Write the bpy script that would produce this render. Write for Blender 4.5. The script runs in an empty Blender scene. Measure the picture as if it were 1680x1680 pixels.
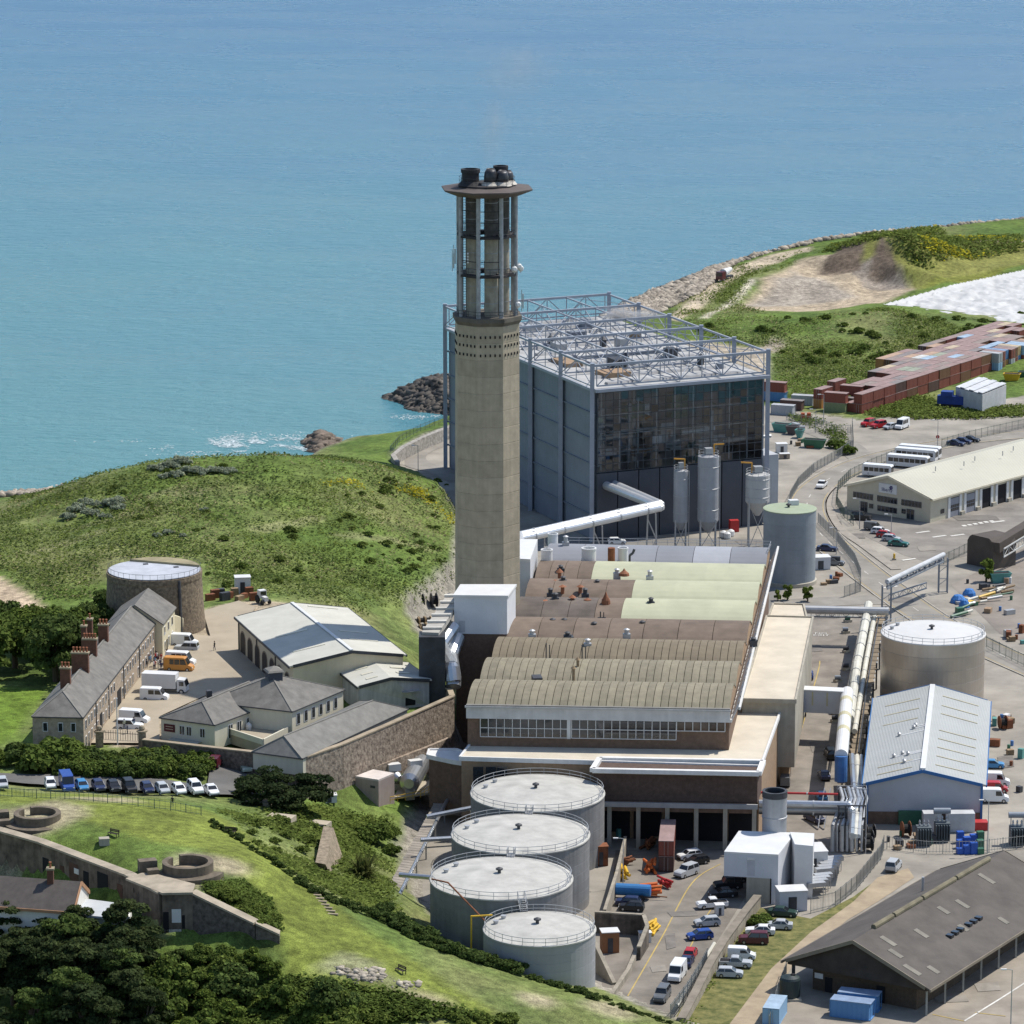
import bpy, bmesh, math, random
import numpy as np
from mathutils import Vector, Matrix
from mathutils.geometry import delaunay_2d_cdt
R = math.radians
random.seed(7); rng = np.random.default_rng(7)
scene = bpy.context.scene
COL = scene.collection
# ---------------------------------------------------------------- camera
CAMH = 190.0; PITCH = R(12.25); F = 6400.0
cam = bpy.data.cameras.new('camera'); camo = bpy.data.objects.new('camera', cam); COL.objects.link(camo)
camo.location = (0, 0, CAMH); camo.rotation_euler = (math.pi/2 - PITCH, 0, 0)
cam.sensor_width = 36; cam.lens = 36*F/1680; cam.clip_start = 5; cam.clip_end = 60000
scene.camera = camo
# ---------------------------------------------------------------- light
SUN_AZ = R(60); SUN_EL = R(58)          # azimuth measured from +Y towards +X
sv = Vector((math.sin(SUN_AZ)*math.cos(SUN_EL), math.cos(SUN_AZ)*math.cos(SUN_EL), math.sin(SUN_EL)))
world = bpy.data.worlds.new('World'); scene.world = world; world.use_nodes = True
wn = world.node_tree.nodes; bg = wn['Background']
sky = wn.new('ShaderNodeTexSky'); sky.sky_type = 'NISHITA'; sky.sun_disc = False
sky.sun_elevation = SUN_EL; sky.sun_rotation = SUN_AZ; sky.altitude = 100; sky.air_density = 1.0; sky.dust_density = 0.6
world.node_tree.links.new(sky.outputs[0], bg.inputs[0]); bg.inputs[1].default_value = 0.12
sl = bpy.data.lights.new('sun', 'SUN'); sl.energy = 3.9; sl.angle = R(0.53); sl.color = (1.0, 0.95, 0.87)
so = bpy.data.objects.new('sun', sl); COL.objects.link(so); so.location = (0, 0, 500)
so.rotation_euler = sv.to_track_quat('Z', 'Y').to_euler()
vs = scene.view_settings
vs.view_transform = 'Standard'; vs.look = 'None'; vs.gamma = 1; vs.exposure = 0.32; vs.use_curve_mapping = False
# ---------------------------------------------------------------- survey helpers: from a sighted direction to a place in the world
cp, sp = math.cos(PITCH), math.sin(PITCH)
def ray(u, v):
    a, b = (u-840)/F, (840-v)/F
    return Vector((a, cp + b*sp, -sp + b*cp))
def at(u, v, z=0.0):                     # point of known height
    d = ray(u, v); t = (z-CAMH)/d.z
    return Vector((d.x*t, d.y*t, z))
def aty(u, v, y):                        # point of known depth
    d = ray(u, v); t = y/d.y
    return Vector((d.x*t, y, CAMH+d.z*t))
def lerp(a, b, t): return a + (b-a)*t
# ---------------------------------------------------------------- materials
MATS = {}
def mat(name, col, rough=.8, metal=0., var=.15, vs=.4, bump=0., bs=6., stripe=None, col2=None, rnd=0., streak=0., spec=.4, island=0., alpha=None, emit=None, det=5., ang=0.):
    if name in MATS: return MATS[name]
    m = bpy.data.materials.new(name); m.use_nodes = True; MATS[name] = m
    nt = m.node_tree; N = nt.nodes; L = nt.links
    b = N['Principled BSDF']
    b.inputs['Roughness'].default_value = rough; b.inputs['Metallic'].default_value = metal
    b.inputs['Specular IOR Level'].default_value = spec
    tc = N.new('ShaderNodeTexCoord')
    no = N.new('ShaderNodeTexNoise'); no.inputs['Scale'].default_value = vs; no.inputs['Detail'].default_value = det
    no.inputs['Roughness'].default_value = .62
    L.new(tc.outputs['Object'], no.inputs['Vector'])
    rp = N.new('ShaderNodeValToRGB'); rp.color_ramp.elements[0].position = .32; rp.color_ramp.elements[1].position = .68
    c = col; c2 = col2 if col2 else tuple(min(1, x*(1+var)) for x in col)
    rp.color_ramp.elements[0].color = tuple(x*(1-var) for x in c)+(1,); rp.color_ramp.elements[1].color = tuple(c2)+(1,)
    L.new(no.outputs['Fac'], rp.inputs['Fac']); out = rp.outputs['Color']
    def mul(out, valsock, lo, hi):
        mr = N.new('ShaderNodeMapRange'); mr.inputs['To Min'].default_value = lo; mr.inputs['To Max'].default_value = hi
        L.new(valsock, mr.inputs['Value'])
        mx = N.new('ShaderNodeVectorMath'); mx.operation = 'SCALE'
        L.new(out, mx.inputs[0]); L.new(mr.outputs[0], mx.inputs['Scale']); return mx.outputs[0]
    if streak:
        mp = N.new('ShaderNodeMapping'); mp.inputs['Scale'].default_value = (1.3, 1.3, .07); L.new(tc.outputs['Object'], mp.inputs[0])
        n2 = N.new('ShaderNodeTexNoise'); n2.inputs['Scale'].default_value = 1.2; n2.inputs['Detail'].default_value = 4
        L.new(mp.outputs[0], n2.inputs['Vector']); out = mul(out, n2.outputs['Fac'], 1-streak*1.6, 1+streak*1.6)
    if rnd:
        oi = N.new('ShaderNodeObjectInfo'); out = mul(out, oi.outputs['Random'], 1-rnd, 1+rnd)
    if island:
        ge = N.new('ShaderNodeNewGeometry'); out = mul(out, ge.outputs['Random Per Island'], 1-island, 1+island)
    L.new(out, b.inputs['Base Color'])
    h = None
    if bump:
        n3 = N.new('ShaderNodeTexNoise'); n3.inputs['Scale'].default_value = bs; n3.inputs['Detail'].default_value = 4
        L.new(tc.outputs['Object'], n3.inputs['Vector']); h = n3.outputs['Fac']; dist = bump
    if stripe:                           # (direction angle, period, depth)
        mp = N.new('ShaderNodeMapping'); mp.inputs['Rotation'].default_value = (0, 0, stripe[0]) if stripe[0] is not None else (0, R(90), 0)
        L.new(tc.outputs['Object'], mp.inputs[0])
        w = N.new('ShaderNodeTexWave'); w.inputs['Scale'].default_value = .314/stripe[1]; w.inputs['Distortion'].default_value = 0
        L.new(mp.outputs[0], w.inputs['Vector']); h = w.outputs['Fac']; dist = stripe[2]
    if h:
        bp = N.new('ShaderNodeBump'); bp.inputs['Distance'].default_value = dist; bp.inputs['Strength'].default_value = .9
        L.new(h, bp.inputs['Height']); L.new(bp.outputs[0], b.inputs['Normal'])
    if emit: b.inputs['Emission Color'].default_value = tuple(emit)+(1,); b.inputs['Emission Strength'].default_value = 1
    return m
# ---------------------------------------------------------------- mesh builder (world coordinates; parts are moved to their thing's origin)
class MB:
    def __init__(s): s.v = []; s.f = []
    def add(s, vs, fs):
        o = len(s.v); s.v += [tuple(p) for p in vs]; s.f += [tuple(i+o for i in f) for f in fs]; return s
    def hexa(s, b, t):                   # 4 bottom, 4 top points
        return s.add(list(b)+list(t), [(3,2,1,0),(4,5,6,7),(0,1,5,4),(1,2,6,5),(2,3,7,6),(3,0,4,7)])
    def box(s, x0, y0, z0, x1, y1, z1):
        return s.hexa([(x0,y0,z0),(x1,y0,z0),(x1,y1,z0),(x0,y1,z0)], [(x0,y0,z1),(x1,y0,z1),(x1,y1,z1),(x0,y1,z1)])
    def obox(s, c, rz, lx, ly, lz):      # c = centre of the base
        ca, sa = math.cos(rz), math.sin(rz); q = []
        for dx, dy in ((-.5,-.5),(.5,-.5),(.5,.5),(-.5,.5)):
            q.append((c[0]+dx*lx*ca-dy*ly*sa, c[1]+dx*lx*sa+dy*ly*ca))
        return s.hexa([(x,y,c[2]) for x,y in q], [(x,y,c[2]+lz) for x,y in q])
    def prism(s, pts, z0, z1):           # counter-clockwise plan outline
        n = len(pts); a = sum(pts[i][0]*pts[(i+1)%n][1]-pts[(i+1)%n][0]*pts[i][1] for i in range(n))
        if a < 0: pts = list(pts)[::-1]
        return s.add([(p[0],p[1],z0) for p in pts]+[(p[0],p[1],z1) for p in pts],
            [tuple(range(n))[::-1], tuple(range(n, 2*n))]+[(i,(i+1)%n,n+(i+1)%n,n+i) for i in range(n)])
    def poly(s, pts): return s.add(pts, [tuple(range(len(pts)))])
    def slab(s, pts, th):                # a sheet with thickness, outline given in 3D, grown downwards
        n = len(pts); lo = [(p[0],p[1],p[2]-th) for p in pts]
        return s.add(list(pts)+lo, [tuple(range(n)), tuple(range(n,2*n))[::-1]]+[(i,n+i,n+(i+1)%n,(i+1)%n) for i in range(n)])
    def tube(s, p0, p1, r, n=6, r1=None):
        p0, p1 = Vector(p0), Vector(p1); d = p1-p0
        if d.length < 1e-6: return s
        if r1 is None: r1 = r
        d.normalize(); a = d.cross(Vector((0,0,1)))
        if a.length < 1e-3: a = Vector((1,0,0))
        a.normalize(); b = d.cross(a); vs = []
        for p, rr in ((p0, r), (p1, r1)):
            for i in range(n):
                t = 2*math.pi*(i+.5)/n; vs.append(p+a*(rr*math.cos(t))+b*(rr*math.sin(t)))
        return s.add(vs, [(i,(i+1)%n,n+(i+1)%n,n+i) for i in range(n)]+[tuple(range(n))[::-1], tuple(range(n,2*n))])
    def path(s, pts, r, n=6):
        for a, b in zip(pts[:-1], pts[1:]): s.tube(a, b, r, n)
        return s
    def beam(s, p0, p1, w=.2, h=None):   # square section bar
        h = h or w; p0, p1 = Vector(p0), Vector(p1); d = (p1-p0)
        if d.length < 1e-6: return s
        d.normalize(); a = d.cross(Vector((0,0,1)))
        if a.length < 1e-3: a = Vector((1,0,0))
        a.normalize(); b = a.cross(d); q = [(-a*w-b*h)/2, (a*w-b*h)/2, (a*w+b*h)/2, (-a*w+b*h)/2]
        return s.hexa([p0+x for x in q][::-1], [p1+x for x in q][::-1])
    def lathe(s, c, prof, n=32, a0=0.):  # prof: (radius, z) upwards
        o = []; k = len(prof)
        for r, z in prof:
            for i in range(n):
                t = a0+2*math.pi*i/n; o.append((c[0]+r*math.cos(t), c[1]+r*math.sin(t), c[2]+z))
        fs = [(j*n+i, j*n+(i+1)%n, (j+1)*n+(i+1)%n, (j+1)*n+i) for j in range(k-1) for i in range(n)]
        if prof[0][0] > 1e-6: fs.append(tuple(range(n))[::-1])
        if prof[-1][0] > 1e-6: fs.append(tuple(range((k-1)*n, k*n)))
        return s.add(o, fs)
    def obj(s, name, m, par=None, smooth=False, **kw):
        o3 = ORG.get(par, (0,0,0)); me = bpy.data.meshes.new(name)
        v = np.array(s.v, dtype=np.float64)-np.array(o3)
        me.from_pydata(v.tolist(), [], s.f); me.validate()
        if isinstance(m, bpy.types.Material): me.materials.append(m)
        if smooth: me.polygons.foreach_set('use_smooth', [True]*len(me.polygons))
        ob = bpy.data.objects.new(name, me); COL.objects.link(ob)
        if par: ob.parent = par
        ORG[ob] = o3
        for k, x in kw.items(): ob[k] = x
        return ob
ORG = {}
def thing(name, loc, label, cat, group=None):
    e = bpy.data.objects.new(name, None); COL.objects.link(e); e.location = loc; e.empty_display_size = .5
    e['label'] = label; e['category'] = cat
    if group: e['group'] = group
    ORG[e] = tuple(loc); return e
def single(mb, name, m, label, cat, group=None, smooth=False):      # a thing that is one mesh
    c = np.array(mb.v); base = ((c[:,0].min()+c[:,0].max())/2, (c[:,1].min()+c[:,1].max())/2, c[:,2].min())
    o = mb.obj(name, m, None, smooth); o.data.transform(Matrix.Translation(-Vector(base))); o.location = base
    o['label'] = label; o['category'] = cat; ORG[o] = base
    if group: o['group'] = group
    return o
def copy_tree(o, parent=None, loc=None, rz=0, label=None, group=None, paint=None, sc=None):
    c = o.copy(); COL.objects.link(c); c.parent = parent
    if loc is not None: c.location = loc; c.rotation_euler = (0,0,rz)
    if sc: c.scale = sc
    if label: c['label'] = label
    if group: c['group'] = group
    if paint and o.get('painted') and c.data:
        c.material_slots[0].link = 'OBJECT'; c.material_slots[0].material = paint
    for ch in o.children: copy_tree(ch, c, paint=paint)
    return c
def struct(mb, name, m, smooth=False, **kw):
    return mb.obj(name, m, None, smooth, kind='structure', **kw)
# palette --------------------------------------------------------------------
asphalt = mat('asphalt', (.19,.175,.155), .9, var=.2, vs=.15, bump=.01)
asphalt_dark = mat('asphalt_dark', (.12,.115,.108), .9, var=.22, vs=.2, bump=.01)
conc_ground = mat('concrete_ground', (.32,.285,.235), .9, var=.2, vs=.12)
road_mat = mat('road_surface', (.25,.23,.20), .9, var=.22, vs=.14, det=9.)
yellow_line = mat('yellow_line', (.42,.31,.1), .7, var=.2)
white_line = mat('white_line', (.62,.6,.55), .7, var=.2)
kerb_mat = mat('kerb_stone', (.36,.33,.28), .85)
concrete = mat('concrete', (.36,.33,.27), .9, var=.18, vs=.25, bump=.02, streak=.12)
steel = mat('galvanised_steel', (.42,.43,.44), .5, .5, var=.12)
steel_dark = mat('dark_steel', (.06,.063,.07), .6, .3, var=.3)
blue_steel = mat('blue_grey_steel', (.22,.25,.29), .55, .2, var=.12)
white_clad = mat('white_cladding', (.66,.67,.69), .5, var=.05, stripe=(0,.3,.02))
white_paint = mat('white_paint', (.64,.64,.63), .5, var=.06)
cream_paint = mat('cream_paint', (.66,.6,.46), .7, var=.08, streak=.06)
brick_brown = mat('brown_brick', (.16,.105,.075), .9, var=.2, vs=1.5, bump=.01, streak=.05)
brick_tan = mat('tan_brick', (.32,.22,.14), .9, var=.15, vs=1.5, streak=.05)  # tan also serves as brown brick's painted sunlit tone
glass = mat('window_glass', (.02,.025,.03), .08, var=.3, spec=.8)
black = mat('black_opening', (.012,.012,.014), .9, var=.2)
slate = mat('slate_roof', (.155,.146,.132), .8, var=.24, vs=.6, bump=.02, bs=3)
rubble = mat('rubble_stone', (.26,.2,.15), .95, var=.45, vs=2.2, bump=.12, bs=2.2, col2=(.36,.29,.22))
rust = mat('rusty_steel', (.2,.075,.035), .9, var=.3, vs=1.)
orange = mat('orange_paint', (.6,.14,.03), .6, var=.2)
yellow = mat('yellow_paint', (.65,.4,.03), .5, var=.15)
blue_paint = mat('blue_paint', (.06,.17,.4), .5, var=.2)
green_paint = mat('green_paint', (.04,.14,.08), .5, var=.2)
teal_paint = mat('teal_paint', (.1,.28,.25), .6, var=.2)
red_paint = mat('red_paint', (.42,.03,.03), .5, var=.15)
timber = mat('timber', (.28,.2,.12), .9, var=.3, vs=2)
timber_dark = mat('dark_timber', (.05,.038,.03), .9, var=.3)
rubber = mat('tyre_rubber', (.02,.02,.02), .9)
# ================================================================ terrain
SEA = -6.5
coast_px = [(-700,850),(-300,836),(0,812),(60,803),(130,790),(240,792),(330,800),(430,792),(490,752),(545,733),(640,727),(690,706),(735,690),(790,650),(860,585),(930,535),(985,506),(1050,478),(1130,448),(1200,427),(1300,404),(1400,392),(1510,383),(1600,374),(1680,367),(1900,345),(2300,310),(2300,1400)]
def cpt(u, v):                             # shore: beyond x = 940 the sighted edge is the crest of the rock bank, the waterline lies outside it
    return at(u, v, SEA).xy if u < 930 else at(u, v, 1.).xy+Vector((-4, 12.5))
coast = [cpt(u, v) for u, v in coast_px] + [Vector((700,350)), Vector((-700,350))]
def inpoly(P, poly):
    x, y = P[:,0], P[:,1]; ins = np.zeros(len(P), bool); n = len(poly)
    for i in range(n):
        x0, y0 = poly[i][0], poly[i][1]; x1, y1 = poly[(i+1)%n][0], poly[(i+1)%n][1]
        if y0 == y1: continue
        c = ((y0 > y) != (y1 > y)) & (x < (x1-x0)*(y-y0)/(y1-y0)+x0); ins ^= c
    return ins
def polydist(P, poly, closed=True):
    d = np.full(len(P), 1e9); n = len(poly)
    for i in range(n if closed else n-1):
        a = np.array(poly[i][:2], float); b = np.array(poly[(i+1)%n][:2], float); ab = b-a; l = ab@ab
        if l == 0: continue
        t = np.clip(((P-a)@ab)/l, 0, 1); d = np.minimum(d, np.linalg.norm(P-(a+t[:,None]*ab), axis=1))
    return d
FZ, CZ = 19.5, 13.5                     # fort lawn, fort courtyard
fort_line_px = [(-60,1352,FZ),(0,1364,FZ),(67,1383,FZ),(211,1437,FZ),(266,1467,FZ),(317,1466,FZ),(420,1516,16.2),(459,1534,14.6)]
fort_line = [at(*p) for p in fort_line_px]
CT = [ # sighted ground points (u, v, height)
 # mound by the sea
 (-400,860,4),(-150,850,4),(0,838,4),(60,815,6),(0,820,-2.5),(60,806,-2.5),(105,797,-2),(150,777,12),(250,753,15),(330,744,16),(400,742,16),(470,745,16),(550,753,14.5),(620,758,13),(690,783,9),(745,832,4),(760,880,2),
 (-150,900,8),(60,860,10),(150,850,12),(300,840,14),(450,840,13.5),(600,850,11),(700,880,6),(740,930,3),
 (-150,960,9),(0,960,9.5),(60,1000,10),(150,930,11),(330,930,12),(450,950,11.5),(560,960,10),(650,970,6),(720,985,3),
 # terrace of the barracks
 (-200,1000,10),(-200,1150,12),(0,1050,11.5),(60,1100,12),(0,1200,12),(60,1210,12),(160,1000,12),(180,1215,12),(240,1225,12),(330,1000,12),(350,1100,12),(390,1000,12),(480,990,12),(500,1240,12),(430,1150,12),(600,1030,11.5),(640,1050,12),(660,1090,12),(715,1120,12),(735,1150,11.5),(640,1190,12),
 (672,1025,2.5),(700,1035,1),(722,1090,0),(744,1100,0),(752,1175,1),(752,1200,1),
 (505,1298,8),(600,1258,8),(700,1215,8),(738,1198,7.5),(480,1290,8.5),
 (520,1320,7),(600,1300,3.2),(700,1262,3),(745,1235,2),(560,1330,4.5),
 # car park
 (-200,1290,12.5),(0,1285,12.5),(100,1300,12.3),(200,1303,12.2),(300,1304,12),(350,1306,11.5),(390,1275,10.5),(350,1250,11),(460,1268,8.6),(240,1245,11.8),(0,1240,12.3),(420,1305,9.5),
 # fort hill
 (-200,1320,19),(0,1312,18.5),(60,1308,18.8),(150,1318,19.3),(230,1320,19),(300,1330,18.6),(340,1340,18),(385,1365,17.6),(0,1345,20),(100,1345,20.2),(200,1370,20.6),(280,1400,20.3),(330,1420,20),(400,1400,19),(430,1440,17.5),(370,1460,18.5),(400,1490,16.5),
 (450,1480,15),(500,1450,14.5),(480,1540,13.6),(540,1560,13),(560,1500,13),(650,1540,11),(620,1590,12),(760,1600,8.5),(760,1640,9),(900,1640,6),(980,1660,4.5),(1060,1675,2.4),(1120,1678,0.8),(1000,1640,3.2),(900,1612,4.6),(800,1580,6.6),(700,1542,8.6),(620,1508,10),(540,1470,11.5),
 (420,1335,12),(480,1330,10),(460,1400,13.5),(540,1390,8.5),(560,1440,8),(590,1400,4.5),(640,1390,1.5),(655,1440,1),(640,1350,1.5),(620,1450,6),(660,1500,5),(700,1520,2),(720,1500,0),(780,1555,1),(900,1596,1),(985,1625,.6),(1060,1660,.2),
 # below the fort
 (-200,1480,11),(0,1500,12),(100,1500,12.5),(250,1540,13),(340,1560,13),(450,1575,12.5),(540,1595,12),(640,1625,10.5),(720,1640,9.5),(800,1665,7.5),(900,1680,5.5),(0,1640,7),(150,1640,7),(300,1650,8),(450,1660,9),(600,1690,8),(0,1800,4),(300,1800,4),(600,1800,4),(900,1760,4),(1100,1740,1),(-200,1800,4),
 # flat works level
 (745,1010,0),(745,1060,0),(790,1240,0),(690,1330,0),(690,1400,0),(690,1470,0),(860,1400,0),(1000,1300,0),(1200,1300,0),(1300,1500,0),(1200,1650,0),(1400,1600,0),(1680,1600,0),(1680,1300,0),(1500,1200,0),(1680,1000,0),(1400,1000,0),(1200,900,0),(900,900,0),(740,780,0),(650,757,0.6),(690,770,0),(800,800,0),(1000,700,0),(1300,800,0),(1680,750,0),(1300,700,0),(1500,720,0),(1680,680,0),(1280,650,0),(1450,650,0),(1600,620,0),
 # landfill beyond
 (730,700,0.5),(760,690,0),(1000,540,.5),(1150,560,.5),(1270,570,.5),(1270,620,.2),(1060,520,1),(1100,515,1.2),(1200,445,1.5),(1250,420,2),(1310,412,2),
 (1130,530,2),(1240,455,3),(1200,510,3),(1210,540,2.5),(1290,555,2),(1300,530,4),(1400,515,5),(1480,510,4.5),(1600,535,4),(1680,545,4),(1340,570,2),(1500,580,2),(1650,590,1.5),(1560,560,3),
 (1230,500,-.5),(1300,440,1.5),(1270,490,-1),(1340,510,-.5),(1400,500,-1),(1370,460,-1),(1450,470,-2),(1500,470,-2),(1540,462,.5),(1400,445,2.2),(1480,448,2.2),(1545,455,2.2),
 (1340,428,3),(1365,424,3),(1380,405,8),(1350,415,5),(1420,433,3),(1425,408,7.5),(1450,430,3.5),(1440,407,8.5),(1470,398,12),(1480,380,13),(1420,388,9),(1500,442,3),(1520,440,3.5),(1510,410,9),(1550,420,6),(1540,395,9),(1580,410,5),(1640,400,5),(1680,390,4),(1590,432,2.5),(1680,430,2),(1600,445,2),
 (1450,497,3),(1560,465,3),(1680,442,3),(1500,503,1),(1600,500,.5),(1680,500,.5),(1620,480,.5),(1680,465,.5),(1590,510,1.2),(1680,520,1.2),
 (1900,430,2),(1900,550,1),(1900,700,0),(2300,600,0),(2300,900,0),(2000,1200,0),
]
pts = [at(*c) for c in CT]
for u, v, z in ((150,777,12),(250,753,15),(330,744,16),(400,742,16),(470,745,16)):   # the far side of the mound falls to the sea
    p = at(u, v, z); d = Vector((p.x, p.y, 0)).normalized(); sl = (z-CAMH)/Vector((p.x,p.y,0)).length
    for k, dz in ((18,2.),(42,4.),(70,5.)): q = p+d*k; q.z = z+sl*k-dz; pts.append(q)
pts += [at(*c) for c in ((520,748,8),(560,742,4),(600,743,3),(640,742,2),(690,728,1),(560,757,13))]
for i, p in enumerate(fort_line):
    a = fort_line[max(i-1,0)]; b = fort_line[min(i+1,len(fort_line)-1)]
    t = (b-a); t.z = 0; t.normalize(); n = Vector((-t.y, t.x, 0))
    if n.y < 0: n = -n
    pts.append(p+n*1.0-Vector((0,0,.3))); pts.append(Vector((p.x-n.x*.9, p.y-n.y*.9, CZ-.2)))
pts += [Vector((x, y, 3)) for x, y in ((-900,350),(-900,700),(-900,1000),(-500,350),(0,350),(-900,1600),(0,1700))] + [Vector((x, y, 0)) for x, y in ((300,350),(900,350),(900,800),(900,1700))]
P2 = [p.xy for p in pts]
vo, eo, fo, ov, oe, of = delaunay_2d_cdt(P2, [], [], 0, 1e-4)
Zc = np.array([pts[o[0]].z for o in ov]); V2 = np.array([(p.x,p.y) for p in vo])
xs = np.arange(-330, 331, 1.7); ys = np.concatenate([np.arange(430, 780, 1.5), np.arange(780, 1420, 2.6)])
GX, GY = np.meshgrid(xs, ys); GP = np.stack([GX.ravel(), GY.ravel()], 1); gz = np.zeros(len(GP))
for f in fo:
    a, b, c = V2[f[0]], V2[f[1]], V2[f[2]]; lo = np.minimum(np.minimum(a,b),c); hi = np.maximum(np.maximum(a,b),c)
    i0, i1 = np.searchsorted(xs, lo[0]), np.searchsorted(xs, hi[0]+1e-6); j0, j1 = np.searchsorted(ys, lo[1]), np.searchsorted(ys, hi[1]+1e-6)
    if i1 <= i0 or j1 <= j0: continue
    X, Y = GX[j0:j1,i0:i1], GY[j0:j1,i0:i1]; det = (b[1]-c[1])*(a[0]-c[0])+(c[0]-b[0])*(a[1]-c[1])
    if abs(det) < 1e-9: continue
    l0 = ((b[1]-c[1])*(X-c[0])+(c[0]-b[0])*(Y-c[1]))/det; l1 = ((c[1]-a[1])*(X-c[0])+(a[0]-c[0])*(Y-c[1]))/det; l2 = 1-l0-l1
    m = (l0 > -1e-6) & (l1 > -1e-6) & (l2 > -1e-6)
    g = gz.reshape(GX.shape)[j0:j1,i0:i1]; g[m] = (l0*Zc[f[0]]+l1*Zc[f[1]]+l2*Zc[f[2]])[m]
G = gz.reshape(GX.shape).copy()
def blur(A, k):
    for _ in range(k):
        B = np.pad(A, 1, 'edge'); A = (B[:-2,1:-1]+B[2:,1:-1]+B[1:-1,:-2]+B[1:-1,2:]+4*B[1:-1,1:-1])/8
    return A
def noise2(P, sc, seed=0, octv=4):       # value noise for heights and tints
    r = np.random.default_rng(seed); T = r.random((256,256)); out = np.zeros(len(P)); amp = 1; tot = 0
    for o in range(octv):
        q = P*sc*(2**o)+o*17.3; i = np.floor(q).astype(int); f = q-i; f = f*f*(3-2*f)
        a = T[i[:,0]%256, i[:,1]%256]; b = T[(i[:,0]+1)%256, i[:,1]%256]; c = T[i[:,0]%256,(i[:,1]+1)%256]; d = T[(i[:,0]+1)%256,(i[:,1]+1)%256]
        out += amp*((a*(1-f[:,0])+b*f[:,0])*(1-f[:,1])+(c*(1-f[:,0])+d*f[:,0])*f[:,1]); tot += amp; amp *= .5
    return out/tot
ins = inpoly(GP, coast); cd = polydist(GP, coast)
sm = blur(G, 8); nearfort = polydist(GP, fort_line, False).reshape(G.shape) < 7
G = np.where(nearfort, G, sm)
works_px = [(646,768),(646,744),(664,731),(695,714),(735,698),(990,600),(1262,668),(1420,690),(1680,650),(2300,620),(2300,1400),(1900,1720),(1130,1690),(985,1632),(900,1604),(790,1563),(705,1512),(668,1480),(648,1400),(680,1330),(752,1205),(752,1140),(745,1080),(690,1060),(660,1020),(700,985),(742,940),(752,870),(690,790)]
works = [at(u, v, 0).xy for u, v in works_px]
gin = inpoly(GP, works); gd = polydist(GP, works)
flat = gin.reshape(G.shape); fd = gd.reshape(G.shape)
G = np.where(flat, np.where(fd > 3, -.06, np.minimum(G, -.06*np.clip(fd/3,0,1)+np.clip(G,-.1,9)*(1-np.clip(fd/3,0,1)))), G)
nz = noise2(GP, .06, 1).reshape(G.shape)-.5; nz2 = noise2(GP, .25, 2, 3).reshape(G.shape)-.5
soft = np.where(flat, 0, 1.)
G = G + soft*(nz*1.0+nz2*.35)
# shore: dip below the water outside the coast line
ramp = np.where(ins, SEA-1+cd*.62, SEA-1-cd*.35).reshape(G.shape)
G = np.minimum(G, np.maximum(ramp, -16)+nz2*.8)
GZ = G.ravel()
def ground_z(x, y):
    i = int(np.clip(np.searchsorted(xs, x)-1, 0, len(xs)-2)); j = int(np.clip(np.searchsorted(ys, y)-1, 0, len(ys)-2))
    s = np.clip((x-xs[i])/(xs[i+1]-xs[i]),0,1); t = np.clip((y-ys[j])/(ys[j+1]-ys[j]),0,1)
    return float((G[j,i]*(1-s)+G[j,i+1]*s)*(1-t)+(G[j+1,i]*(1-s)+G[j+1,i+1]*s)*t)
def gzs(P):
    i = np.clip(np.searchsorted(xs, P[:,0])-1, 0, len(xs)-2); j = np.clip(np.searchsorted(ys, P[:,1])-1, 0, len(ys)-2)
    s = np.clip((P[:,0]-xs[i])/(xs[i+1]-xs[i]),0,1); t = np.clip((P[:,1]-ys[j])/(ys[j+1]-ys[j]),0,1)
    return (G[j,i]*(1-s)+G[j,i+1]*s)*(1-t)+(G[j+1,i]*(1-s)+G[j+1,i+1]*s)*t
def gat(u, v, z0=0.):                    # where a sight line meets the ground
    z = z0
    for _ in range(30):
        p = at(u, v, z); z = z*.5+.5*ground_z(p.x, p.y)
    p = at(u, v, z); return Vector((p.x, p.y, ground_z(p.x, p.y)))
# ground tints: what grows or lies where
TC = np.tile(np.array([.108,.158,.034]), (len(GP),1))
def tint(px, z, col, soft=1.5, amt=1., noisy=.0):
    poly = [at(u, v, z).xy for u, v in px]
    i = inpoly(GP, poly); d = polydist(GP, poly); sd = np.where(i, d, -d)
    if noisy: sd = sd+(noise2(GP, .12, 5)-.5)*noisy
    w = (np.clip(sd/soft+.5, 0, 1)*amt)[:,None]; TC[:] = TC*(1-w)+np.array(col)*w
n1 = noise2(GP, .035, 11)[:,None]; n2 = noise2(GP, .09, 12)[:,None]; n3 = noise2(GP, .3, 13, 2)[:,None]
TC[:] = TC*(1-np.clip(n1*3-1.2,0,1))+np.array([.18,.19,.075])*np.clip(n1*3-1.2,0,1)
TC[:] = TC*(1-.6*np.clip(n2*4-2,0,1))+.6*np.array([.06,.11,.022])*np.clip(n2*4-2,0,1)
LAWN = (.15,.18,.036); DIRT = (.36,.28,.19); SOIL = (.13,.10,.075)
tint([(-300,1140),(0,1125),(80,1130),(40,1190),(0,1225),(-300,1230)], 12, (.11,.17,.025))
tint([(-300,1310),(0,1302),(150,1308),(290,1322),(350,1345),(540,1470),(620,1508),(720,1550),(900,1612),(1010,1645),(1130,1690),(850,1690),(760,1660),(680,1625),(560,1592),(460,1572),(455,1530),(410,1500),(330,1450),(211,1437),(67,1383),(-60,1352)], 14, LAWN, 2., 1., 4)
tint([(0,1330),(90,1305),(145,1325),(140,1345),(95,1362),(0,1380)], 19.5, (.32,.27,.19), 3, .8, 3)
tint([(300,1400),(370,1405),(392,1420),(350,1450),(260,1470),(250,1440)], 19.5, (.32,.27,.19), 3, .8, 2)
tint([(330,1440),(400,1445),(455,1480),(470,1525),(430,1515),(330,1465)], 18, (.07,.1,.025), 2)
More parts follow.
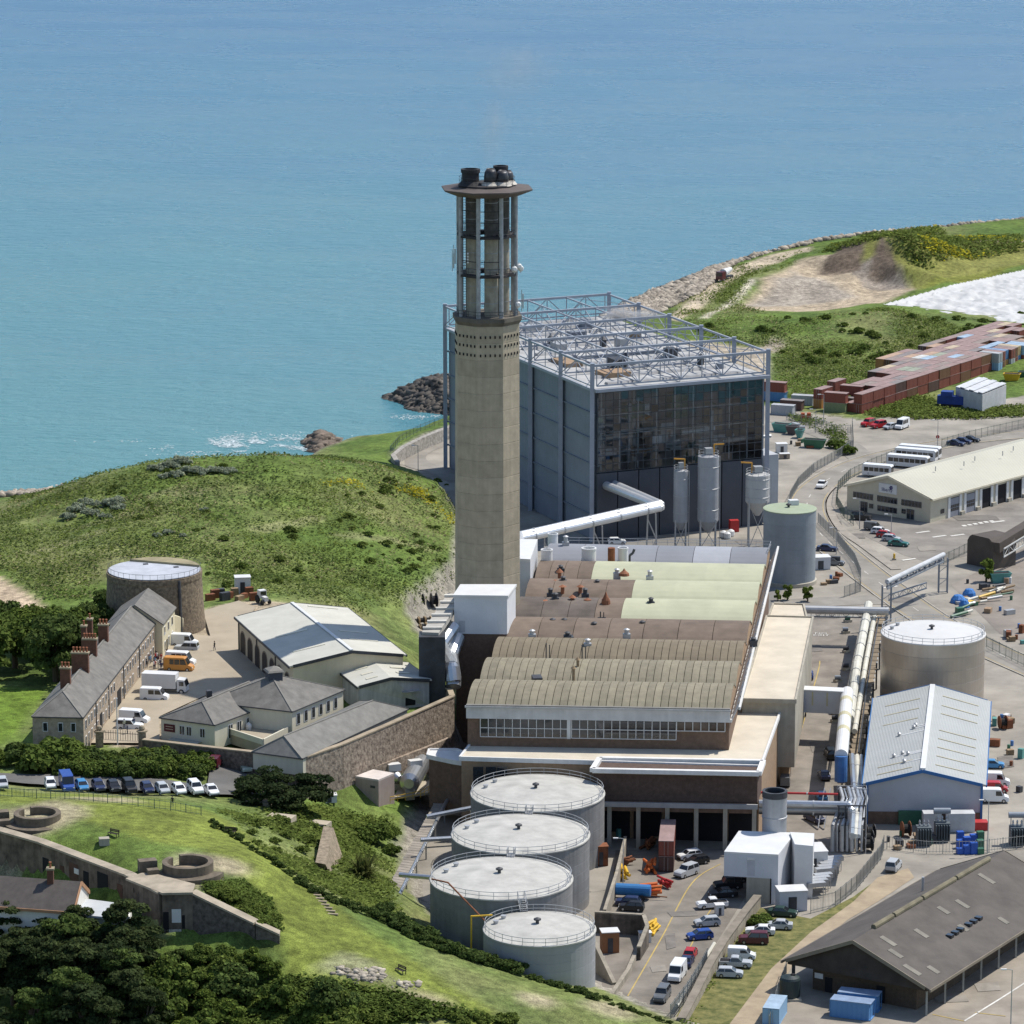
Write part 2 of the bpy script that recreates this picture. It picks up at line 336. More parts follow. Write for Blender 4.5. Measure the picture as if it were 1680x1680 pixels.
tint([(-60,945),(0,945),(62,990),(75,1005),(30,1005),(-60,975)], 9.6, (.42,.33,.23), 1.5)
tint([(330,1000),(395,985),(480,985),(400,1060),(400,1180),(240,1230),(180,1225),(190,1190)], 12, (.36,.3,.215), 1)
tint([(1095,520),(1180,452),(1245,425),(1330,408),(1330,420),(1258,436),(1205,464),(1112,530)], 1.5, (.44,.37,.27), 1.5)
tint([(1150,520),(1222,465),(1238,455),(1240,460),(1160,522)], 2.5, (.55,.5,.4), 1.)
tint([(1205,512),(1262,462),(1310,440),(1390,440),(1450,440),(1500,445),(1590,425),(1690,405),(1690,445),(1555,465),(1440,500),(1380,512),(1290,525)], 0, (.38,.31,.22), 3, 1, 4)
tint([(1220,510),(1300,455),(1370,470),(1400,490),(1320,500)], -.5, (.27,.245,.215), 4, .7, 6)
tint([(1385,448),(1480,450),(1545,460),(1500,475),(1420,470)], 0, (.22,.19,.16), 2, .9, 3)
tint([(1350,412),(1400,392),(1480,374),(1560,388),(1690,380),(1690,405),(1590,430),(1510,442),(1450,408)], 8, (.17,.18,.035), 2, .9, 3)
tint([(1340,428),(1380,406),(1420,412),(1412,430)], 5, SOIL, 1.5)
tint([(1424,434),(1445,412),(1462,424),(1480,440)], 5, SOIL, 1.5, 1, 2)
tint([(1240,575),(1270,560),(1290,570),(1275,580)], .5, (.36,.31,.24), 2)
tint([(990,560),(1150,560),(1262,575),(1262,640),(990,640)], .5, (.36,.31,.24), 2)
tint([(520,1600),(570,1578),(620,1590),(700,1625),(690,1635),(600,1612)], 11, (.3,.28,.2), 2, .5, 4)
for u, v, r in ((170,1312,6),(380,1420,3),(880,1640,3),(1000,1655,4),(700,1650,4)):
    c = gat(u, v, 12); w = np.clip(1.3-np.linalg.norm(GP-np.array([c.x,c.y]),axis=1)/r, 0, .8)[:,None]; TC[:] = TC*(1-w)+np.array([.33,.28,.19])*w
for u, v, u2, v2 in ((120,870,260,830),(290,812,330,806),(420,870,520,850),(60,905,170,870),(560,880,700,900),(300,800,250,815)):   # worn trails on the mound
    a, b = gat(u,v,12), gat(u2,v2,12); w = (np.clip(1.4-polydist(GP, [(a.x,a.y),(b.x,b.y)], False)/1.6+(noise2(GP,.2,31)-.5)*2, 0, .35))[:,None]; TC[:] = TC*(1-w)+np.array([.3,.26,.16])*w
sh = ((cd < 12) | ~ins); w = np.where(ins, np.clip(1.6-cd/7,0,1), 1.)[:,None]; TC[:] = TC*(1-w)+np.array([.26,.22,.17])*w
tint(works_px, 0, (.26,.24,.2), 1)
def build_ground():
    ny, nx = GX.shape; idx = np.arange(nx*ny).reshape(ny, nx)
    q = np.stack([idx[:-1,:-1], idx[:-1,1:], idx[1:,1:], idx[1:,:-1]], -1).reshape(-1,4)
    me = bpy.data.meshes.new('ground'); me.vertices.add(nx*ny); me.loops.add(q.size); me.polygons.add(len(q))
    me.vertices.foreach_set('co', np.stack([GX.ravel(), GY.ravel(), GZ], 1).ravel()); me.loops.foreach_set('vertex_index', q.ravel())
    me.polygons.foreach_set('loop_start', np.arange(0, q.size, 4)); me.polygons.foreach_set('use_smooth', np.ones(len(q), bool)); me.update()
    ca = me.color_attributes.new('tint', 'FLOAT_COLOR', 'POINT'); ca.data.foreach_set('color', np.concatenate([TC, np.ones((len(TC),1))],1).ravel())
    m = bpy.data.materials.new('ground'); m.use_nodes = True; N = m.node_tree.nodes; L = m.node_tree.links; b = N['Principled BSDF']
    at_ = N.new('ShaderNodeVertexColor'); at_.layer_name = 'tint'; tc = N.new('ShaderNodeTexCoord'); col = at_.outputs[0]
    for sc, lo, hi, d in ((.12,.75,1.25,3), (.7,.62,1.38,5), (4.5,.6,1.4,4)):
        no = N.new('ShaderNodeTexNoise'); no.inputs['Scale'].default_value = sc; no.inputs['Detail'].default_value = d; L.new(tc.outputs['Object'], no.inputs['Vector'])
        mr = N.new('ShaderNodeMapRange'); mr.inputs[1].default_value = .3; mr.inputs[2].default_value = .7; mr.inputs[3].default_value = lo; mr.inputs[4].default_value = hi; L.new(no.outputs['Fac'], mr.inputs[0])
        mx = N.new('ShaderNodeVectorMath'); mx.operation = 'SCALE'; L.new(col, mx.inputs[0]); L.new(mr.outputs[0], mx.inputs['Scale']); col = mx.outputs[0]
    L.new(col, b.inputs['Base Color']); b.inputs['Roughness'].default_value = .95; b.inputs['Specular IOR Level'].default_value = .15
    bp = N.new('ShaderNodeBump'); bp.inputs['Distance'].default_value = .14; bp.inputs['Strength'].default_value = .8; L.new(no.outputs['Fac'], bp.inputs['Height']); L.new(bp.outputs[0], b.inputs['Normal'])
    me.materials.append(m); o = bpy.data.objects.new('ground', me); COL.objects.link(o); o['kind'] = 'structure'
    return o
build_ground()
# ---------------------------------------------------------------- sea
def build_sea():
    xs_ = [-30000,-3000,-800,-400,-200,0,200,400,800,3000,30000]; ys_ = [300,600,800,900,1000,1200,1500,2000,3000,8000,45000]
    mb = MB(); vs_ = [(x,y,SEA) for y in ys_ for x in xs_]; n = len(xs_)
    mb.add(vs_, [(j*n+i,j*n+i+1,(j+1)*n+i+1,(j+1)*n+i) for j in range(len(ys_)-1) for i in range(n-1)])
    m = bpy.data.materials.new('sea_water'); m.use_nodes = True; N = m.node_tree.nodes; L = m.node_tree.links; b = N['Principled BSDF']
    tc = N.new('ShaderNodeTexCoord'); sx = N.new('ShaderNodeSeparateXYZ'); L.new(tc.outputs['Object'], sx.inputs[0])
    no = N.new('ShaderNodeTexNoise'); no.inputs['Scale'].default_value = .006; no.inputs['Detail'].default_value = 5; L.new(tc.outputs['Object'], no.inputs['Vector'])
    # depth of water: shallows along the shore, deeper out to sea (and to the right)
    m1 = N.new('ShaderNodeMath'); m1.operation = 'MULTIPLY_ADD'; m1.inputs[1].default_value = .55; L.new(sx.outputs[0], m1.inputs[0]); L.new(sx.outputs[1], m1.inputs[2])
    m2 = N.new('ShaderNodeMath'); m2.operation = 'MULTIPLY_ADD'; m2.inputs[1].default_value = 420; L.new(no.outputs['Fac'], m2.inputs[0]); L.new(m1.outputs[0], m2.inputs[2])
    mr = N.new('ShaderNodeMapRange'); mr.inputs[1].default_value = 1050; mr.inputs[2].default_value = 2300; L.new(m2.outputs[0], mr.inputs[0])
    rp = N.new('ShaderNodeValToRGB'); e = rp.color_ramp.elements; e[0].color = (.066,.235,.268,1); e[1].color = (.032,.145,.272,1)
    x = e.new(.3); x.color = (.056,.208,.275,1); x = e.new(.6); x.color = (.043,.175,.28,1)
    L.new(mr.outputs[0], rp.inputs[0])
    mp = N.new('ShaderNodeMapping'); mp.inputs['Scale'].default_value = (.5,1.,1.); mp.inputs['Rotation'].default_value = (0,0,R(12)); L.new(tc.outputs['Object'], mp.inputs[0])
    w1 = N.new('ShaderNodeTexNoise'); w1.inputs['Scale'].default_value = .22; w1.inputs['Detail'].default_value = 7; w1.inputs['Roughness'].default_value = .68; L.new(mp.outputs[0], w1.inputs['Vector'])
    w2 = N.new('ShaderNodeTexNoise'); w2.inputs['Scale'].default_value = .02; w2.inputs['Detail'].default_value = 4; L.new(mp.outputs[0], w2.inputs['Vector'])
    ad = N.new('ShaderNodeMath'); ad.operation = 'MULTIPLY_ADD'; ad.inputs[1].default_value = 1.2; L.new(w2.outputs['Fac'], ad.inputs[0]); L.new(w1.outputs['Fac'], ad.inputs[2])
    bp = N.new('ShaderNodeBump'); bp.inputs['Distance'].default_value = 2.3; bp.inputs['Strength'].default_value = 1; L.new(ad.outputs[0], bp.inputs['Height']); L.new(bp.outputs[0], b.inputs['Normal'])
    L.new(rp.outputs[0], b.inputs['Base Color']); wr = N.new('ShaderNodeMapRange'); wr.inputs[1].default_value = .35; wr.inputs[2].default_value = .65; wr.inputs[3].default_value = .25; wr.inputs[4].default_value = .29; L.new(w2.outputs['Fac'], wr.inputs[0]); L.new(wr.outputs[0], b.inputs['Roughness']); b.inputs['IOR'].default_value = 1.33; b.inputs['Specular IOR Level'].default_value = .5
    struct(mb, 'sea', m)
build_sea()
# ================================================================ generic builders
def rail(mb, pts, h=1.1, r=.045, step=2., mids=1, closed=False):
    pts = [Vector(p) for p in pts]
    if closed: pts = pts+[pts[0]]
    for a, b in zip(pts[:-1], pts[1:]):
        L = (b-a).length; n = max(1, int(round(L/step)))
        for k in range(n): q = lerp(a, b, k/n); mb.tube(q, q+Vector((0,0,h)), r, 4)
        for j in range(mids+1):
            z = Vector((0,0,h*(1-j/(mids+1)))); mb.tube(a+z, b+z, r, 4)
    q = pts[-1]; mb.tube(q, q+Vector((0,0,h)), r, 4)
    return mb
def ring(c, r, n=36, a0=0): return [Vector((c[0]+r*math.cos(a0+2*math.pi*i/n), c[1]+r*math.sin(a0+2*math.pi*i/n), c[2])) for i in range(n)]
def lattice(mb, p0, p1, up, n, r0=.12, r1=.07):           # plane truss between two chords; up = offset of the top chord
    p0, p1, up = Vector(p0), Vector(p1), Vector(up)
    mb.beam(p0, p1, r0*2); mb.beam(p0+up, p1+up, r0*2)
    for i in range(n+1):
        a = lerp(p0, p1, i/n); mb.tube(a, a+up, r1, 4)
        if i < n:
            b = lerp(p0, p1, (i+1)/n)
            if i % 2: mb.tube(a+up, b, r1, 4)
            else: mb.tube(a, b+up, r1, 4)
    return mb
# ================================================================ chimney
def build_chimney():
    y0 = 697.; c = aty(800, 1090, y0); ZO = 10.34; c = Vector((c.x, c.y, 0)); A = R(22.5+6)
    t = thing('power_station_chimney', c, 'tall octagonal concrete chimney with open steel top and dark flared cap', 'chimney')
    con = mat('chimney_concrete', (.395,.335,.245), .9, var=.12, vs=.5, bump=.03, bs=1.5, rnd=.07, streak=.1)
    sooty = mat('sooty_concrete', (.36,.325,.26), .85, var=.25, vs=.6, streak=.16)
    soot = mat('soot_black', (.035,.033,.035), .8, var=.4)
    grey = mat('weathered_grey_column', (.33,.335,.34), .7, var=.25, vs=.8, streak=.2)
    t.scale = (.948,.948,.948); c = c+Vector((0,0,ZO)); n = 24; H = 67.6
    for i in range(n):
        z0 = -ZO+(H+ZO)*i/n; z1 = -ZO+(H+ZO)*(i+1)/n; r0 = 6.62-.22*i/n; r1 = 6.62-.22*(i+1)/n
        MB().lathe(c, [(r0-.07,z0),(r0,z0+.08),(r1,z1-.08),(r1-.07,z1)], 8, A).obj('concrete_lift', con, t)
    # vent slots under the collar
    for k in range(8):
        a = A+math.pi/4*(k+.5); ap = 6.42*math.cos(math.pi/8); d = Vector((math.cos(a), math.sin(a), 0)); s = Vector((-d.y, d.x, 0)); mb = MB()
        for rr in range(3):
            for cc in range(5):
                p = c+d*(ap+.02)+s*((cc-2)*.92)+Vector((0,0,61.8+rr*1.75)); mb.obox((p.x,p.y,p.z), a, .2, .26, .5)
        mb.obj('vent_slots', black, t, kind='stuff')
    MB().lathe(c, [(6.4,67.6),(6.9,68.3),(6.9,69.1),(6.2,69.1)], 8, A).obj('collar', mat('stained_collar', (.13,.115,.095), .9, var=.3), t)
    zt = 92.6
    for k in range(8):                    # corner columns
        a = A+math.pi/4*k; p = c+Vector((math.cos(a)*5.65, math.sin(a)*5.65, 69.1))
        MB().lathe(p, [(.42,0),(.42,zt-69.1)], 10).obj('column', grey, t)
    for (fx, fy, r) in ((-2.85,-1.5,1.2),(.8,-2.6,1.3),(2.95,-.2,1.3),(-2.7,2.2,1.2),(1.9,2.7,1.25)):
        p = c+Vector((fx, fy, 69.1)); fl = MB().lathe(p, [(r,0),(r,zt-69.1)], 20).obj('flue', sooty, t, smooth=False); MB().lathe(p, [(r+.012,15.5),(r+.02,15.6),(r+.02,zt-69.2),(r+.012,zt-69.15)], 20).obj('sooted_section', mat('soot_stained',(.1,.09,.08),.85,var=.4,vs=.8,streak=.3), fl)
        for z in np.arange(2.5, 22, 3.2): MB().lathe(p, [(r+.01,z),(r+.03,z+.02),(r+.03,z+.12),(r+.01,z+.14)], 20).obj('flue_band', grey, fl)
    for z in (77.2, 84.6):
        mb = MB(); o8 = ring((c.x,c.y,z+ZO), 6.0, 8, A); i8 = ring((c.x,c.y,z+ZO), 4.3, 8, A)
        for k in range(8):
            k2 = (k+1)%8; d = Vector((0,0,.45)); mb.hexa([i8[k]-d,o8[k]-d,o8[k2]-d,i8[k2]-d],[i8[k],o8[k],o8[k2],i8[k2]])
        mb.tube(i8[0], i8[4], .2); mb.tube(i8[2], i8[6], .2)
        pl = mb.obj('platform', soot, t)
        rail(MB(), ring((c.x,c.y,z+ZO), 6.0, 8, A), 1.3, .05, 2.2, 1, True).obj('handrail', steel_dark, pl)
    rail(MB(), ring((c.x,c.y,69.1+ZO), 6.1, 8, A), 1.2, .05, 2.2, 1, True).obj('handrail', steel_dark, t)
    for z in (79.8, 87.2, 89.4):           # bracing rings and ladders
        mb = MB(); o8 = ring((c.x,c.y,z+ZO), 5.65, 8, A); mb.path(o8[4:7], .09, 4); mb.obj('bracing', soot, t)
    lad = MB()
    for z in np.arange(69.5, 92, .5): lad.beam(c+Vector((-4.5,-3.6,z)), c+Vector((-3.9,-3.6,z)), .07)
    lad.beam(c+Vector((-4.5,-3.6,69)), c+Vector((-4.5,-3.6,92)), .1); lad.beam(c+Vector((-3.9,-3.6,69)), c+Vector((-3.9,-3.6,92)), .1)
    lad.obj('ladder', steel_dark, t)
    # antennas and dishes clipped to the upper rings
    for i, (dx, dy, z, kind) in enumerate(((-6.6,-1,79.5,0),(-6.3,-2,80.5,0),(6.1,-1.2,78.4,1),(6.4,-.2,77.9,1),(5.2,-3.2,78.2,1),(5.9,-1.9,71.2,1),(6.6,.5,71.5,0),(-3.6,-4.9,79.8,2))):
        p = c+Vector((dx,dy,z)); mb = MB()
        if kind == 0: mb.tube(p-Vector((0,0,2)), p+Vector((0,0,2.2)), .07, 5); mb.tube(p+Vector((.25,0,-1.4)), p+Vector((.25,0,1.4)), .14, 6)
        elif kind == 1: mb.tube(p, p+Vector((.15,-.35,.05)), .62, 12, .35); mb.tube(p-Vector((0,0,.9)), p+Vector((0,0,.9)), .07, 5)
        else:
            for q in range(4): mb.tube(p+Vector((0,0,q*.55)), p+Vector((0,-.3,q*.55)), .17, 8)
        mb.obj('antenna', white_paint if kind else steel, t)
    # flared cap
    cap = MB().lathe(c, [(6.2,92.0),(9.0,93.1),(9.02,93.35),(5.4,93.75)], 8, A).obj('cap', mat('cap_bronze', (.10,.082,.075), .8, var=.15), t)
    mb = MB().lathe(c, [(5.3,93.7),(5.3,94.05),(4.9,94.15)], 16); mb.obj('cap_deck', soot, cap)
    rail(MB(), ring((c.x,c.y,94.1+ZO), 5.25, 16), 1.4, .04, 2.2, 1, True).obj('handrail', steel_dark, cap)
    cone = mat('pale_flashing', (.5,.46,.4), .7, var=.3)
    for (fx, fy, r, h, sq) in ((-3.1,-1.6,1.72,3.1,True),(.7,-2.4,1.2,3.3,False),(2.9,-2.0,1.15,2.9,False),(2.6,.9,1.35,3.4,True),(3.9,.2,1.1,2.6,False)):
        p = c+Vector((fx,fy,94.0)); MB().lathe(p, [(r+.75,0),(r+.1,.75),(r*.9,.75)], 14).obj('flashing_cone', soot if sq else cone, t)
        if sq: MB().lathe(p, [(r*.95,.6),(r*.95,h-.8),(r*1.06,h-.7),(r*1.06,h),(r*.8,h),(r*.8,h-1)], 16).obj('flue_terminal', soot, t)
        else: MB().lathe(p, [(r*1.05,.6),(r*1.05,h*.55),(r*.93,h*.8),(r*.62,h),(r*.5,h-.4)], 16).obj('flue_terminal', mat('scorched_metal', (.07,.07,.075), .45, .5, var=.5), t, smooth=True)
    return t, c
CHIM, CC = build_chimney()
# ================================================================ incinerator hall
def build_incinerator():
    ZR = 34.4
    N_, L_, R_ = at(979,638,ZR), at(737,537,ZR), at(1253,615,ZR)
    N_.z = L_.z = R_.z = 0
    ex, ey = R_-N_, L_-N_
    def E(s, t, z): p = N_+ex*s+ey*t; return Vector((p.x,p.y,z))
    t = thing('incinerator_hall', E(.5,.5,0), 'huge grey clad hall with dark glass front and white lattice trusses over its roof', 'building')
    clad = mat('blue_grey_cladding', (.20,.225,.265), .6, var=.08, vs=.3, stripe=(0,.6,.03), rnd=.06)
    dark = mat('dark_cladding', (.06,.068,.085), .6, var=.12, vs=.3)
    frame = mat('blue_grey_frame', (.17,.19,.225), .55, var=.12)
    col = mat('pale_blue_column', (.30,.33,.39), .5, var=.1)
    chord = mat('pale_truss_paint', (.31,.335,.38), .5, var=.1)
    MB().hexa([E(.008,.2,0),E(.992,.2,0),E(.992,.996,0),E(.008,.996,0)],[E(.008,.2,ZR-.8),E(.992,.2,ZR-.8),E(.992,.996,ZR-.8),E(.008,.996,ZR-.8)]).obj('core_wall', mat('inner_grey_wall',(.26,.29,.33),.8,var=.3,vs=.15), t)
    for s_ in (.004,.994): MB().hexa([E(s_,.004,0),E(s_+.003,.004,0),E(s_+.003,.2,0),E(s_,.2,0)],[E(s_,.004,ZR-.8),E(s_+.003,.004,ZR-.8),E(s_+.003,.2,ZR-.8),E(s_,.2,ZR-.8)]).obj('return_wall', dark, t)
    MB().hexa([E(.008,.006,14.6),E(.992,.006,14.6),E(.992,.2,14.6),E(.008,.2,14.6)],[E(.008,.006,15.2),E(.992,.006,15.2),E(.992,.2,15.2),E(.008,.2,15.2)]).obj('plant_floor', concrete, t)
    pale = mat('plant_casing', (.72,.73,.72), .6, var=.2); rp_ = random.Random(5)   # boiler plant seen through the glazing
    for k in range(16):
        s_, w_, z_, h_ = rp_.uniform(.04,.88), rp_.uniform(.03,.12), rp_.uniform(15.3,26), rp_.uniform(1.5,6); y_ = rp_.uniform(.05,.14)
        MB().hexa([E(s_,y_,z_),E(s_+w_,y_,z_),E(s_+w_,y_+.04,z_),E(s_,y_+.04,z_)],[E(s_,y_,z_+h_),E(s_+w_,y_,z_+h_),E(s_+w_,y_+.04,z_+h_),E(s_,y_+.04,z_+h_)]).obj('plant_casing', rp_.choice([pale,pale,brick_tan,steel,green_paint]), t)
    for k in range(12):
        s_, z_ = rp_.uniform(.05,.8), rp_.uniform(17,32); y_ = rp_.uniform(.04,.12)
        (MB().tube(E(s_,y_,z_), E(s_+rp_.uniform(.1,.3),y_,z_), rp_.uniform(.25,.6), 8) if k%2 else MB().tube(E(s_,y_,15.5), E(s_,y_,z_), rp_.uniform(.3,.7), 8)).obj('plant_pipe', rp_.choice([pale,steel,white_paint]), t)
    for z_ in (19,23,27.5): MB().beam(E(.01,.05,z_), E(.99,.05,z_), 1.2, .2).obj('gantry_floor', steel, t)
    for k in range(9): MB().beam(E(.06+k*.11,.035,15), E(.06+k*.11,.035,33.5), .3).obj('inner_column', steel, t)
    lx, ly = 1/ex.length, 1/ey.length
    # left side: bays of cladding panels between outside columns
    nb, nr = 5, 6
    for b in range(nb):
        for r in range(nr):
            t0, t1 = b/nb+.012, (b+1)/nb-.012; z0, z1 = ZR*r/nr+.12, ZR*(r+1)/nr-.22; o = random.uniform(-.02,.02)
            MB().hexa([E((-.25+o)*lx,t0,z0),E(.005,t0,z0),E(.005,t1,z0),E((-.25+o)*lx,t1,z0)],[E((-.25+o)*lx,t0,z1),E(.005,t0,z1),E(.005,t1,z1),E((-.25+o)*lx,t1,z1)]).obj('cladding_panel', clad, t)
    for r in range(1, nr):
        MB().beam(E(-.45*lx,0,ZR*r/nr), E(-.45*lx,1,ZR*r/nr), .35, .3).obj('cladding_rail', frame, t)
    for r in range(nr):                    # right side and back
        z0, z1 = ZR*r/nr+.1, ZR*(r+1)/nr-.1
        MB().hexa([E(.995,0,z0),E(1+.2*lx,0,z0),E(1+.2*lx,1,z0),E(.995,1,z0)],[E(.995,0,z1),E(1+.2*lx,0,z1),E(1+.2*lx,1,z1),E(.995,1,z1)]).obj('cladding_panel', clad, t)
        MB().hexa([E(0,1,z0),E(0,1+.2*ly,z0),E(1,1+.2*ly,z0),E(1,1,z0)][::-1],[E(0,1,z1),E(0,1+.2*ly,z1),E(1,1+.2*ly,z1),E(1,1,z1)][::-1]).obj('cladding_panel', clad, t)
    # front: lower cladding and glazed wall of separate panes
    for i in range(8):
        s0, s1 = i/8+.003, (i+1)/8-.003
        MB().hexa([E(s0,-.2*ly,0),E(s1,-.2*ly,0),E(s1,.01,0),E(s0,.01,0)],[E(s0,-.2*ly,15.3),E(s1,-.2*ly,15.3),E(s1,.01,15.3),E(s0,.01,15.3)]).obj('base_panel', dark, t)
    gl = bpy.data.materials.new('facade_glass'); gl.use_nodes = True; N = gl.node_tree.nodes; L = gl.node_tree.links; N.remove(N['Principled BSDF'])
    fr_ = N.new('ShaderNodeFresnel'); fr_.inputs[0].default_value = 1.55; tb = N.new('ShaderNodeBsdfTransparent'); tb.inputs[0].default_value = (.85,.89,.93,1); gb = N.new('ShaderNodeBsdfGlossy'); gb.inputs['Roughness'].default_value = .02; mx_ = N.new('ShaderNodeMixShader')
    L.new(fr_.outputs[0], mx_.inputs[0]); L.new(tb.outputs[0], mx_.inputs[1]); L.new(gb.outputs[0], mx_.inputs[2]); L.new(mx_.outputs[0], N['Material Output'].inputs[0])
    gl2 = mat('facade_glass_clear', (.022,.025,.03), .05, var=.5, vs=.5, spec=.75, rnd=.5)
    NC, NR, g0, g1 = 22, 10, 15.6, 33.4
    for i in range(NC):
        for j in range(NR):
            s0, s1 = (i+.05)/NC*.985+.0075, (i+.95)/NC*.985+.0075; z0 = g0+(g1-g0)*(j+.05)/NR; z1 = g0+(g1-g0)*(j+.95)/NR
            d = [(-.10+random.gauss(0,.009))*ly for _ in range(4)]; k = .02*ly
            MB().hexa([E(s0,d[0],z0),E(s1,d[1],z0),E(s1,d[1]+k,z0),E(s0,d[0]+k,z0)],[E(s0,d[2],z1),E(s1,d[1]+d[2]-d[0],z1),E(s1,d[1]+d[2]-d[0]+k,z1),E(s0,d[2]+k,z1)]).obj('pane', gl if random.random()<.94 else gl2, t)
    mu = MB()
    for i in range(NC+1): s = i/NC*.985+.0075; mu.beam(E(s,-.13*ly,g0), E(s,-.13*ly,g1), .1, .14)
    for j in range(NR+1): z = g0+(g1-g0)*j/NR; mu.beam(E(.0075,-.125*ly,z), E(.9925,-.125*ly,z), .09, .12)
    mu.obj('mullion_grid', mat('mullion_grey',(.075,.085,.1),.5,.2), t)
    # roof
    roofm = mat('pale_roof_membrane', (.40,.40,.39), .7, var=.18, vs=.15)
    MB().slab([E(-.6*lx,-.8*ly,ZR),E(1+.6*lx,-.8*ly,ZR),E(1+.6*lx,1,ZR),E(-.6*lx,1,ZR)], .75).obj('roof', roofm, t)
    MB().beam(E(-.9*lx,-1.2*ly,ZR-.25), E(1+.9*lx,-1.2*ly,ZR-.25), .8, .7).obj('gutter', chord, t)
    MB().beam(E(-.9*lx,0,ZR-.25), E(-.9*lx,1,ZR-.25), .7, .6).obj('gutter', chord, t)
    for i in range(11):
        y = (i+.5)/11; MB().hexa([E(.1,y-.012,ZR+.02),E(.9,y-.012,ZR+.02),E(.9,y+.012,ZR+.02),E(.1,y+.012,ZR+.02)],[E(.1,y-.008,ZR+.5),E(.9,y-.008,ZR+.5),E(.9,y+.008,ZR+.5),E(.1,y+.008,ZR+.5)]).obj('roof_light', mat('roof_strip', (.3,.3,.3), .5, var=.3), t)
    for (s, y, sx, sy, h) in ((.3,.2,.07,.05,2.6),(.42,.24,.04,.03,1.5),(.72,.3,.06,.03,2.4),(.16,.12,.16,.06,1.1),(.1,.3,.1,.1,.9),(.62,.5,.05,.04,2.2),(.5,.7,.1,.03,1.4),(.8,.6,.05,.03,1.7),(.25,.52,.06,.05,1.8),(.35,.85,.1,.04,1.2),(.7,.82,.05,.04,2),(.85,.12,.03,.02,1.2)):
        MB().hexa([E(s,y,ZR),E(s+sx,y,ZR),E(s+sx,y+sy,ZR),E(s,y+sy,ZR)],[E(s,y,ZR+h),E(s+sx,y,ZR+h),E(s+sx,y+sy,ZR+h),E(s,y+sy,ZR+h)]).obj('roof_unit', random.choice([steel, brick_tan, frame, steel_dark]), t)
    for (s, y) in ((.46,.3),(.75,.33),(.56,.55),(.3,.62),(.82,.2)):
        MB().lathe(E(s,y,ZR), [(.8,0),(.8,1.6),(1.1,1.7),(.3,2.4)], 12).obj('roof_fan', steel_dark, t)
    # columns, trusses
    ZT = 39.6
    tops = []
    for k in range(6):
        y = k/5
        for s in (-1.1*lx, 1+1.1*lx):
            p = E(s, y, 0); MB().beam(p, (p.x,p.y,ZT+.6), .95).obj('column', col, t)
        mb = MB(); a, b = E(-1.1*lx,y,ZT), E(1+1.1*lx,y,ZT); mb.beam(a, b, .55)
        a2, b2 = E(0,y,ZR+.6), E(1,y,ZR+.6); mb.beam(a2, b2, .28)
        for i in range(9):
            p, q = E(i/8,y,ZR+.6), E(i/8,y,ZT); mb.tube(p, q, .13, 5)
            if i < 8:
                if i%2: mb.tube(q, E((i+1)/8,y,ZR+.6), .12, 5)
                else: mb.tube(p, E((i+1)/8,y,ZT), .12, 5)
        mb.obj('roof_truss', chord, t)
    for s in (-1.1*lx, .25, .5, .75, 1+1.1*lx):
        for k in range(5):
            mb = MB(); y0, y1 = k/5, (k+1)/5; edge = s < 0 or s > 1
            mb.beam(E(s,y0,ZT-.1), E(s,y1,ZT-.1), .4 if edge else .3); mb.beam(E(s,y0,ZR+.7), E(s,y1,ZR+.7), .25)
            m_ = (y0+y1)/2; mb.tube(E(s,y0,ZR+.7), E(s,m_,ZT-.1), .12, 5); mb.tube(E(s,m_,ZT-.1), E(s,y1,ZR+.7), .12, 5); mb.tube(E(s,m_,ZR+.7), E(s,m_,ZT-.1), .1, 5)
            mb.obj('side_truss', chord, t)
    for k in range(5):
        mb = MB(); mb.tube(E(.0,k/5,ZT), E(.25,(k+1)/5,ZT), .09, 4); mb.tube(E(1,k/5,ZT), E(.75,(k+1)/5,ZT), .09, 4); mb.tube(E(.5,k/5,ZR+.8), E(.25,(k+1)/5,ZR+.8), .09, 4); mb.tube(E(.5,k/5,ZR+.8), E(.75,(k+1)/5,ZR+.8), .09, 4)
        mb.obj('wind_brace', chord, t)
    # annex on the right
    a = at(1262,765,0); an = MB(); an.hexa([E(1.03,.02,0),E(1.12,.02,0),E(1.12,.5,0),E(1.03,.5,0)],[E(1.03,.02,15.5),E(1.12,.02,15.5),E(1.12,.5,15.5),E(1.03,.5,15.5)]); an.obj('side_annex', mat('pale_grey_cladding',(.42,.43,.45),.6,var=.08), t)
    return t, E, ex, ey
INC, EE, eex, eey = build_incinerator()
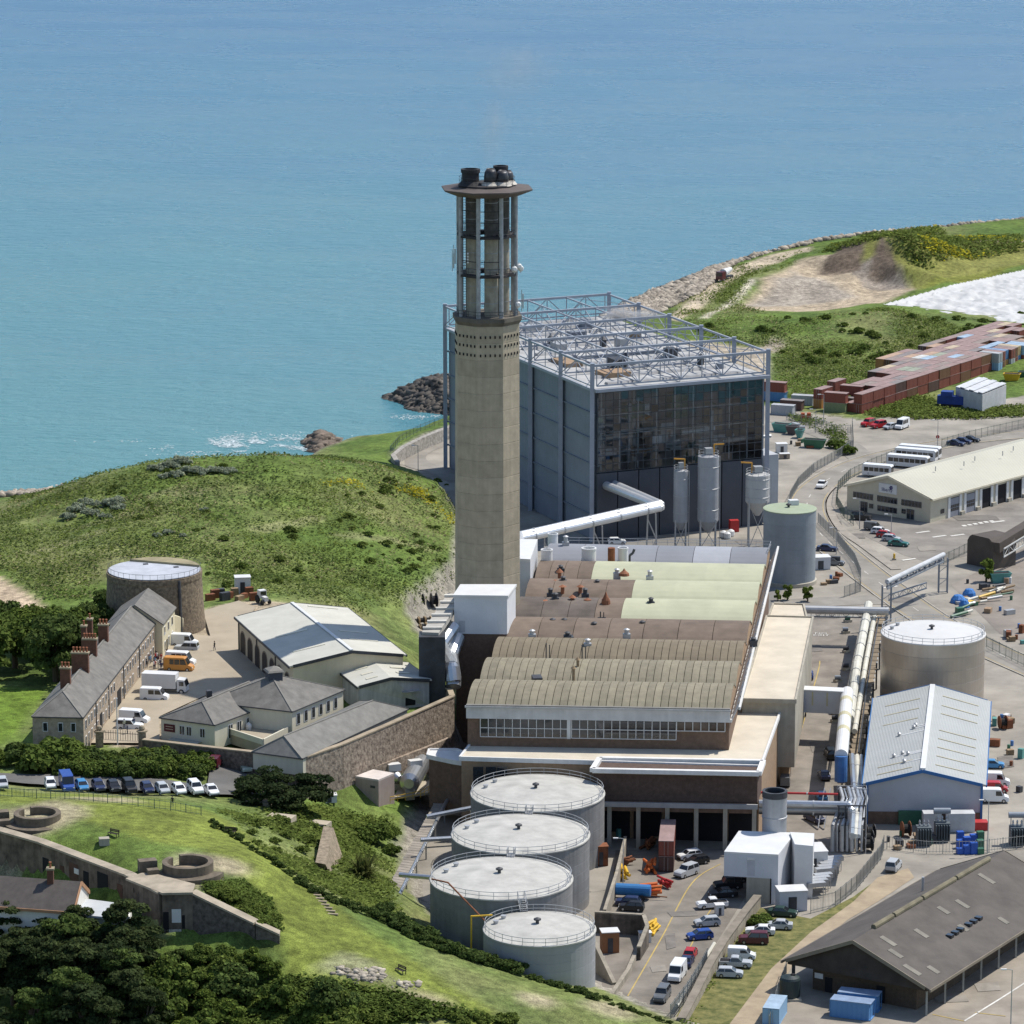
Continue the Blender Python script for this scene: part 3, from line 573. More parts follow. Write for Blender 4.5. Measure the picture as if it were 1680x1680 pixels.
# ================================================================ power station
SZ = 20.0
S_FL, S_FR, S_BR, S_BL = at(765,1158,SZ), at(1198,1165,SZ), at(1264,905,SZ), at(907,898,SZ)
def S(s, t, z=SZ):
    p = (S_FL*(1-s)+S_FR*s)*(1-t)+(S_BL*(1-s)+S_BR*s)*t; return Vector((p.x, p.y, z))
def build_station():
    t = thing('turbine_hall', S(.5,.5,0), 'long brown brick power station hall with eight barrel vaulted roof bays', 'building')
    vv = [1165,1127,1091,1058,1024,991,962,932,905]
    ty = [(at(1230,v,SZ).y-at(1230,vv[0],SZ).y)/(at(1230,vv[-1],SZ).y-at(1230,vv[0],SZ).y) for v in vv]
    olive = mat('olive_roof_sheet', (.225,.20,.14), .8, var=.16, vs=.5, rnd=.12, streak=.06, bump=.02)
    olive2 = mat('olive_brown_roof_sheet', (.19,.155,.105), .8, var=.14, vs=.4, rnd=.08)
    brown = mat('brown_roof_sheet', (.16,.12,.09), .8, var=.2, vs=.3, rnd=.1)
    darkr = mat('dark_brown_roof_sheet', (.12,.098,.082), .8, var=.3, vs=.2, rnd=.08)
    green = mat('pale_green_roof_coating', (.42,.425,.29), .7, var=.09, vs=.2, rnd=.03)
    grey = mat('grey_roof_coating', (.225,.235,.26), .7, var=.1, vs=.1, rnd=.08)
    grey2 = mat('light_grey_roof_coating', (.33,.34,.37), .7, var=.06)
    RISE = 2.1; NA = 10
    def arc(q): return RISE*(1-(2*q-1)**2)**.9
    def vault(k, s0, s1, m, name, th=.0, lift=0.):
        mb = MB(); t0, t1 = ty[k], ty[k+1]; a = []
        for i in range(NA+1):
            q = i/NA; a.append((t0+(t1-t0)*q, SZ+arc(q)+lift))
        vs_ = [S(s0,y,z) for y,z in a]+[S(s1,y,z) for y,z in a]+[S(s0,y,z-.25) for y,z in a]+[S(s1,y,z-.25) for y,z in a]; n = NA+1
        fs = []
        for i in range(NA): fs += [(i,n+i,n+i+1,i+1), (2*n+i,2*n+i+1,3*n+i+1,3*n+i), (i,i+1,2*n+i+1,2*n+i), (n+i,3*n+i,3*n+i+1,n+i+1)]
        fs += [(0,2*n,3*n,n), (NA,n+NA,3*n+NA,2*n+NA)]
        mb.add(vs_, fs); return mb.obj(name, m, t, smooth=False)
    plan = [(34,olive,None,None),(34,olive,None,None),(34,olive2,None,None),(7,brown,None,None),(5,darkr,.36 ,None),(5,brown,.43,None),(5,brown,.26,None),(6,grey,None,None)]
    gs = {4:.45, 5:.46, 6:.25}
    for k,(nsh,m,_,__) in enumerate(plan):
        if k in gs:
            g = gs[k]; n = 4
            for i in range(n): vault(k, g*i/n+.001, g*(i+1)/n-.001, [darkr,brown,brown][k-4] if i < 3 else brown, 'roof_sheet', lift=random.uniform(-.02,.02))
            for i in range(3): vault(k, g+(1-g)*i/3, g+(1-g)*(i+1)/3, green, 'coated_roof_sheet', lift=.04)
        else:
            for i in range(nsh):
                mm = m
                if k == 7 and i in (4,): mm = grey2
                vault(k, i/nsh+.0012, (i+1)/nsh-.0012, mm, 'roof_sheet', lift=random.uniform(0,.05) if nsh > 20 else 0)
        # arched end walls and valley gutter
        for s in (.003, .997):
            n = 8; base = []
            e = MB(); t0, t1 = ty[k], ty[k+1]; pts = [S(s,t0+(t1-t0)*i/n,SZ-.05+arc(i/n)-.2) for i in range(n+1)]
            e.poly(pts+[S(s,t1,SZ-1),S(s,t0,SZ-1)]); e.obj('vault_end', brick_tan if s > .5 else brick_brown, t)  # sunlit tan painted on the right-hand ends, plain brown on the left
        MB().beam(S(0,ty[k],SZ+.12), S(1,ty[k],SZ+.12), .7, .3).obj('valley_gutter', steel_dark if k == 4 else mat('lead_gutter',(.2,.19,.17),.7), t)
    # walls
    MB().hexa([S(.004,.002,0),S(.996,.002,0),S(.996,.998,0),S(.004,.998,0)],[S(.004,.002,SZ-.3),S(.996,.002,SZ-.3),S(.996,.998,SZ-.3),S(.004,.998,SZ-.3)]).obj('wall', brick_brown, t)
    w = (S_FR-S_FL).length; ly = 1/(S_BR-S_FR).length
    MB().hexa([S(0,-.25*ly,17.9),S(1,-.25*ly,17.9),S(1,.002,17.9),S(0,.002,17.9)],[S(0,-.25*ly,19.75),S(1,-.25*ly,19.75),S(1,.002,19.75),S(0,.002,19.75)]).obj('fascia', mat('weathered_white_fascia',(.5,.5,.5),.7,var=.12,streak=.1), t)
    MB().beam(S(-.004,-.35*ly,19.95), S(1.004,-.35*ly,19.95), .5, .3).obj('eaves_gutter', steel, t)
    panes = [(.055+i*.0305, 2) for i in range(11)]+[(.402+i*.0305, 2) for i in range(13)]+[(.80+i*.0305, 1) for i in range(6)]
    fr = mat('white_window_frame', (.55,.55,.54), .6, var=.1)
    warm = mat('tinted_window', (.05,.035,.025), .1, var=.4, rnd=.5, spec=.8)
    for s, rows in panes:
        for r in range(rows):
            z1 = 17.8-r*1.55; z0 = z1-1.4
            MB().hexa([S(s,-.03*ly,z0),S(s+.0265,-.03*ly,z0),S(s+.0265,.003,z0),S(s,.003,z0)],[S(s,-.03*ly,z1),S(s+.0265,-.03*ly,z1),S(s+.0265,.003,z1),S(s,.003,z1)]).obj('pane', glass if rows == 2 else warm, t)
    mb = MB()
    for s0, n, zb in ((.0535,12,14.75),(.4005,14,14.75),(.7985,7,16.3)):
        for i in range(n): mb.beam(S(s0+i*.0305,-.12*ly,zb), S(s0+i*.0305,-.12*ly,17.85), .13)
        for z in ((zb,16.3) if zb < 16 else (zb,)): mb.beam(S(s0,-.12*ly,z), S(s0+(n-1)*.0305,-.12*ly,z), .13)
    mb.obj('window_frame', fr, t)
    MB().hexa([S(.383,-.2*ly,14.6),S(.397,-.2*ly,14.6),S(.397,.002,14.6),S(.383,.002,14.6)],[S(.383,-.2*ly,17.9),S(.397,-.2*ly,17.9),S(.397,.002,17.9),S(.383,.002,17.9)]).obj('pilaster', fr, t)
    # right side: sloping white eaves band with struts
    for k in range(8):
        for j in range(5):
            y = lerp(ty[k], ty[k+1], (j+.2)/5); MB().beam(S(1.004,y,SZ-1.8), S(1.03,y+.008,SZ+.4+arc((j+.2)/5)*.4), .4, .15).obj('eaves_strut', mat('white_eaves', (.62,.61,.58), .6, var=.1), t)
    MB().beam(S(1.035,0,SZ+.3), S(1.035,1,SZ+.9), .35, .5).obj('verge_trim', MATS['white_eaves'], t)
    MB().beam(S(1.004,0,SZ-1.9), S(1.004,1,SZ-1.9), .3, .5).obj('verge_trim', MATS['white_eaves'], t)
    # things on the vaults
    def on(u, v, dz=0):                     # place on the roof by sight
        p = at(u, v, SZ+RISE*.8); return Vector((p.x, p.y, SZ+RISE*.75+dz))
    for u, v, h, m in ((1012,944,1.2,'s'),(1066,952,1.8,'s'),(1068,992,1.2,'b'),(1054,1025,.6,'b'),(1028,1046,1.5,'s'),(920,935,.8,'b'),(918,948,1.9,'r'),(924,955,1.,'b'),(911,955,.6,'r'),(923,967,1,'r'),(952,967,1,'r'),(903,980,1.6,'k'),(911,986,1.4,'k'),(939,987,1.4,'r'),(960,981,1.7,'k'),(964,988,.9,'r'),(895,988,.6,'r'),(994,987,1.,'r'),(980,958,.7,'b'),(873,1045,1.2,'s'),(931,1044,.7,'k'),(896,1080,2.8,'t'),(955,1082,2.6,'t'),(948,1095,1.4,'y'),(941,1113,1.8,'y'),(964,1060,1.2,'s'),(985,1013,1.2,'t'),(907,1020,.5,'k'),(926,1020,.5,'k'),(975,1026,.5,'k'),(1236,1052,.6,'k'),(928,898,2.2,'s')):
        p = on(u, v); mm = {'s':steel,'b':steel_dark,'r':mat('terracotta_vent',(.25,.1,.05),.8,var=.3),'k':steel_dark,'t':steel_dark,'y':timber}[m]; mb = MB()
        if m == 'r': mb.lathe(p, [(.35,-.8),(.35,h*.6),(.75,h*.65),(.1,h)], 10)
        elif m == 't': mb.tube(p-Vector((0,0,.8)), p+Vector((0,0,h)), .12); mb.tube(p+Vector((.6,0,-.8)), p+Vector((.6,0,h*.9)), .1); mb.beam(p+Vector((-.5,0,0)),p+Vector((1,0,0)),.3)
        elif m == 'y': mb.lathe(p, [(.25,-.8),(.25,h),(.5,h+.05),(.1,h+.5)], 8)
        else: mb.obox((p.x,p.y,p.z-.8), .1, 1.3, 1.0, h*.55+.8); mb.lathe(p, [(.4,h*.5),(.4,h),(.6,h+.1),(.2,h+.3)], 8)
        mb.obj('roof_vent', mm, t)
    for u, v, w_, l_ in ((990,1110-5,0,0),(881,1110,1.6,2.6),(933,1044,1.6,2.),(974,978,0,0)):
        if w_:
            p = on(u, v); MB().obox((p.x,p.y,p.z-.9), .12, w_, l_, 1.05).obj('roof_hatch', steel_dark, t)
    p = at(994,988,SZ+2.2); MB().lathe((p.x,p.y,SZ+1.8), [(.9,0),(.75,.8),(.3,1.7),(.05,2.4)], 12).obj('cowl', MATS['terracotta_vent'], t)
    p = at(1024,941,SZ+2.2); MB().lathe((p.x,p.y,SZ+1.8), [(1.,0),(.9,.5),(.3,1.0),(.05,1.4)], 12).obj('cowl', MATS['terracotta_vent'], t)
    # stub stacks along the grey bay
    for u, v, r, h in ((897,926,1.1,4.2),(966,922,1.4,4.0),(1022,918,1.0,3.6),(907,893,1.0,3.4)):
        p = at(u, v, SZ+1); st = MB().lathe((p.x,p.y,SZ-.5), [(r,0),(r,h),(r*1.06,h+.02),(r*1.06,h+.3),(r*.85,h+.3),(r*.85,h-.6)], 18).obj('exhaust_stack', white_paint, t)
        MB().obox((p.x,p.y,SZ-.6), .12, 3.2*r, 2.6*r, .9).obj('stack_base', mat('pale_roof_plinth',(.3,.29,.27),.8), t)
    p = at(1003,922,SZ+1); mb = MB().lathe((p.x,p.y,SZ-.5), [(.7,0),(.7,4.3),(.5,4.3)], 12); mb.obj('exhaust_stack', rust, t)
    p = at(1033,921,SZ+1); MB().path([(p.x,p.y,SZ-.5),(p.x,p.y,SZ+2.2),(p.x+.6,p.y,SZ+2.6),(p.x+.9,p.y,SZ+3.4)], .25, 6).obj('exhaust_pipe', steel_dark, t)
    rail(MB(), [S(.05,1.01,SZ+.6), S(1,1.01,SZ+.6), S(1,.92,SZ+1.4)], 1.2, .05, 3).obj('roof_handrail', steel, t)
    return t
STATION = build_station()
# ================================================================ low blocks of the power station
def quad_prism(mb, px, zt, zb):           # plan outline sighted at the top height
    return mb.prism([at(u, v, zt).xy for u, v in px], zb, zt)
cream_roof = mat('cream_flat_roof', (.56,.50,.40), .85, var=.12, vs=.18, bump=.01)
gravel_roof = mat('gravel_flat_roof', (.36,.31,.24), .95, var=.25, vs=.5)
def flat_block(name, px, zt, zb, wallm, roofm, label, trimm=None, th=.5, over=.3):
    t = thing(name, sum((at(u,v,zt) for u,v in px), Vector())/len(px)*1.0, label, 'building')
    loc = Vector(t.location); loc.z = zb; t.location = loc; ORG[t] = tuple(loc)
    P = [at(u, v, zt) for u, v in px]; c = sum(P, Vector())/len(P)
    MB().prism([(p.x,p.y) for p in P], zb, zt-th).obj('wall', wallm, t)
    Q = [p+(p-c).normalized()*over for p in P]
    MB().slab(Q, th).obj('roof', roofm, t)
    if trimm:
        mb = MB(); n = len(Q)
        for i in range(n): mb.beam(Q[i]+Vector((0,0,-.1)), Q[(i+1)%n]+Vector((0,0,-.1)), .35, .75)
        mb.obj('parapet', trimm, t)
    return t
white_trim = mat('white_parapet', (.68,.67,.65), .6, var=.08, streak=.08)
pod = flat_block('station_podium', [(757,1243),(1246,1257),(1281,1160),(1195,1152),(800,1190)], 13, 0, brick_tan, cream_roof, 'flat roofed brick podium wrapped around the front of the vaulted hall', white_trim)
for i, u in enumerate((776,797,815)):     # tall window of the podium
    a, b = aty(u, 1252, at(u,1247,13).y-.6), aty(u+17, 1252, at(u,1247,13).y-.6)
    MB().hexa([(a.x,a.y,6.5),(b.x,b.y,6.5),(b.x,b.y+.2,6.5),(a.x,a.y+.2,6.5)],[(a.x,a.y,12),(b.x,b.y,12),(b.x,b.y+.2,12),(a.x,a.y+.2,12)]).obj('pane', glass, pod)
can = flat_block('station_porch', [(706,1231),(748,1231),(772,1240),(765,1252),(742,1248),(704,1240)], 11, 2, brick_brown, white_trim, 'low brick porch with white flat canopy at the hall corner', white_trim)
# projecting front block on columns
fb = thing('front_block', at(1108,1262,13).xy.to_3d(), 'dark brick upper storey jutting out on columns above the loading bays', 'building')
quad_prism(MB(), [(974,1264),(1243,1269),(1250,1252),(985,1247)], 13.0, 8.0).obj('wall', mat('dark_front_brick',(.10,.066,.052),.9,var=.2,vs=1.5,streak=.06), fb)
P = [at(u,v,13.3) for u,v in [(972,1263.5),(1245,1269),(1252,1250),(984,1245)]]
mb = MB()
for i in range(4): mb.beam(P[i], P[(i+1)%4], .9, .7)
mb.obj('parapet', white_trim, fb)
MB().slab([p-Vector((0,0,.35)) for p in P], .2).obj('roof', gravel_roof, fb)
a, b = at(975,1320,7.6), at(1243,1325,7.6)
MB().beam(a+Vector((0,-.3,.2)), b+Vector((0,-.3,.2)), .4, .8).obj('fascia', mat('grey_fascia',(.3,.3,.3),.7), fb)
for i in range(6):
    p = lerp(at(1000,1336,6), at(1238,1340,6), i/5); MB().beam((p.x,p.y+1,0), (p.x,p.y+1,7.8), .7).obj('column', concrete, fb)
MB().prism([(p.x,p.y) for p in (at(985,1330,6.5)+Vector((0,1,0)), at(1240,1335,6.5)+Vector((0,1,0)), at(1243,1269,13)+Vector((0,5,0)), at(985,1265,13)+Vector((0,5,0)))], 6.2, 7.95).obj('bay_lintel', brick_brown, fb)
for i in range(5):
    A_, B_ = at(985,1249.6,13), at(1246,1257,13); a, b = lerp(A_,B_,i/5+.012), lerp(A_,B_,(i+1)/5-.012); n_ = Vector((0,-.35,0))
    MB().hexa([(q.x,q.y,0) for q in (a+n_,b+n_,b,a)], [(q.x,q.y,6.9) for q in (a+n_,b+n_,b,a)]).obj('bay_shade_panel', black, fb)  # flat black sheets on the podium wall, painting the shade of recessed bays
# right hand annexes
an1 = flat_block('station_side_annex', [(1218,1147),(1305,1149),(1333,1014),(1258,1012)], 15.5, 3.5, concrete, cream_roof, 'long cream flat roofed annex beside the vaulted hall', concrete)
an2 = flat_block('station_rear_annex', [(1263,1011),(1322,1013),(1317,993),(1270,992)], 13.5, 0, concrete, cream_roof, 'small cream flat roofed annex behind the longer one', concrete)
quad_prism(MB(), [(1225,1140),(1296,1142),(1325,1020),(1262,1018)], 15., 0).obj('lower_wall', brick_tan, an1)
# white clad duct house on the brick shaft
dh = thing('duct_house', aty(790,1040,680).xy.to_3d(), 'tall brick shaft topped by a white corrugated box in front of the chimney', 'building')
a, b, c, d = at(745,978,27.9), at(832,979,27.9), at(846,961,27.9), at(757,961,27.9)
MB().prism([a.xy,b.xy,c.xy,d.xy], 21.0, 27.8).obj('white_box', white_clad, dh)
MB().slab([p+Vector((0,0,.25)) for p in (a+Vector((-.2,-.2,0)),b+Vector((.2,-.2,0)),c+Vector((.2,.2,0)),d+Vector((-.2,.2,0)))], .4).obj('roof', white_paint, dh)
MB().prism([(a+Vector((.3,.2,0))).xy,(b+Vector((-.2,.2,0))).xy,(c+Vector((-.3,4,0))).xy,(d+Vector((.2,4,0))).xy], 0, 21.0).obj('brick_shaft', brick_brown, dh)
mb = MB(); mb.obox((lerp(a,b,.15).x, a.y-.06, 21.3), 0, 1.1, .1, 2.1); mb.obj('door', mat('grey_door',(.45,.46,.48),.6), dh)
wb = thing('chimney_side_house', at(866,905,25).xy.to_3d(), 'narrow white box building against the right side of the chimney', 'building')
q = [at(852,919,25),at(870,920,25),at(882,887,25),at(853,887,25)]
MB().prism([p.xy for p in q], 8, 24.8).obj('wall', mat('pale_cladding',(.55,.56,.58),.6,var=.06), wb); MB().slab([p+Vector((0,0,.3)) for p in q], .5).obj('roof', white_paint, wb)
MB().prism([p.xy for p in q], 0, 8).obj('brick_base', brick_brown, wb)
# sloping gallery from chimney down past the duct house
gal = thing('conveyor_gallery', aty(725,1010,690).xy.to_3d(), 'sloping white edged gallery left of the duct house', 'gallery')
p0, p1 = aty(748,978,686), aty(706,1042,664)
MB().beam(p0, p1, 3.0, 1.0).obj('deck', mat('gallery_deck',(.4,.38,.34),.8), gal)
for k in range(6):
    p = lerp(p0, p1, (k+.5)/6); MB().beam(p+Vector((-1.7,0,.7)), p+Vector((1.7,0,.7)), .8, .35).obj('cover_plate', mat('gallery_cover',(.55,.53,.48),.8,rnd=.15), gal)
for k in range(3):
    p = lerp(p0, p1, .25+k*.33); MB().beam((p.x,p.y,ground_z(p.x,p.y)-.3), (p.x,p.y,p.z-.4), .6).obj('support', steel_dark, gal)
MB().prism([(p1.x-2,p1.y-1.5),(p1.x+2.6,p1.y-1.5),(p1.x+2.6,p1.y+3),(p1.x-2,p1.y+3)], 0, p1.z).obj('end_house', steel_dark, gal)
# insulated ducts bending down beside the brick shaft
al = mat('aluminium_lagging', (.5,.52,.54), .35, .8, var=.12, vs=.5, bump=.02)
for k, du in enumerate((0, 17)):
    pts = [aty(744-du*.1+du*.5, 1028+du, 676), aty(722+du, 1060+du, 672), aty(741+du*.2, 1095+du, 664), aty(744, 1118+du*.5, 663)]
    mb = MB().path(pts, 1.35, 12)
    for p in pts[1:-1]: mb.lathe(p-Vector((0,0,1.3)), [(.6,0),(1.3,.8),(1.35,1.5),(.8,2.4)], 12)
    single(mb, 'lagged_duct', al, ['silver lagged duct bending round the brick shaft, the outer one','silver lagged duct bending round the brick shaft, the one against the wall'][k], 'duct')
# flue duct from incinerator to chimney
fd = thing('flue_duct', at(1082,832,13).xy.to_3d(), 'pair of shiny white flue pipes crossing from the glass fronted hall to the chimney', 'pipe')
fm = mat('bright_lagging', (.66,.67,.68), .35, .5, var=.06)
e0 = at(1083,832,13); e1 = at(853,884,13); dirn = (e1-e0).normalized()
for off, dz in ((0,0),(1.9,.3)):
    w0 = aty(992+off*9, 792-off*2, 843.5)
    a_ = e0+Vector((0,off*.8,dz)); b_ = e1+Vector((0,off*.8,dz)); mb = MB().tube(Vector((w0.x,846,12.5)), a_, .95, 14); mb.tube(a_, b_, .95, 14); mb.tube(b_, Vector((CC.x+1+off*.5,CC.y+5,16+dz)), .95, 14); mb.lathe(a_-Vector((0,0,.95)), [(.3,0),(.95,.5),(1.0,.95),(.95,1.4),(.3,1.9)], 14)
    pipe = mb.obj('pipe', fm, fd, smooth=False)
    bands = MB()
    for k in range(5): q = lerp(a_, b_, (k+.5)/5); bands.tube(q, q+dirn*.35, 1.05, 14)
    bands.obj('joint_band', steel, pipe)
for k, u in enumerate((0.06,.45,.8)):
    q = lerp(e0, e1, u); mb = MB()
    for sx in (-1.2,1.2):
        for sy in (-.5,2.): mb.beam((q.x+sx,q.y+sy,0), (q.x+sx*.7,q.y+sy,12), .25)
        mb.beam((q.x-1.2,q.y+(sx>0)*2-.5,1), (q.x+1.,q.y+(sx>0)*2-.5,6), .15); mb.beam((q.x+1.1,q.y+(sx>0)*2-.5,6), (q.x-1.,q.y+(sx>0)*2-.5,11), .15)
    mb.obj('trestle', steel, fd)
# ================================================================ storage tanks
def tank(u, v, au, z, label, shellm, roofm, dome=1.0, courses=7, railm=None, stairs=None, zb=0., name='storage_tank', ridge=0):
    c = at(u, v, z); r = au/F*(c-Vector((0,0,CAMH))).length; c0 = Vector((c.x,c.y,zb))
    t = thing(name, c0, label, 'tank'); h = z-zb
    for k in range(courses):
        z0, z1 = h*k/courses, h*(k+1)/courses
        MB().lathe(c0, [(r-.03,z0),(r,z0+.03),(r,z1-.03),(r-.03,z1)], 64).obj('shell_course', shellm, t)
    MB().lathe(c0, [(r+.12,h-.12),(r+.12,h+.06),(r*.97,h+.12),(r*.5,h+dome*.62),(.01,h+dome)], 64).obj('roof', roofm, t)
    top = Vector((c.x,c.y,z)); rail(MB(), ring(top, r-.15, 30), 1.15, .05, 3., 1, True).obj('handrail', railm or steel, t)
    MB().lathe(c0+Vector((-.3,-.2,h+dome-.1)), [(.25,0),(.25,.5),(.55,.55),(.55,.75),(.1,.95)], 10).obj('roof_vent', steel_dark, t)
    for a in (2.5, 2.9):
        q = top+Vector((math.cos(a)*r*.8, math.sin(a)*r*.8, .2)); MB().lathe(q, [(.35,0),(.35,.5),(.45,.5),(.45,.6),(.05,.6)], 10).obj('manhole', steel, t)
    return t, c, r
tank_grey = mat('grey_tank_paint', (.215,.213,.21), .7, var=.14, vs=.4, rnd=.05, streak=.14)
tank_top = mat('pale_tank_top', (.43,.42,.385), .75, var=.18, vs=.35, streak=.0)
T1 = tank(882,1301,109.5,11,'grey oil tank with railed pale top, right against the dark brick front block', tank_grey, tank_top)
T2 = tank(854,1368.5,113,11,'grey oil tank second in the row from the brick block', tank_grey, tank_top)
T3 = tank(822.5,1441,116.5,11,'grey oil tank third in the row, linked by steps to the smaller one', tank_grey, tank_top)
T4 = tank(885,1524,91.5,9.4,'smallest pale grey oil tank, next to the bench on the grass slope', mat('light_grey_tank_paint',(.31,.312,.32),.7,var=.06,vs=.3,rnd=.03,streak=.05), tank_top)
T5 = tank(1531,1038,84.5,15,'big shiny metal oil tank with bright white top beside the pipe rack', mat('bare_aluminium_shell',(.46,.41,.36),.38,.75,var=.12,vs=.12,rnd=.08,streak=.05), mat('white_tank_top',(.57,.565,.55),.6,var=.04), .8, 6)
T6 = tank(1296,834,43,16,'grey cylindrical water tank with green top beside the road', mat('bluish_tank_steel',(.235,.265,.29),.6,var=.1,vs=.3,rnd=.05,streak=.05), mat('green_tank_top',(.31,.36,.25),.8,var=.08), .35, 6, name='water_tank')
for ch in list(T6[0].children):
    if ch.name.startswith(('handrail','manhole')): bpy.data.objects.remove(ch)
p = T6[1]; MB().obox((p.x+.9,p.y+2.6,16.2), .2, 2.0, 1.6, 1.1).obj('hatch_box', white_paint, T6[0])
MB().lathe((p.x,p.y,0), [(T6[2]+.35,0),(T6[2]+.35,.8),(T6[2],.9)], 48).obj('base_ring', concrete, T6[0])
def steps(pa, pb, w, label):
    t = thing('tank_steps', (pa.x,pa.y,min(pa.z,pb.z)), label, 'stairs'); d = (pb-pa); d.z = 0; d.normalize(); s = Vector((-d.y,d.x,0)); n = 7
    for k in range(n):
        q = lerp(pa, pb, (k+.5)/n); MB().obox((q.x,q.y,q.z), math.atan2(d.y,d.x), .34, w, .07).obj('tread', steel, t)
    for sg in (-1,1):
        MB().beam(pa+s*(sg*w/2), pb+s*(sg*w/2), .08, .25).obj('stringer', steel, t)
        mb = MB(); z = Vector((0,0,1.1)); mb.tube(pa+s*(sg*w/2)+z, pb+s*(sg*w/2)+z, .05, 5)
        for q in (0,.5,1): p = lerp(pa,pb,q)+s*(sg*w/2); mb.tube(p, p+z, .05, 5)
        mb.obj('handrail', steel, t)
for (A, B, lab) in ((T1,T2,'short steel steps joining the two oil tanks nearest the brick block'),(T2,T3,'short steel steps joining the second and third oil tanks'),(T3,T4,'steep steel steps from the third oil tank down to the smallest one')):
    d = (B[1]-A[1]); d.z = 0; d.normalize(); pa = A[1]-Vector((0,0,0))+d*(A[2]-.2); pb = B[1]-d*(B[2]-.2)
    if (pb-pa).length < 1.6: pb = pa+d*1.7+Vector((0,0,pb.z-pa.z-.3)) if False else pb
    steps(pa+Vector((0,0,.15)), pb+Vector((0,0,.15)), 1.1, lab)
# ================================================================ ground sheets, roads, kerbs, lines
struct(MB().poly([(-9000,-9000,-1.2),(9000,-9000,-1.2),(9000,431.5,-1.2),(-9000,431.5,-1.2)]), 'reflection_ground', mat('dark_reflection_ground', (.07,.08,.055), .95, var=.6, vs=.02))  # unseen plane behind the camera, added to darken the glass front's reflections
def sheet(name, px, z, m, zs=None):
    pts = [at(u, v, zs if zs is not None else 0).xy for u, v in px]
    n = len(pts); a = sum(pts[i].x*pts[(i+1)%n].y-pts[(i+1)%n].x*pts[i].y for i in range(n))
    if a < 0: pts = pts[::-1]
    vo, eo, fo_, *_ = delaunay_2d_cdt([Vector(p) for p in pts], [], [list(range(n))], 1, 1e-4)
    return struct(MB().add([(p.x,p.y,z) for p in vo], [tuple(f) for f in fo_]), name, m)
def smooth_px(px, n=8):
    out = []
    P = [Vector(p) for p in px]
    for i in range(len(P)-1):
        p0, p1, p2, p3 = P[max(i-1,0)], P[i], P[i+1], P[min(i+2,len(P)-1)]
        for k in range(n):
            t = k/n; out.append(.5*((2*p1)+(p2-p0)*t+(2*p0-5*p1+4*p2-p3)*t*t+(3*p1-p0-3*p2+p3)*t**3))
    return out+[P[-1]]
def strip(name, px, w, z, m, off=0., h=0., sm=True, kind=True, zs=0.):
    W = [at(u, v, zs).xy for u, v in px]
    W = smooth_px(W) if sm else [Vector(p) for p in W]
    l, r = [], []
    for i, p in enumerate(W):
        t = (W[min(i+1,len(W)-1)]-W[max(i-1,0)]).normalized(); n = Vector((-t.y, t.x)); l.append(p+n*(off+w/2)); r.append(p+n*(off-w/2))
    mb = MB(); k = len(W)
    if h: 
        for i in range(k-1): mb.hexa([(*r[i],z),(*r[i+1],z),(*l[i+1],z),(*l[i],z)],[(*r[i],z+h),(*r[i+1],z+h),(*l[i+1],z+h),(*l[i],z+h)])
    else: mb.add([(*p,z) for p in l]+[(*p,z) for p in r], [(i,k+i,k+i+1,i+1) for i in range(k-1)])
    return struct(mb, name, m)
yard_mat = mat('worn_yard_concrete', (.28,.255,.215), .9, var=.3, vs=.09, bump=.01, det=9.)
sheet('works_yard', works_px, .02, yard_mat)
sheet('side_yard', [(1262,1012),(1415,1012),(1425,1200),(1425,1395),(1240,1400),(1262,1330),(1282,1200)], .05, mat('brown_asphalt',(.215,.19,.16),.9,var=.32,vs=.16,det=9.))
sheet('car_yard', [(985,1640),(1000,1500),(1010,1395),(1250,1392),(1255,1420),(1180,1540),(1090,1690),(1050,1690)], .05, mat('tank_yard_asphalt',(.20,.178,.15),.9,var=.3,vs=.16,det=9.))
sheet('hall_forecourt', [(860,900),(990,880),(1260,885),(1300,905),(1290,960),(1262,1000),(900,905)], .05, mat('dark_forecourt',(.20,.19,.175),.9,var=.15,vs=.1))
sheet('shed_yard', [(1255,1690),(1300,1600),(1400,1560),(1680,1500),(1760,1540),(1760,1700)], .05, mat('shed_yard_concrete',(.275,.24,.195),.9,var=.26,vs=.14,det=9.))
sheet('depot_yard', [(1385,828),(1400,800),(1560,720),(1700,690),(1760,760),(1760,860),(1640,900),(1530,925),(1480,910),(1420,880)], .05, mat('depot_asphalt',(.22,.2,.175),.9,var=.28,vs=.12,det=9.))
sheet('scrap_yard_ground', [(1560,960),(1680,900),(1760,920),(1760,1080),(1640,1040)], .05, mat('scrap_yard_dirt',(.23,.2,.17),.9,var=.25,vs=.1))
road_px = [(1820,705),(1700,712),(1590,722),(1500,738),(1420,758),(1362,785),(1330,812),(1325,840),(1345,875),(1390,915),(1450,962),(1530,1018),(1620,1065),(1780,1135)]
strip('road', road_px, 8.4, .09, road_mat)
strip('side_road', [(1420,758),(1385,728),(1330,705),(1280,690)], 7, .085, road_mat)
strip('works_road', [(1480,985),(1420,985),(1350,988),(1290,992)], 8, .085, road_mat)
for k, o in enumerate((4.35, -4.35)): strip('kerb', road_px[2:] if k else road_px, .3, .05, kerb_mat, off=o, h=.14)
for o in (3.7, -3.7): strip('edge_line', road_px, .13, .10, yellow_line, off=o)
Wp = smooth_px([at(u,v,0).xy for u,v in road_px])
acc = 0
mb = MB()
for a, b in zip(Wp[:-1], Wp[1:]):
    d = (b-a); L = d.length; d.normalize(); n = Vector((-d.y,d.x)); acc += L
    if acc > 9:
        acc = 0; q = a; mb.add([(*(q+n*.07),.105),(*(q-n*.07),.105),(*(q-n*.07+d*3.2),.105),(*(q+n*.07+d*3.2),.105)], [(0,1,2,3)])
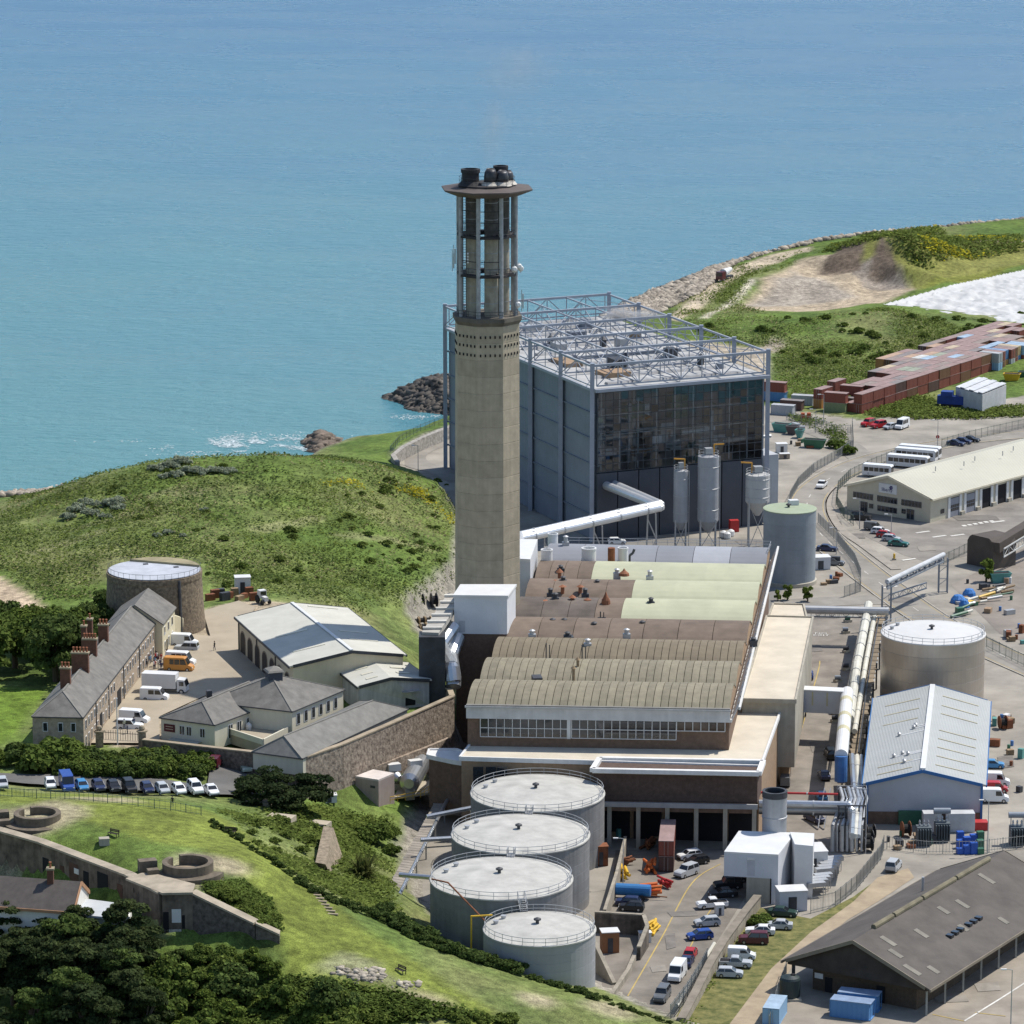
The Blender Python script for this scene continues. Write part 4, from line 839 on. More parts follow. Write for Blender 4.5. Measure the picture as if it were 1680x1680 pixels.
mb.obj('centre_line', white_line, None, kind='stuff')
strip('pavement', [(1372,800),(1362,825),(1372,862),(1420,898),(1470,935)], 2.2, .05, mat('pavement_slab',(.3,.27,.23),.9,var=.15), h=.14)
for nm, px in (('yellow_line',[(1030,1635),(1085,1540),(1135,1450),(1182,1418)]),('yellow_line',[(1108,1605),(1150,1520),(1183,1468)]),('yellow_line',[(1302,1240),(1340,1110),(1345,1085)]),('yellow_line',[(1290,1290),(1308,1200)])):
    strip(nm, px, .22, .09, yellow_line)
strip('white_line', [(1582,1676),(1640,1640),(1690,1608)], .3, .09, white_line, sm=False)
strip('yellow_line', [(1530,1665),(1582,1676)], .25, .09, yellow_line, sm=False); strip('yellow_line', [(1600,1662),(1650,1668)], .25, .09, yellow_line, sm=False)
for k in range(6): strip('bay_marking', [(1580+k*9,862-k*1.5),(1584+k*9,864-k*1.5)], 1.0, .09, white_line, sm=False)
for u, v in ((1503,875),(1560,880),(1530,882),(1626,858),(1480,920),(1450,965)): strip('road_arrow', [(u,v),(u+22,v-3)], .8, .11, white_line, sm=False)
sheet('track', [(1190,1690),(1265,1590),(1330,1530),(1400,1480),(1440,1440),(1490,1425),(1500,1440),(1440,1480),(1390,1510),(1300,1585),(1270,1640),(1255,1690)], .075, mat('dirt_track',(.34,.27,.185),.95,var=.2,vs=.3,bump=.03))
verge_mat = mat('verge_grass', (.12,.15,.03), .95, var=.5, vs=.6, bump=.08, bs=3, col2=(.22,.2,.07))
VERGE = [(1095,1690),(1150,1605),(1195,1545),(1240,1488),(1290,1500),(1330,1508),(1400,1472),(1430,1450),(1440,1440),(1400,1480),(1330,1530),(1265,1590),(1190,1690)]
sheet('verge', VERGE, .085, verge_mat)
sheet('car_park', [(395,1300),(350,1312),(230,1312),(100,1304),(-60,1296),(-60,1278),(100,1283),(340,1290),(345,1255),(480,1262),(500,1285),(470,1300)], 0, asphalt_dark, 11.5).location.z = 0
sheet('barracks_yard', [(333,1005),(392,988),(420,1000),(395,1030),(395,1070),(480,1095),(560,1110),(420,1160),(345,1140),(262,1178),(262,1222),(166,1222),(140,1222),(150,1195),(255,1062),(278,1040),(345,1046)], 0, mat('sandy_paving',(.36,.305,.225),.9,var=.12,vs=.15), 12)
for nm_ in ('car_park','barracks_yard'):
  o = bpy.data.objects[nm_]      # drape on the terrain
  bm = bmesh.new(); bm.from_mesh(o.data); bmesh.ops.subdivide_edges(bm, edges=bm.edges[:], cuts=12, use_grid_fill=True)
  for v_ in bm.verts: v_.co.z = (ground_z(v_.co.x, v_.co.y)+.55) if nm_ == 'car_park' else 12.35
  bm.to_mesh(o.data); bm.free()
# ================================================================ roofs and houses
def P_(l): return [at(*p) for p in l]
def gable(name, label, E, Rg, zb, wallm, roofm, trim=None, over=.4, cat='building', roofname='roof', gabm=None):
    # E: eaves FL, FR, BR, BL ; Rg: ridge front, ridge back (world points)
    FL, FR, BR, BL = E; RF, RB = Rg
    t = thing(name, ((FL.x+BR.x)/2, (FL.y+BR.y)/2, zb), label, cat)
    dn = Vector((0,0,.35)); d = (RB-RF).normalized()*over
    mb = MB(); z = lambda p: (p.x,p.y,zb)
    mb.add([z(FL),z(FR),z(BR),z(BL),FL-dn,FR-dn,BR-dn,BL-dn,RF-dn,RB-dn], [(0,1,5,8,4),(1,2,6,5),(2,3,7,9,6),(3,0,4,7)]); mb.obj('wall', wallm, t)
    def slope(a, b): # eave a (front) b (back)
        la, lb = a+(a-RF)*.06-d, b+(b-RB)*.06+d
        return MB().slab([RF-d, la, lb, RB+d] if (la-RF).cross(lb-RF).z > 0 else [RF-d, RB+d, lb, la], .25)
    slope(FL, BL).obj('roof_slope', roofm, t); slope(FR, BR).obj('roof_slope', roofm, t)
    if trim:
        for e in ((FL,RF),(RF,FR),(BL,RB),(RB,BR)):
            s_ = -d*1.05 if e[0] in (FL,RF) and e[1] in (RF,FR) else d*1.05
            MB().beam(e[0]+s_+Vector((0,0,-.2)), e[1]+s_+Vector((0,0,-.2)), .15, .55).obj('barge_board', trim, t)
        for a, b in ((FL,BL),(FR,BR)): MB().beam(a+(a-RF)*.065-d+Vector((0,0,-.2)), b+(b-RB)*.065+d+Vector((0,0,-.2)), .25, .4).obj('gutter', trim, t)
    return t
def hip(name, label, E, Rg, zb, wallm, roofm, over=.35, t=None, cap=True, cat='building'):
    FL, FR, BR, BL = E; RF, RB = Rg
    t = t or thing(name, ((FL.x+BR.x)/2, (FL.y+BR.y)/2, zb), label, cat)
    c = (FL+FR+BR+BL)/4; z = lambda p: (p.x,p.y,zb)
    mb = MB(); dn = Vector((0,0,.15)); mb.add([z(FL),z(FR),z(BR),z(BL),FL-dn,FR-dn,BR-dn,BL-dn], [(0,1,5,4),(1,2,6,5),(2,3,7,6),(3,0,4,7),(4,5,6,7)]); mb.obj('wall', wallm, t)
    o = [p+Vector((*(p-c).xy.normalized()*over,-.05)) for p in (FL,FR,BR,BL)]
    for f in ([o[0],o[1],RF],[o[1],o[2],RB,RF],[o[2],o[3],RB],[o[3],o[0],RF,RB]): MB().slab(f, .14).obj('roof_slope', roofm, t)
    if cap:
        mb = MB(); mb.beam(RF, RB, .3, .2)
        for a, b in ((o[0],RF),(o[1],RF),(o[2],RB),(o[3],RB)): mb.beam(a, b, .25, .14)
        mb.obj('ridge_cap', mat('ridge_tile',(.2,.19,.17),.8), t)
        mb = MB()
        for i in range(4): mb.beam(o[i]-Vector((0,0,.12)), o[(i+1)%4]-Vector((0,0,.12)), .16, .16)
        mb.obj('gutter', steel_dark, t)
    return t
def wall_at(E, s, z, out=.0):             # E=(a,b): point at fraction s along a wall, pushed outwards
    a, b = E; p = lerp(a, b, s); d = (b-a).normalized(); n = Vector((d.y,-d.x,0)); return Vector((p.x+n.x*out, p.y+n.y*out, z))
def panel(E, s0, s1, z0, z1, th=.12, out=.06):
    a, b = wall_at(E,s0,z0,out), wall_at(E,s1,z0,out); c, d = wall_at(E,s1,z0,out-th), wall_at(E,s0,z0,out-th); up = Vector((0,0,z1-z0))
    return MB().hexa([a,b,c,d],[a+up,b+up,c+up,d+up])
def window(t, E, s0, s1, z0, z1, frame=None, n=1, m=None, sill=True):
    fr = panel(E, s0, s1, z0, z1, .2, .08).obj('window', frame or white_paint, t)
    w = (s1-s0)
    for k in range(n): panel(E, s0+w*(k+.12)/n, s0+w*(k+.88)/n, z0+.12, z1-.12, .1, .1).obj('pane', m or glass, fr)
# ---- bus depot
ZD = 5.9
DFL, DFR = at(1390,794.6,ZD), at(1527,816.4,ZD); dd = (at(1680,775,ZD)-DFR).normalized()*72
DE = (DFL, DFR, DFR+dd, DFL+dd); dm = (DFL+DFR)/2; DR = (Vector((dm.x,dm.y,9.5)), Vector((dm.x+dd.x,dm.y+dd.y,9.5)))
depot_wall = mat('cream_cladding', (.52,.48,.37), .6, var=.05, stripe=None, streak=.04)
dep = gable('bus_depot', 'long cream metal depot with low pitched roof and row of vehicle doors', DE, DR, 0, depot_wall, mat('pale_sheet_roof',(.45,.435,.355),.6,var=.06,stripe=(R(-18),.9,.03),vs=.08), cream_paint)
fe = (Vector((DFL.x,DFL.y,0)), Vector((DFR.x,DFR.y,0)))
for s0, s1, z0, z1, n in ((.075,.315,3.1,4.5,6),(.365,.605,3.1,4.5,6),(.655,.895,3.1,4.5,6),(.37,.605,.9,2.2,5),(.155,.25,.1,2.5,3),(.27,.32,1.2,2.3,2),(.66,.71,1.2,2.3,2),(.72,.81,.1,2.5,2)):
    window(dep, fe, s0, s1, z0, z1, mat('grey_frame',(.12,.12,.13),.6), n)
sg = panel(fe, .385, .60, 5.3, 7.5, .12, .15).obj('sign_board', white_paint, dep)
# flat lettering on the sign
def lettering(txt, pos, rz, size, m, par, tilt=R(90), name='lettering'):
    cu = bpy.data.curves.new(name, 'FONT'); cu.body = txt; cu.size = size; cu.extrude = .01; cu.align_x = 'CENTER'
    o = bpy.data.objects.new(name, cu); me = bpy.data.meshes.new_from_object(o); bpy.data.objects.remove(o); bpy.data.curves.remove(cu)
    me.name = name; me.materials.append(m); o = bpy.data.objects.new(name, me); COL.objects.link(o); o.parent = par
    o.location = Vector(pos)-Vector(ORG[par]); o.rotation_euler = (tilt, 0, rz); return o
navy = mat('navy_letters', (.05,.05,.16), .6)
p = wall_at(fe, .485, 5.75, .18); lettering('liberty', p, math.atan2((DFR-DFL).y,(DFR-DFL).x), 1.15, navy, dep)
p = wall_at(fe, .535, 6.75, .2); mb = MB()
for k in range(6): a = k*math.pi/3; q = p+((DFR-DFL).normalized()*math.cos(a)*.3)+Vector((0,0,math.sin(a)*.3)); mb.tube(q, q+Vector((0,-.04,0)), .2, 8)
mb.obj('emblem', navy, dep)
se = (Vector((DFR.x,DFR.y,0)), Vector(((DFR+dd).x,(DFR+dd).y,0)))
for k in range(6):
    s0 = .105+k*.088
    panel(se, s0, s0+.05, 0, 4.5, .3, .05).obj('door_opening', black, dep)
    panel(se, s0-.012, s0, 0, 4.9, .35, .25).obj('door_post', white_paint, dep); panel(se, s0+.05, s0+.062, 0, 4.9, .35, .25).obj('door_post', white_paint, dep)
    panel(se, s0+.052, s0+.072, 0, .9, .9, .8).obj('bollard', concrete, dep)
    if k < 2:
        dr = panel(se, s0+.002, s0+.048, .1, 4.4, .1, .12).obj('roller_door', mat('grey_roller_door',(.25,.26,.3),.6), dep)
        for j in range(2):
            for i in range(4): panel(se, s0+.004+i*.0112, s0+.0135+i*.0112, 1.4+j*.8, 2.05+j*.8, .1, .15).obj('pane', glass, dr)
panel(se, .055, .075, 1.5, 2.5, .1, .08).obj('window', glass, dep)
for k in range(6): p = lerp(DR[0], DR[1], .2+k*.11)+Vector((2.+(k%2)*2,-2.5,-.7)); MB().tube(p, p+Vector((0,0,1.1)), .12, 6).obj('roof_vent', steel, dep)
# ---- blue trimmed warehouse
ZW = 7.3
WE = (at(1421,1283,ZW), at(1612,1285,ZW), at(1620,1150,ZW), at(1438,1145,ZW)); WR = (at(1514,1262,9.6), at(1530,1124,9.6))
trimb = mat('blue_trim', (.03,.13,.33), .5, var=.1)
wh = gable('trade_warehouse', 'pale grey metal warehouse with blue trim and long pale roof lights', WE, WR, 0, mat('pale_blue_cladding',(.42,.43,.46),.6,var=.06,stripe=None), mat('pale_grey_sheet_roof',(.36,.375,.365),.6,var=.05,vs=.2,stripe=(R(2),.5,.02)), trimb, .5)
fe = (WE[0]*1, WE[1]*1); 
MB().hexa(*[[wall_at(fe,0.0,z,.1),wall_at(fe,1.,z,.1),wall_at(fe,1.,z,-.2),wall_at(fe,0.,z,-.2)] for z in (0,2.2)]).obj('brick_plinth', brick_brown, wh)
for s in (.0,.985): panel(fe, s, s+.02, 0, 6.9, .3, .2).obj('corner_post', trimb, wh)
panel(fe, .9, .95, 0, 2.0, .2, .25).obj('door', red_paint, wh)
MB().beam(WR[0]+Vector((0,0,.1)), WR[1]+Vector((0,0,.1)), .9, .2).obj('ridge_cap', white_paint, wh)
gl_ = mat('yellowed_roof_light', (.42,.38,.27), .5, var=.15)
def roof_pt(E0, E1, R0, R1, along, down): a, b = lerp(R0, R1, along), lerp(E0, E1, along); return lerp(a, b, down)
for along in (.05,.13,.62,.74,.86):
    a, b = roof_pt(WE[0],WE[3],WR[0],WR[1],along,.2), roof_pt(WE[0],WE[3],WR[0],WR[1],along,.82); MB().beam(a+Vector((0,0,.05)), b+Vector((0,0,.05)), .38, .1).obj('roof_light', gl_, wh)
for along in (.08,.18,.28,.38,.48,.68,.78,.9):
    a, b = roof_pt(WE[1],WE[2],WR[0],WR[1],along,.2), roof_pt(WE[1],WE[2],WR[0],WR[1],along,.85); MB().beam(a+Vector((0,0,.05)), b+Vector((0,0,.05)), .38, .1).obj('roof_light', gl_, wh)
for along, dn in ((.2,.3),(.22,.4),(.21,.55),(.45,.5),(.5,.25),(.52,.22),(.12,.35)):
    p = roof_pt(WE[0],WE[3],WR[0],WR[1],along,dn); MB().lathe(p, [(.28,-.1),(.28,.5),(.4,.5),(.1,.75)], 8).obj('roof_vent', steel, wh); MB().beam(p+Vector((0,0,.05)), lerp(WR[0],WR[1],along)+Vector((0,0,.05)), .3, .1).obj('conduit', white_paint, wh)
# ---- dark shed
ZS = 4.8
SE = (at(1292,1572,ZS), at(1521,1617,ZS), at(1521,1617,ZS), at(1292,1572,ZS)); rF = at(1402,1541,9.2); rB = at(1645,1397,9.2); sd = rB-rF
SE = (SE[0], SE[1], SE[1]+sd, SE[0]+sd); shed_r = mat('dark_fibre_roof', (.095,.083,.073), .85, var=.22, vs=.25, stripe=None, bump=.02)
inset = lambda p: lerp(p, (SE[0]+SE[1]+SE[2]+SE[3])/4, .0)
sh = gable('timber_shed', 'large dark shed with broad fibre cement roof and brown boarded walls', SE, (rF, rB), 3.9, timber_dark, shed_r, mat('weathered_edge',(.2,.17,.13),.8), .6)
mid = (SE[0]+SE[1])/2; wn_ = (SE[1]-SE[0]).normalized(); dnn = sd.normalized()
ia, ib = SE[0]+wn_*3.2+dnn*2, SE[1]-wn_*2.6+dnn*2; sl_ = sd-dnn*2
shw = mat('brown_boarding', (.085,.06,.042), .9, var=.25, vs=2)
MB().prism([ia.xy, ib.xy, (ib+sl_).xy, (ia+sl_).xy], 0, 4.6).obj('wall', shw, sh)
apx = (ia+ib)/2; MB().add([(ia.x,ia.y,4.6),(ib.x,ib.y,4.6),(apx.x,apx.y,8.3)], [(0,1,2)]).obj('gable', shw, sh)
fe = (ia, ib)
for s0, s1, z0, z1 in ((.12,.19,0,2.3),(.62,.7,0,2.6),(.02,.1,1.9,2.7)): panel(fe, s0, s1, z0, z1, .2, .1).obj('door' if z0 == 0 else 'window', black if z0 == 0 else white_paint, sh)
for k in range(9): p = SE[1]+sd*(k/8.3)-wn_*.3+dnn*.6; MB().beam((p.x,p.y,0), (p.x,p.y,4.5), .28).obj('post', mat('grey_post',(.3,.3,.28),.8), sh)
p = SE[0]+wn_*.6+dnn*.8; MB().beam((p.x,p.y,0), (p.x,p.y,4.5), .5).obj('post', steel_dark, sh)
for k, (a0, a1) in enumerate(((.12,.24),(.25,.43),(.44,.66),(.67,.9))):
    a, b = lerp(rF,rB,a0), lerp(rF,rB,a1); v = MB(); v.tube(a+Vector((0,0,.15)), b+Vector((0,0,.15)), .42, 8); v.obj('ridge_vent', mat('lichen_ridge',(.17,.15,.1),.9,var=.3), sh)
patch = mat('pale_roof_patch', (.2,.185,.155), .85, var=.2)
for al_, dn, ln in ((.03,.62,.5),(.06,.35,.4),(.1,.15,.45),(.25,.3,.4),(.1,.8,.4),(.45,.2,.35),(.55,.25,.4),(.78,.1,.5),(.42,.55,.3),(.6,.75,.3)):
    a = roof_pt(SE[1],SE[2],rF,rB,al_,dn); b = roof_pt(SE[1],SE[2],rF,rB,al_,min(.95,dn+ln*.45)); MB().beam(a+Vector((0,0,.05)), b+Vector((0,0,.05)), 1.0, .06).obj('roof_light', patch, sh)
for k in range(6): 
    p = roof_pt(SE[1],SE[2],rF,rB,.33+k*.035+(k>2)*.02,.62-k*.0); MB().obox((p.x,p.y,p.z-.1), math.atan2(sd.y,sd.x), .9, 1.0, .45).obj('roof_window', glass, sh)
p = roof_pt(SE[0],SE[3],rF,rB,.62,.4); MB().tube(p, p+Vector((0,0,2.2)), .22, 8).obj('flue', steel, sh)
# ---- white plant house on plinth with exhaust stack
pl = thing('gas_turbine_house', at(1240,1440,4).xy.to_3d(), 'white box plant house raised on a plinth below a short fat exhaust stack', 'building')
grey_clad = mat('grey_white_cladding', (.56,.57,.60), .6, var=.05)
q = [at(1188,1399,8), at(1277,1404,8), at(1305,1368,8), at(1212,1365,8)]
MB().prism([p.xy for p in q], 4.2, 7.9).obj('white_box', grey_clad, pl); MB().slab([p+Vector((0,0,.2)) for p in q], .3).obj('roof', white_paint, pl)
q2 = [lerp(q[0],q[1],.42), lerp(q[0],q[1],.85), lerp(q[3],q[2],.85), lerp(q[3],q[2],.42)]
MB().prism([p.xy for p in q2], 0, 4.2).obj('plinth', concrete, pl)
MB().prism([lerp(q[1],q[0],.12).xy, (q[1]).xy, q[2].xy, lerp(q[2],q[3],.12).xy], 0, 4.2).obj('side_wall', grey_clad, pl)
q3 = [at(1304,1385,8.6), at(1334,1388,8.6), at(1336,1367,8.6), at(1296,1365,8.6)]
MB().prism([p.xy for p in q3], 0, 8.6).obj('rear_box', white_paint, pl)
fe = (Vector((q[0].x,q[0].y,0)), Vector((q[1].x,q[1].y,0)))
panel(fe, .43, .57, 4.5, 7., .1, .05).obj('panel_door', mat('panel_grey',(.45,.46,.49),.6), pl); panel(fe, .43, .57, 7.05, 7.5, .1, .08).obj('name_plate', white_paint, pl)
st = at(1271,1365,8); MB().lathe((st.x,st.y+1,0), [(1.95,0),(1.95,10.2),(2.05,10.25),(2.05,10.4),(1.95,10.45),(1.95,14.2),(1.7,14.2),(1.7,12)], 28).obj('exhaust_stack', mat('grey_stack_steel',(.38,.39,.41),.5,.4,var=.12,streak=.1), pl)
MB().lathe((st.x,st.y+1,13.6), [(2.02,0),(2.02,1.0),(1.6,1.0),(1.6,0)], 28).obj('stack_lip', steel_dark, pl)
# ================================================================ barracks quarter
YZ = 12.
granite = mat('granite_wall', (.36,.29,.215), .9, var=.25, vs=1.6, bump=.06, bs=2.5, streak=.04)
bFL, bFR, bBR = at(53,1174,18.5), at(136.6,1175.7,18.5), at(254,1023,18.5); bBL = bFL+(bBR-bFR)
dv_ = (bBR-bFR).normalized(); mF = (bFL+bFR)/2+dv_*4.4; mB = (bBL+bBR)/2
BAR = hip('barracks', 'long granite barracks with dark slate roof and brick chimney stacks', (bFL,bFR,bBR,bBL), (Vector((mF.x,mF.y,21.7)), Vector((mB.x,mB.y,21.7))), YZ-.5, granite, slate)
fe = (Vector((bFR.x,bFR.y,0)), Vector((bBR.x,bBR.y,0)))
for k in range(26):
    s = .02+k*.0375
    if k not in (11,12): window(BAR, fe, s, s+.016, YZ+3.9, YZ+5.5, white_paint)
    if k not in (5,11,12,18): window(BAR, fe, s, s+.016, YZ+.9, YZ+2.7, white_paint)
for s in (.02+11.3*.0375, .02+5*.0375): panel(fe, s, s+.05 if s > .3 else s+.03, YZ, YZ+3.2, .3, .06).obj('door_arch', black, BAR)
for k in (4,8.5,14,20): panel(fe, .02+k*.0375-.012, .02+k*.0375-.009, YZ, YZ+6.2, .2, .15).obj('downpipe', steel_dark, BAR)
ge = (Vector((bFL.x,bFL.y,0)), Vector((bFR.x,bFR.y,0)))
for s in (.2,.5,.75): window(BAR, ge, s, s+.1, YZ+3.8, YZ+5.4, white_paint)
def chimney_stack(par, p, w, d, z0, z1, rz, pots):
    st = MB().obox((p.x,p.y,z0), rz, w, d, z1-z0).obj('chimney_stack', mat('chimney_brick',(.14,.065,.042),.9,var=.25,vs=2), par)
    MB().obox((p.x,p.y,z1), rz, w+.25, d+.25, .25).obj('stack_cap', mat('stack_cap_stone',(.28,.24,.16),.9), st)
    for k in range(pots):
        o = (k-(pots-1)/2)*w/max(pots,1); MB().lathe((p.x+math.cos(rz)*o,p.y+math.sin(rz)*o,z1+.25), [(.16,0),(.14,.7),(.2,.75),(.2,.85),(.1,.85)], 8).obj('chimney_pot', mat('terracotta',(.33,.12,.06),.8), st)
arz = math.atan2((bFR-bFL).y,(bFR-bFL).x)
for s, wd, n, off in ((.15,1.7,3,-.6),(.31,2.9,5,-.2),(.46,2.4,5,-.5),(.62,1.7,3,-.2),(.6,.9,1,-3.4),(.68,.9,1,-3.4)):
    p = lerp((bFL+bFR)/2, (bBL+bBR)/2, s)+(bFR-bFL).normalized()*off; chimney_stack(BAR, p, wd, 1.1, 20., 24.2, arz, n)
# cream officers' wing at the far end
x_ = (bFR-bFL).normalized(); oF = bBR+x_*1.3; oE = (bBL+dv_*.3, oF+dv_*.3, oF+dv_*13, bBL+dv_*13)
mf, mb_ = (oE[0]+oE[1])/2, (oE[2]+oE[3])/2
OW = gable('officers_wing', 'cream rendered gabled wing joining the barracks to the round tower', (*[Vector((p.x,p.y,18.6)) for p in oE],), (Vector((mf.x,mf.y,22.0)), Vector((mb_.x,mb_.y,22.0))), YZ-.5, mat('cream_render',(.6,.54,.38),.8,var=.06,streak=.05), slate)
fe2 = (Vector((oE[1].x,oE[1].y,0)), Vector((oE[2].x,oE[2].y,0)))
for s in (.12,.42,.72): window(OW, fe2, s, s+.1, YZ+3.8, YZ+5.4, white_paint); window(OW, fe2, s+.02, s+.1, YZ+.8, YZ+2.6, white_paint)
panel(fe2, .3, .38, YZ, YZ+2.4, .2, .06).obj('door', black, OW)
w0, w1 = oE[2]+Vector((-1,0,0)), at(318,1025,YZ+1)
mb = MB(); mb.hexa([(w0.x,w0.y,YZ-1),(w1.x,w1.y,YZ-1),(w1.x,w1.y+.5,YZ-1),(w0.x,w0.y+.5,YZ-1)],[(w0.x,w0.y,YZ+5.2),(w1.x,w1.y,YZ+1.6),(w1.x,w1.y+.5,YZ+1.6),(w0.x,w0.y+.5,YZ+5.2)])
single(mb, 'sloping_wall', MATS['cream_render'], 'cream rendered wall sloping down in front of the round stone tower', 'wall')
# ---- round coastal tower
tc_ = at(255,1026,YZ); TW = thing('martello_tower', (tc_.x,tc_.y,YZ-.5), 'round tapering rubble stone tower with flat white roof', 'tower')
tstone = mat('tower_rubble', (.16,.125,.095), .95, var=.4, vs=1.8, bump=.1, bs=2.2, col2=(.28,.22,.15))
MB().lathe((tc_.x,tc_.y,YZ-.5), [(9.6,0),(9.3,3),(8.95,9.9),(9.05,10.3),(9.05,11.2),(8.4,11.2)], 72).obj('wall', tstone, TW)
MB().lathe((tc_.x,tc_.y,YZ+10.5), [(8.75,.3),(8.75,.42),(.01,.5)], 64).obj('roof', mat('white_flat_roof',(.42,.44,.48),.7,var=.18,vs=.3), TW)
rail(MB(), ring((tc_.x,tc_.y,YZ+10.7), 8.75, 40), 1.1, .035, 3, 0, True).obj('handrail', steel_dark, TW)
mb = MB()                                  # raised stone bank across the back of the roof
ar = [Vector((tc_.x+8.6*math.cos(a), tc_.y+8.6*math.sin(a))) for a in np.linspace(R(12), R(128), 18)]
mb.prism([(p.x,p.y) for p in ar], YZ+10.5, YZ+11.35); mb.obj('parapet_bank', mat('lichen_stone',(.3,.26,.16),.95,var=.2), TW)
for a, n_ in ((-.95,'downpipe'),): q = Vector((math.cos(a), math.sin(a), 0)); MB().tube((tc_.x+q.x*9.7,tc_.y+q.y*9.7,YZ-.5), (tc_.x+q.x*9.1,tc_.y+q.y*9.1,YZ+10.4), .3, 6).obj('downpipe', steel_dark, TW)
for dx, dy in ((-2,4),(4,1.5)): MB().obox((tc_.x+dx,tc_.y+dy,YZ+10.6), .3, .9, .7, .5).obj('roof_hatch', steel_dark, TW)
# ---- big shed with arched doors and its smaller neighbour
def shed(name, label, e, r, ze, zr, zb, wallm, roofm, trim):
    E4 = [at(u,v,ze) for u,v in e]; Rg = [at(u,v,zr) for u,v in r]; return gable(name, label, E4, Rg, zb, wallm, roofm, trim, .3), E4, Rg
grey_sheet = mat('pale_fibre_roof', (.50,.49,.43), .9, var=.08, vs=.3, stripe=None, bump=.01)
HA, hE, hR = shed('arched_store', 'cream store with wide pale roof and a row of arched stone doorways', [(480,1091),(661,1073),(566,997),(391,1011)], [(577,1067),(479,989)], 18.6, 20.4, YZ-.5, mat('pale_cream_render',(.56,.5,.37),.8,var=.06,streak=.05), grey_sheet, steel_dark)
le = (Vector((hE[3].x,hE[3].y,0)), Vector((hE[0].x,hE[0].y,0)))
stone_arch = mat('granite_surround', (.26,.21,.16), .9, var=.25, vs=2)
for k in range(7):
    s = .035+k*.137; n = 10
    for nm, m_, r_, o_ in (('arch_surround',stone_arch,1.0,.06),('arch_door',mat('dark_arch_door',(.04,.035,.032),.8),.8,.12)):
        w = .098*r_/2; cs = s+.05; pts = []
        L = (le[1]-le[0]).length; hr = w*L
        for i in range(n+1):
            a = math.pi*i/n; pts.append((cs+w*math.cos(a), YZ+3.1+hr*.75*math.sin(a)))
        prof = [(cs-w, YZ-.3), (cs+w, YZ-.3)]+pts; mb = MB(); f_ = [wall_at(le,q,z,o_) for q,z in prof]; b_ = [wall_at(le,q,z,-.2) for q,z in prof]; k_ = len(prof)
        mb.add(f_+b_, [tuple(range(k_)), tuple(range(k_,2*k_))[::-1]]+[(i,k_+i,k_+(i+1)%k_,(i+1)%k_) for i in range(k_)]); mb.obj(nm, m_, HA)
for k in (0,2.5,5): panel(le, .01+k*.137, .016+k*.137, YZ, YZ+6.3, .2, .2).obj('downpipe', steel_dark, HA)
clearp = mat('clear_roof_sheet', (.60,.57,.46), .5, var=.1)
for side, al_ in ((1,.25),(1,.42),(1,.95),(0,.2),(0,.5)):
    e0, e1 = (hE[1],hE[2]) if side else (hE[0],hE[3])
    a, b = roof_pt(e0,e1,hR[0],hR[1],al_,.25), roof_pt(e0,e1,hR[0],hR[1],al_,.8); MB().beam(a+Vector((0,0,.06)), b+Vector((0,0,.06)), .7, .1).obj('roof_light', clearp, HA)
MB().beam(hR[0]+Vector((0,0,.1)), hR[1]+Vector((0,0,.1)), .6, .15).obj('ridge_cap', white_paint, HA)
HB, kE, kR = shed('small_store', 'small pale store with stained grey end wall next to the arched store', [(588.6,1125),(704,1114),(667,1087),(556,1098)], [(641,1111),(611,1083)], 16.4, 17.6, YZ-.5, mat('stained_white_wall',(.42,.41,.40),.8,var=.12,streak=.3), grey_sheet, steel_dark)
for side, al_ in ((1,.3),(1,.6),(1,.85),(0,.2),(0,.45),(0,.75)):
    e0, e1 = (kE[1],kE[2]) if side else (kE[0],kE[3]); a, b = roof_pt(e0,e1,kR[0],kR[1],al_,.3), roof_pt(e0,e1,kR[0],kR[1],al_,.65); MB().beam(a+Vector((0,0,.06)), b+Vector((0,0,.06)), .8, .1).obj('roof_light', clearp, HB)
ff = (Vector((kE[0].x,kE[0].y,0)), Vector((kE[1].x,kE[1].y,0))); panel(ff, .66, .8, YZ, YZ+2.4, .2, .1).obj('door', black, HB); panel(ff, .6, .85, YZ+2.5, YZ+2.7, 1., .9).obj('canopy', steel, HB)
# ---- slate roofed cream house with terrace
cr = mat('house_cream_render', (.6,.56,.44), .8, var=.06, streak=.05)
def H4(l, z): return [at(u,v,z) for u,v in l]
hsA = hip('restaurant_house', 'cream house with grey slate hipped roof and dark sign beside the gate wall', H4([(264,1176),(352,1188),(424,1161),(345,1140)],16.0), H4([(332,1151),(409,1118)],18.6), YZ-.5, cr, slate)
fA = (Vector((*at(264,1176,16).xy,0)), Vector((*at(352,1188,16).xy,0)))
for s in (.35,.48,.73): window(hsA, fA, s, s+.09, YZ+1.3, YZ+3., white_paint, 2)
panel(fA, .06, .26, YZ+1.6, YZ+2.9, .1, .1).obj('sign_board', mat('maroon_sign',(.09,.012,.02),.6), hsA)
w_ = wall_at(fA, .16, YZ+2.15, .12); arA = math.atan2((fA[1]-fA[0]).y,(fA[1]-fA[0]).x)
for k in range(2): panel(fA, .09, .23, YZ+2.0+k*.45, YZ+2.12+k*.45, .1, .12).obj('sign_line', mat('sign_ink',(.5,.4,.3),.6), hsA)
sA = (fA[1], Vector((*at(424,1161,16).xy,0)))
for s in (.3,.5,.72): window(hsA, sA, s, s+.1, YZ+.5, YZ+3., white_paint, 2)
panel(fA, .2, .75, YZ+.5, YZ+.65, 1.6, 1.6).obj('glazed_canopy', mat('canopy_glass',(.35,.36,.33),.3), hsA)
p = at(343,1140,18); MB().obox((p.x,p.y,17.6), .3, .9, .9, 1.2).obj('roof_cowl', steel_dark, hsA)
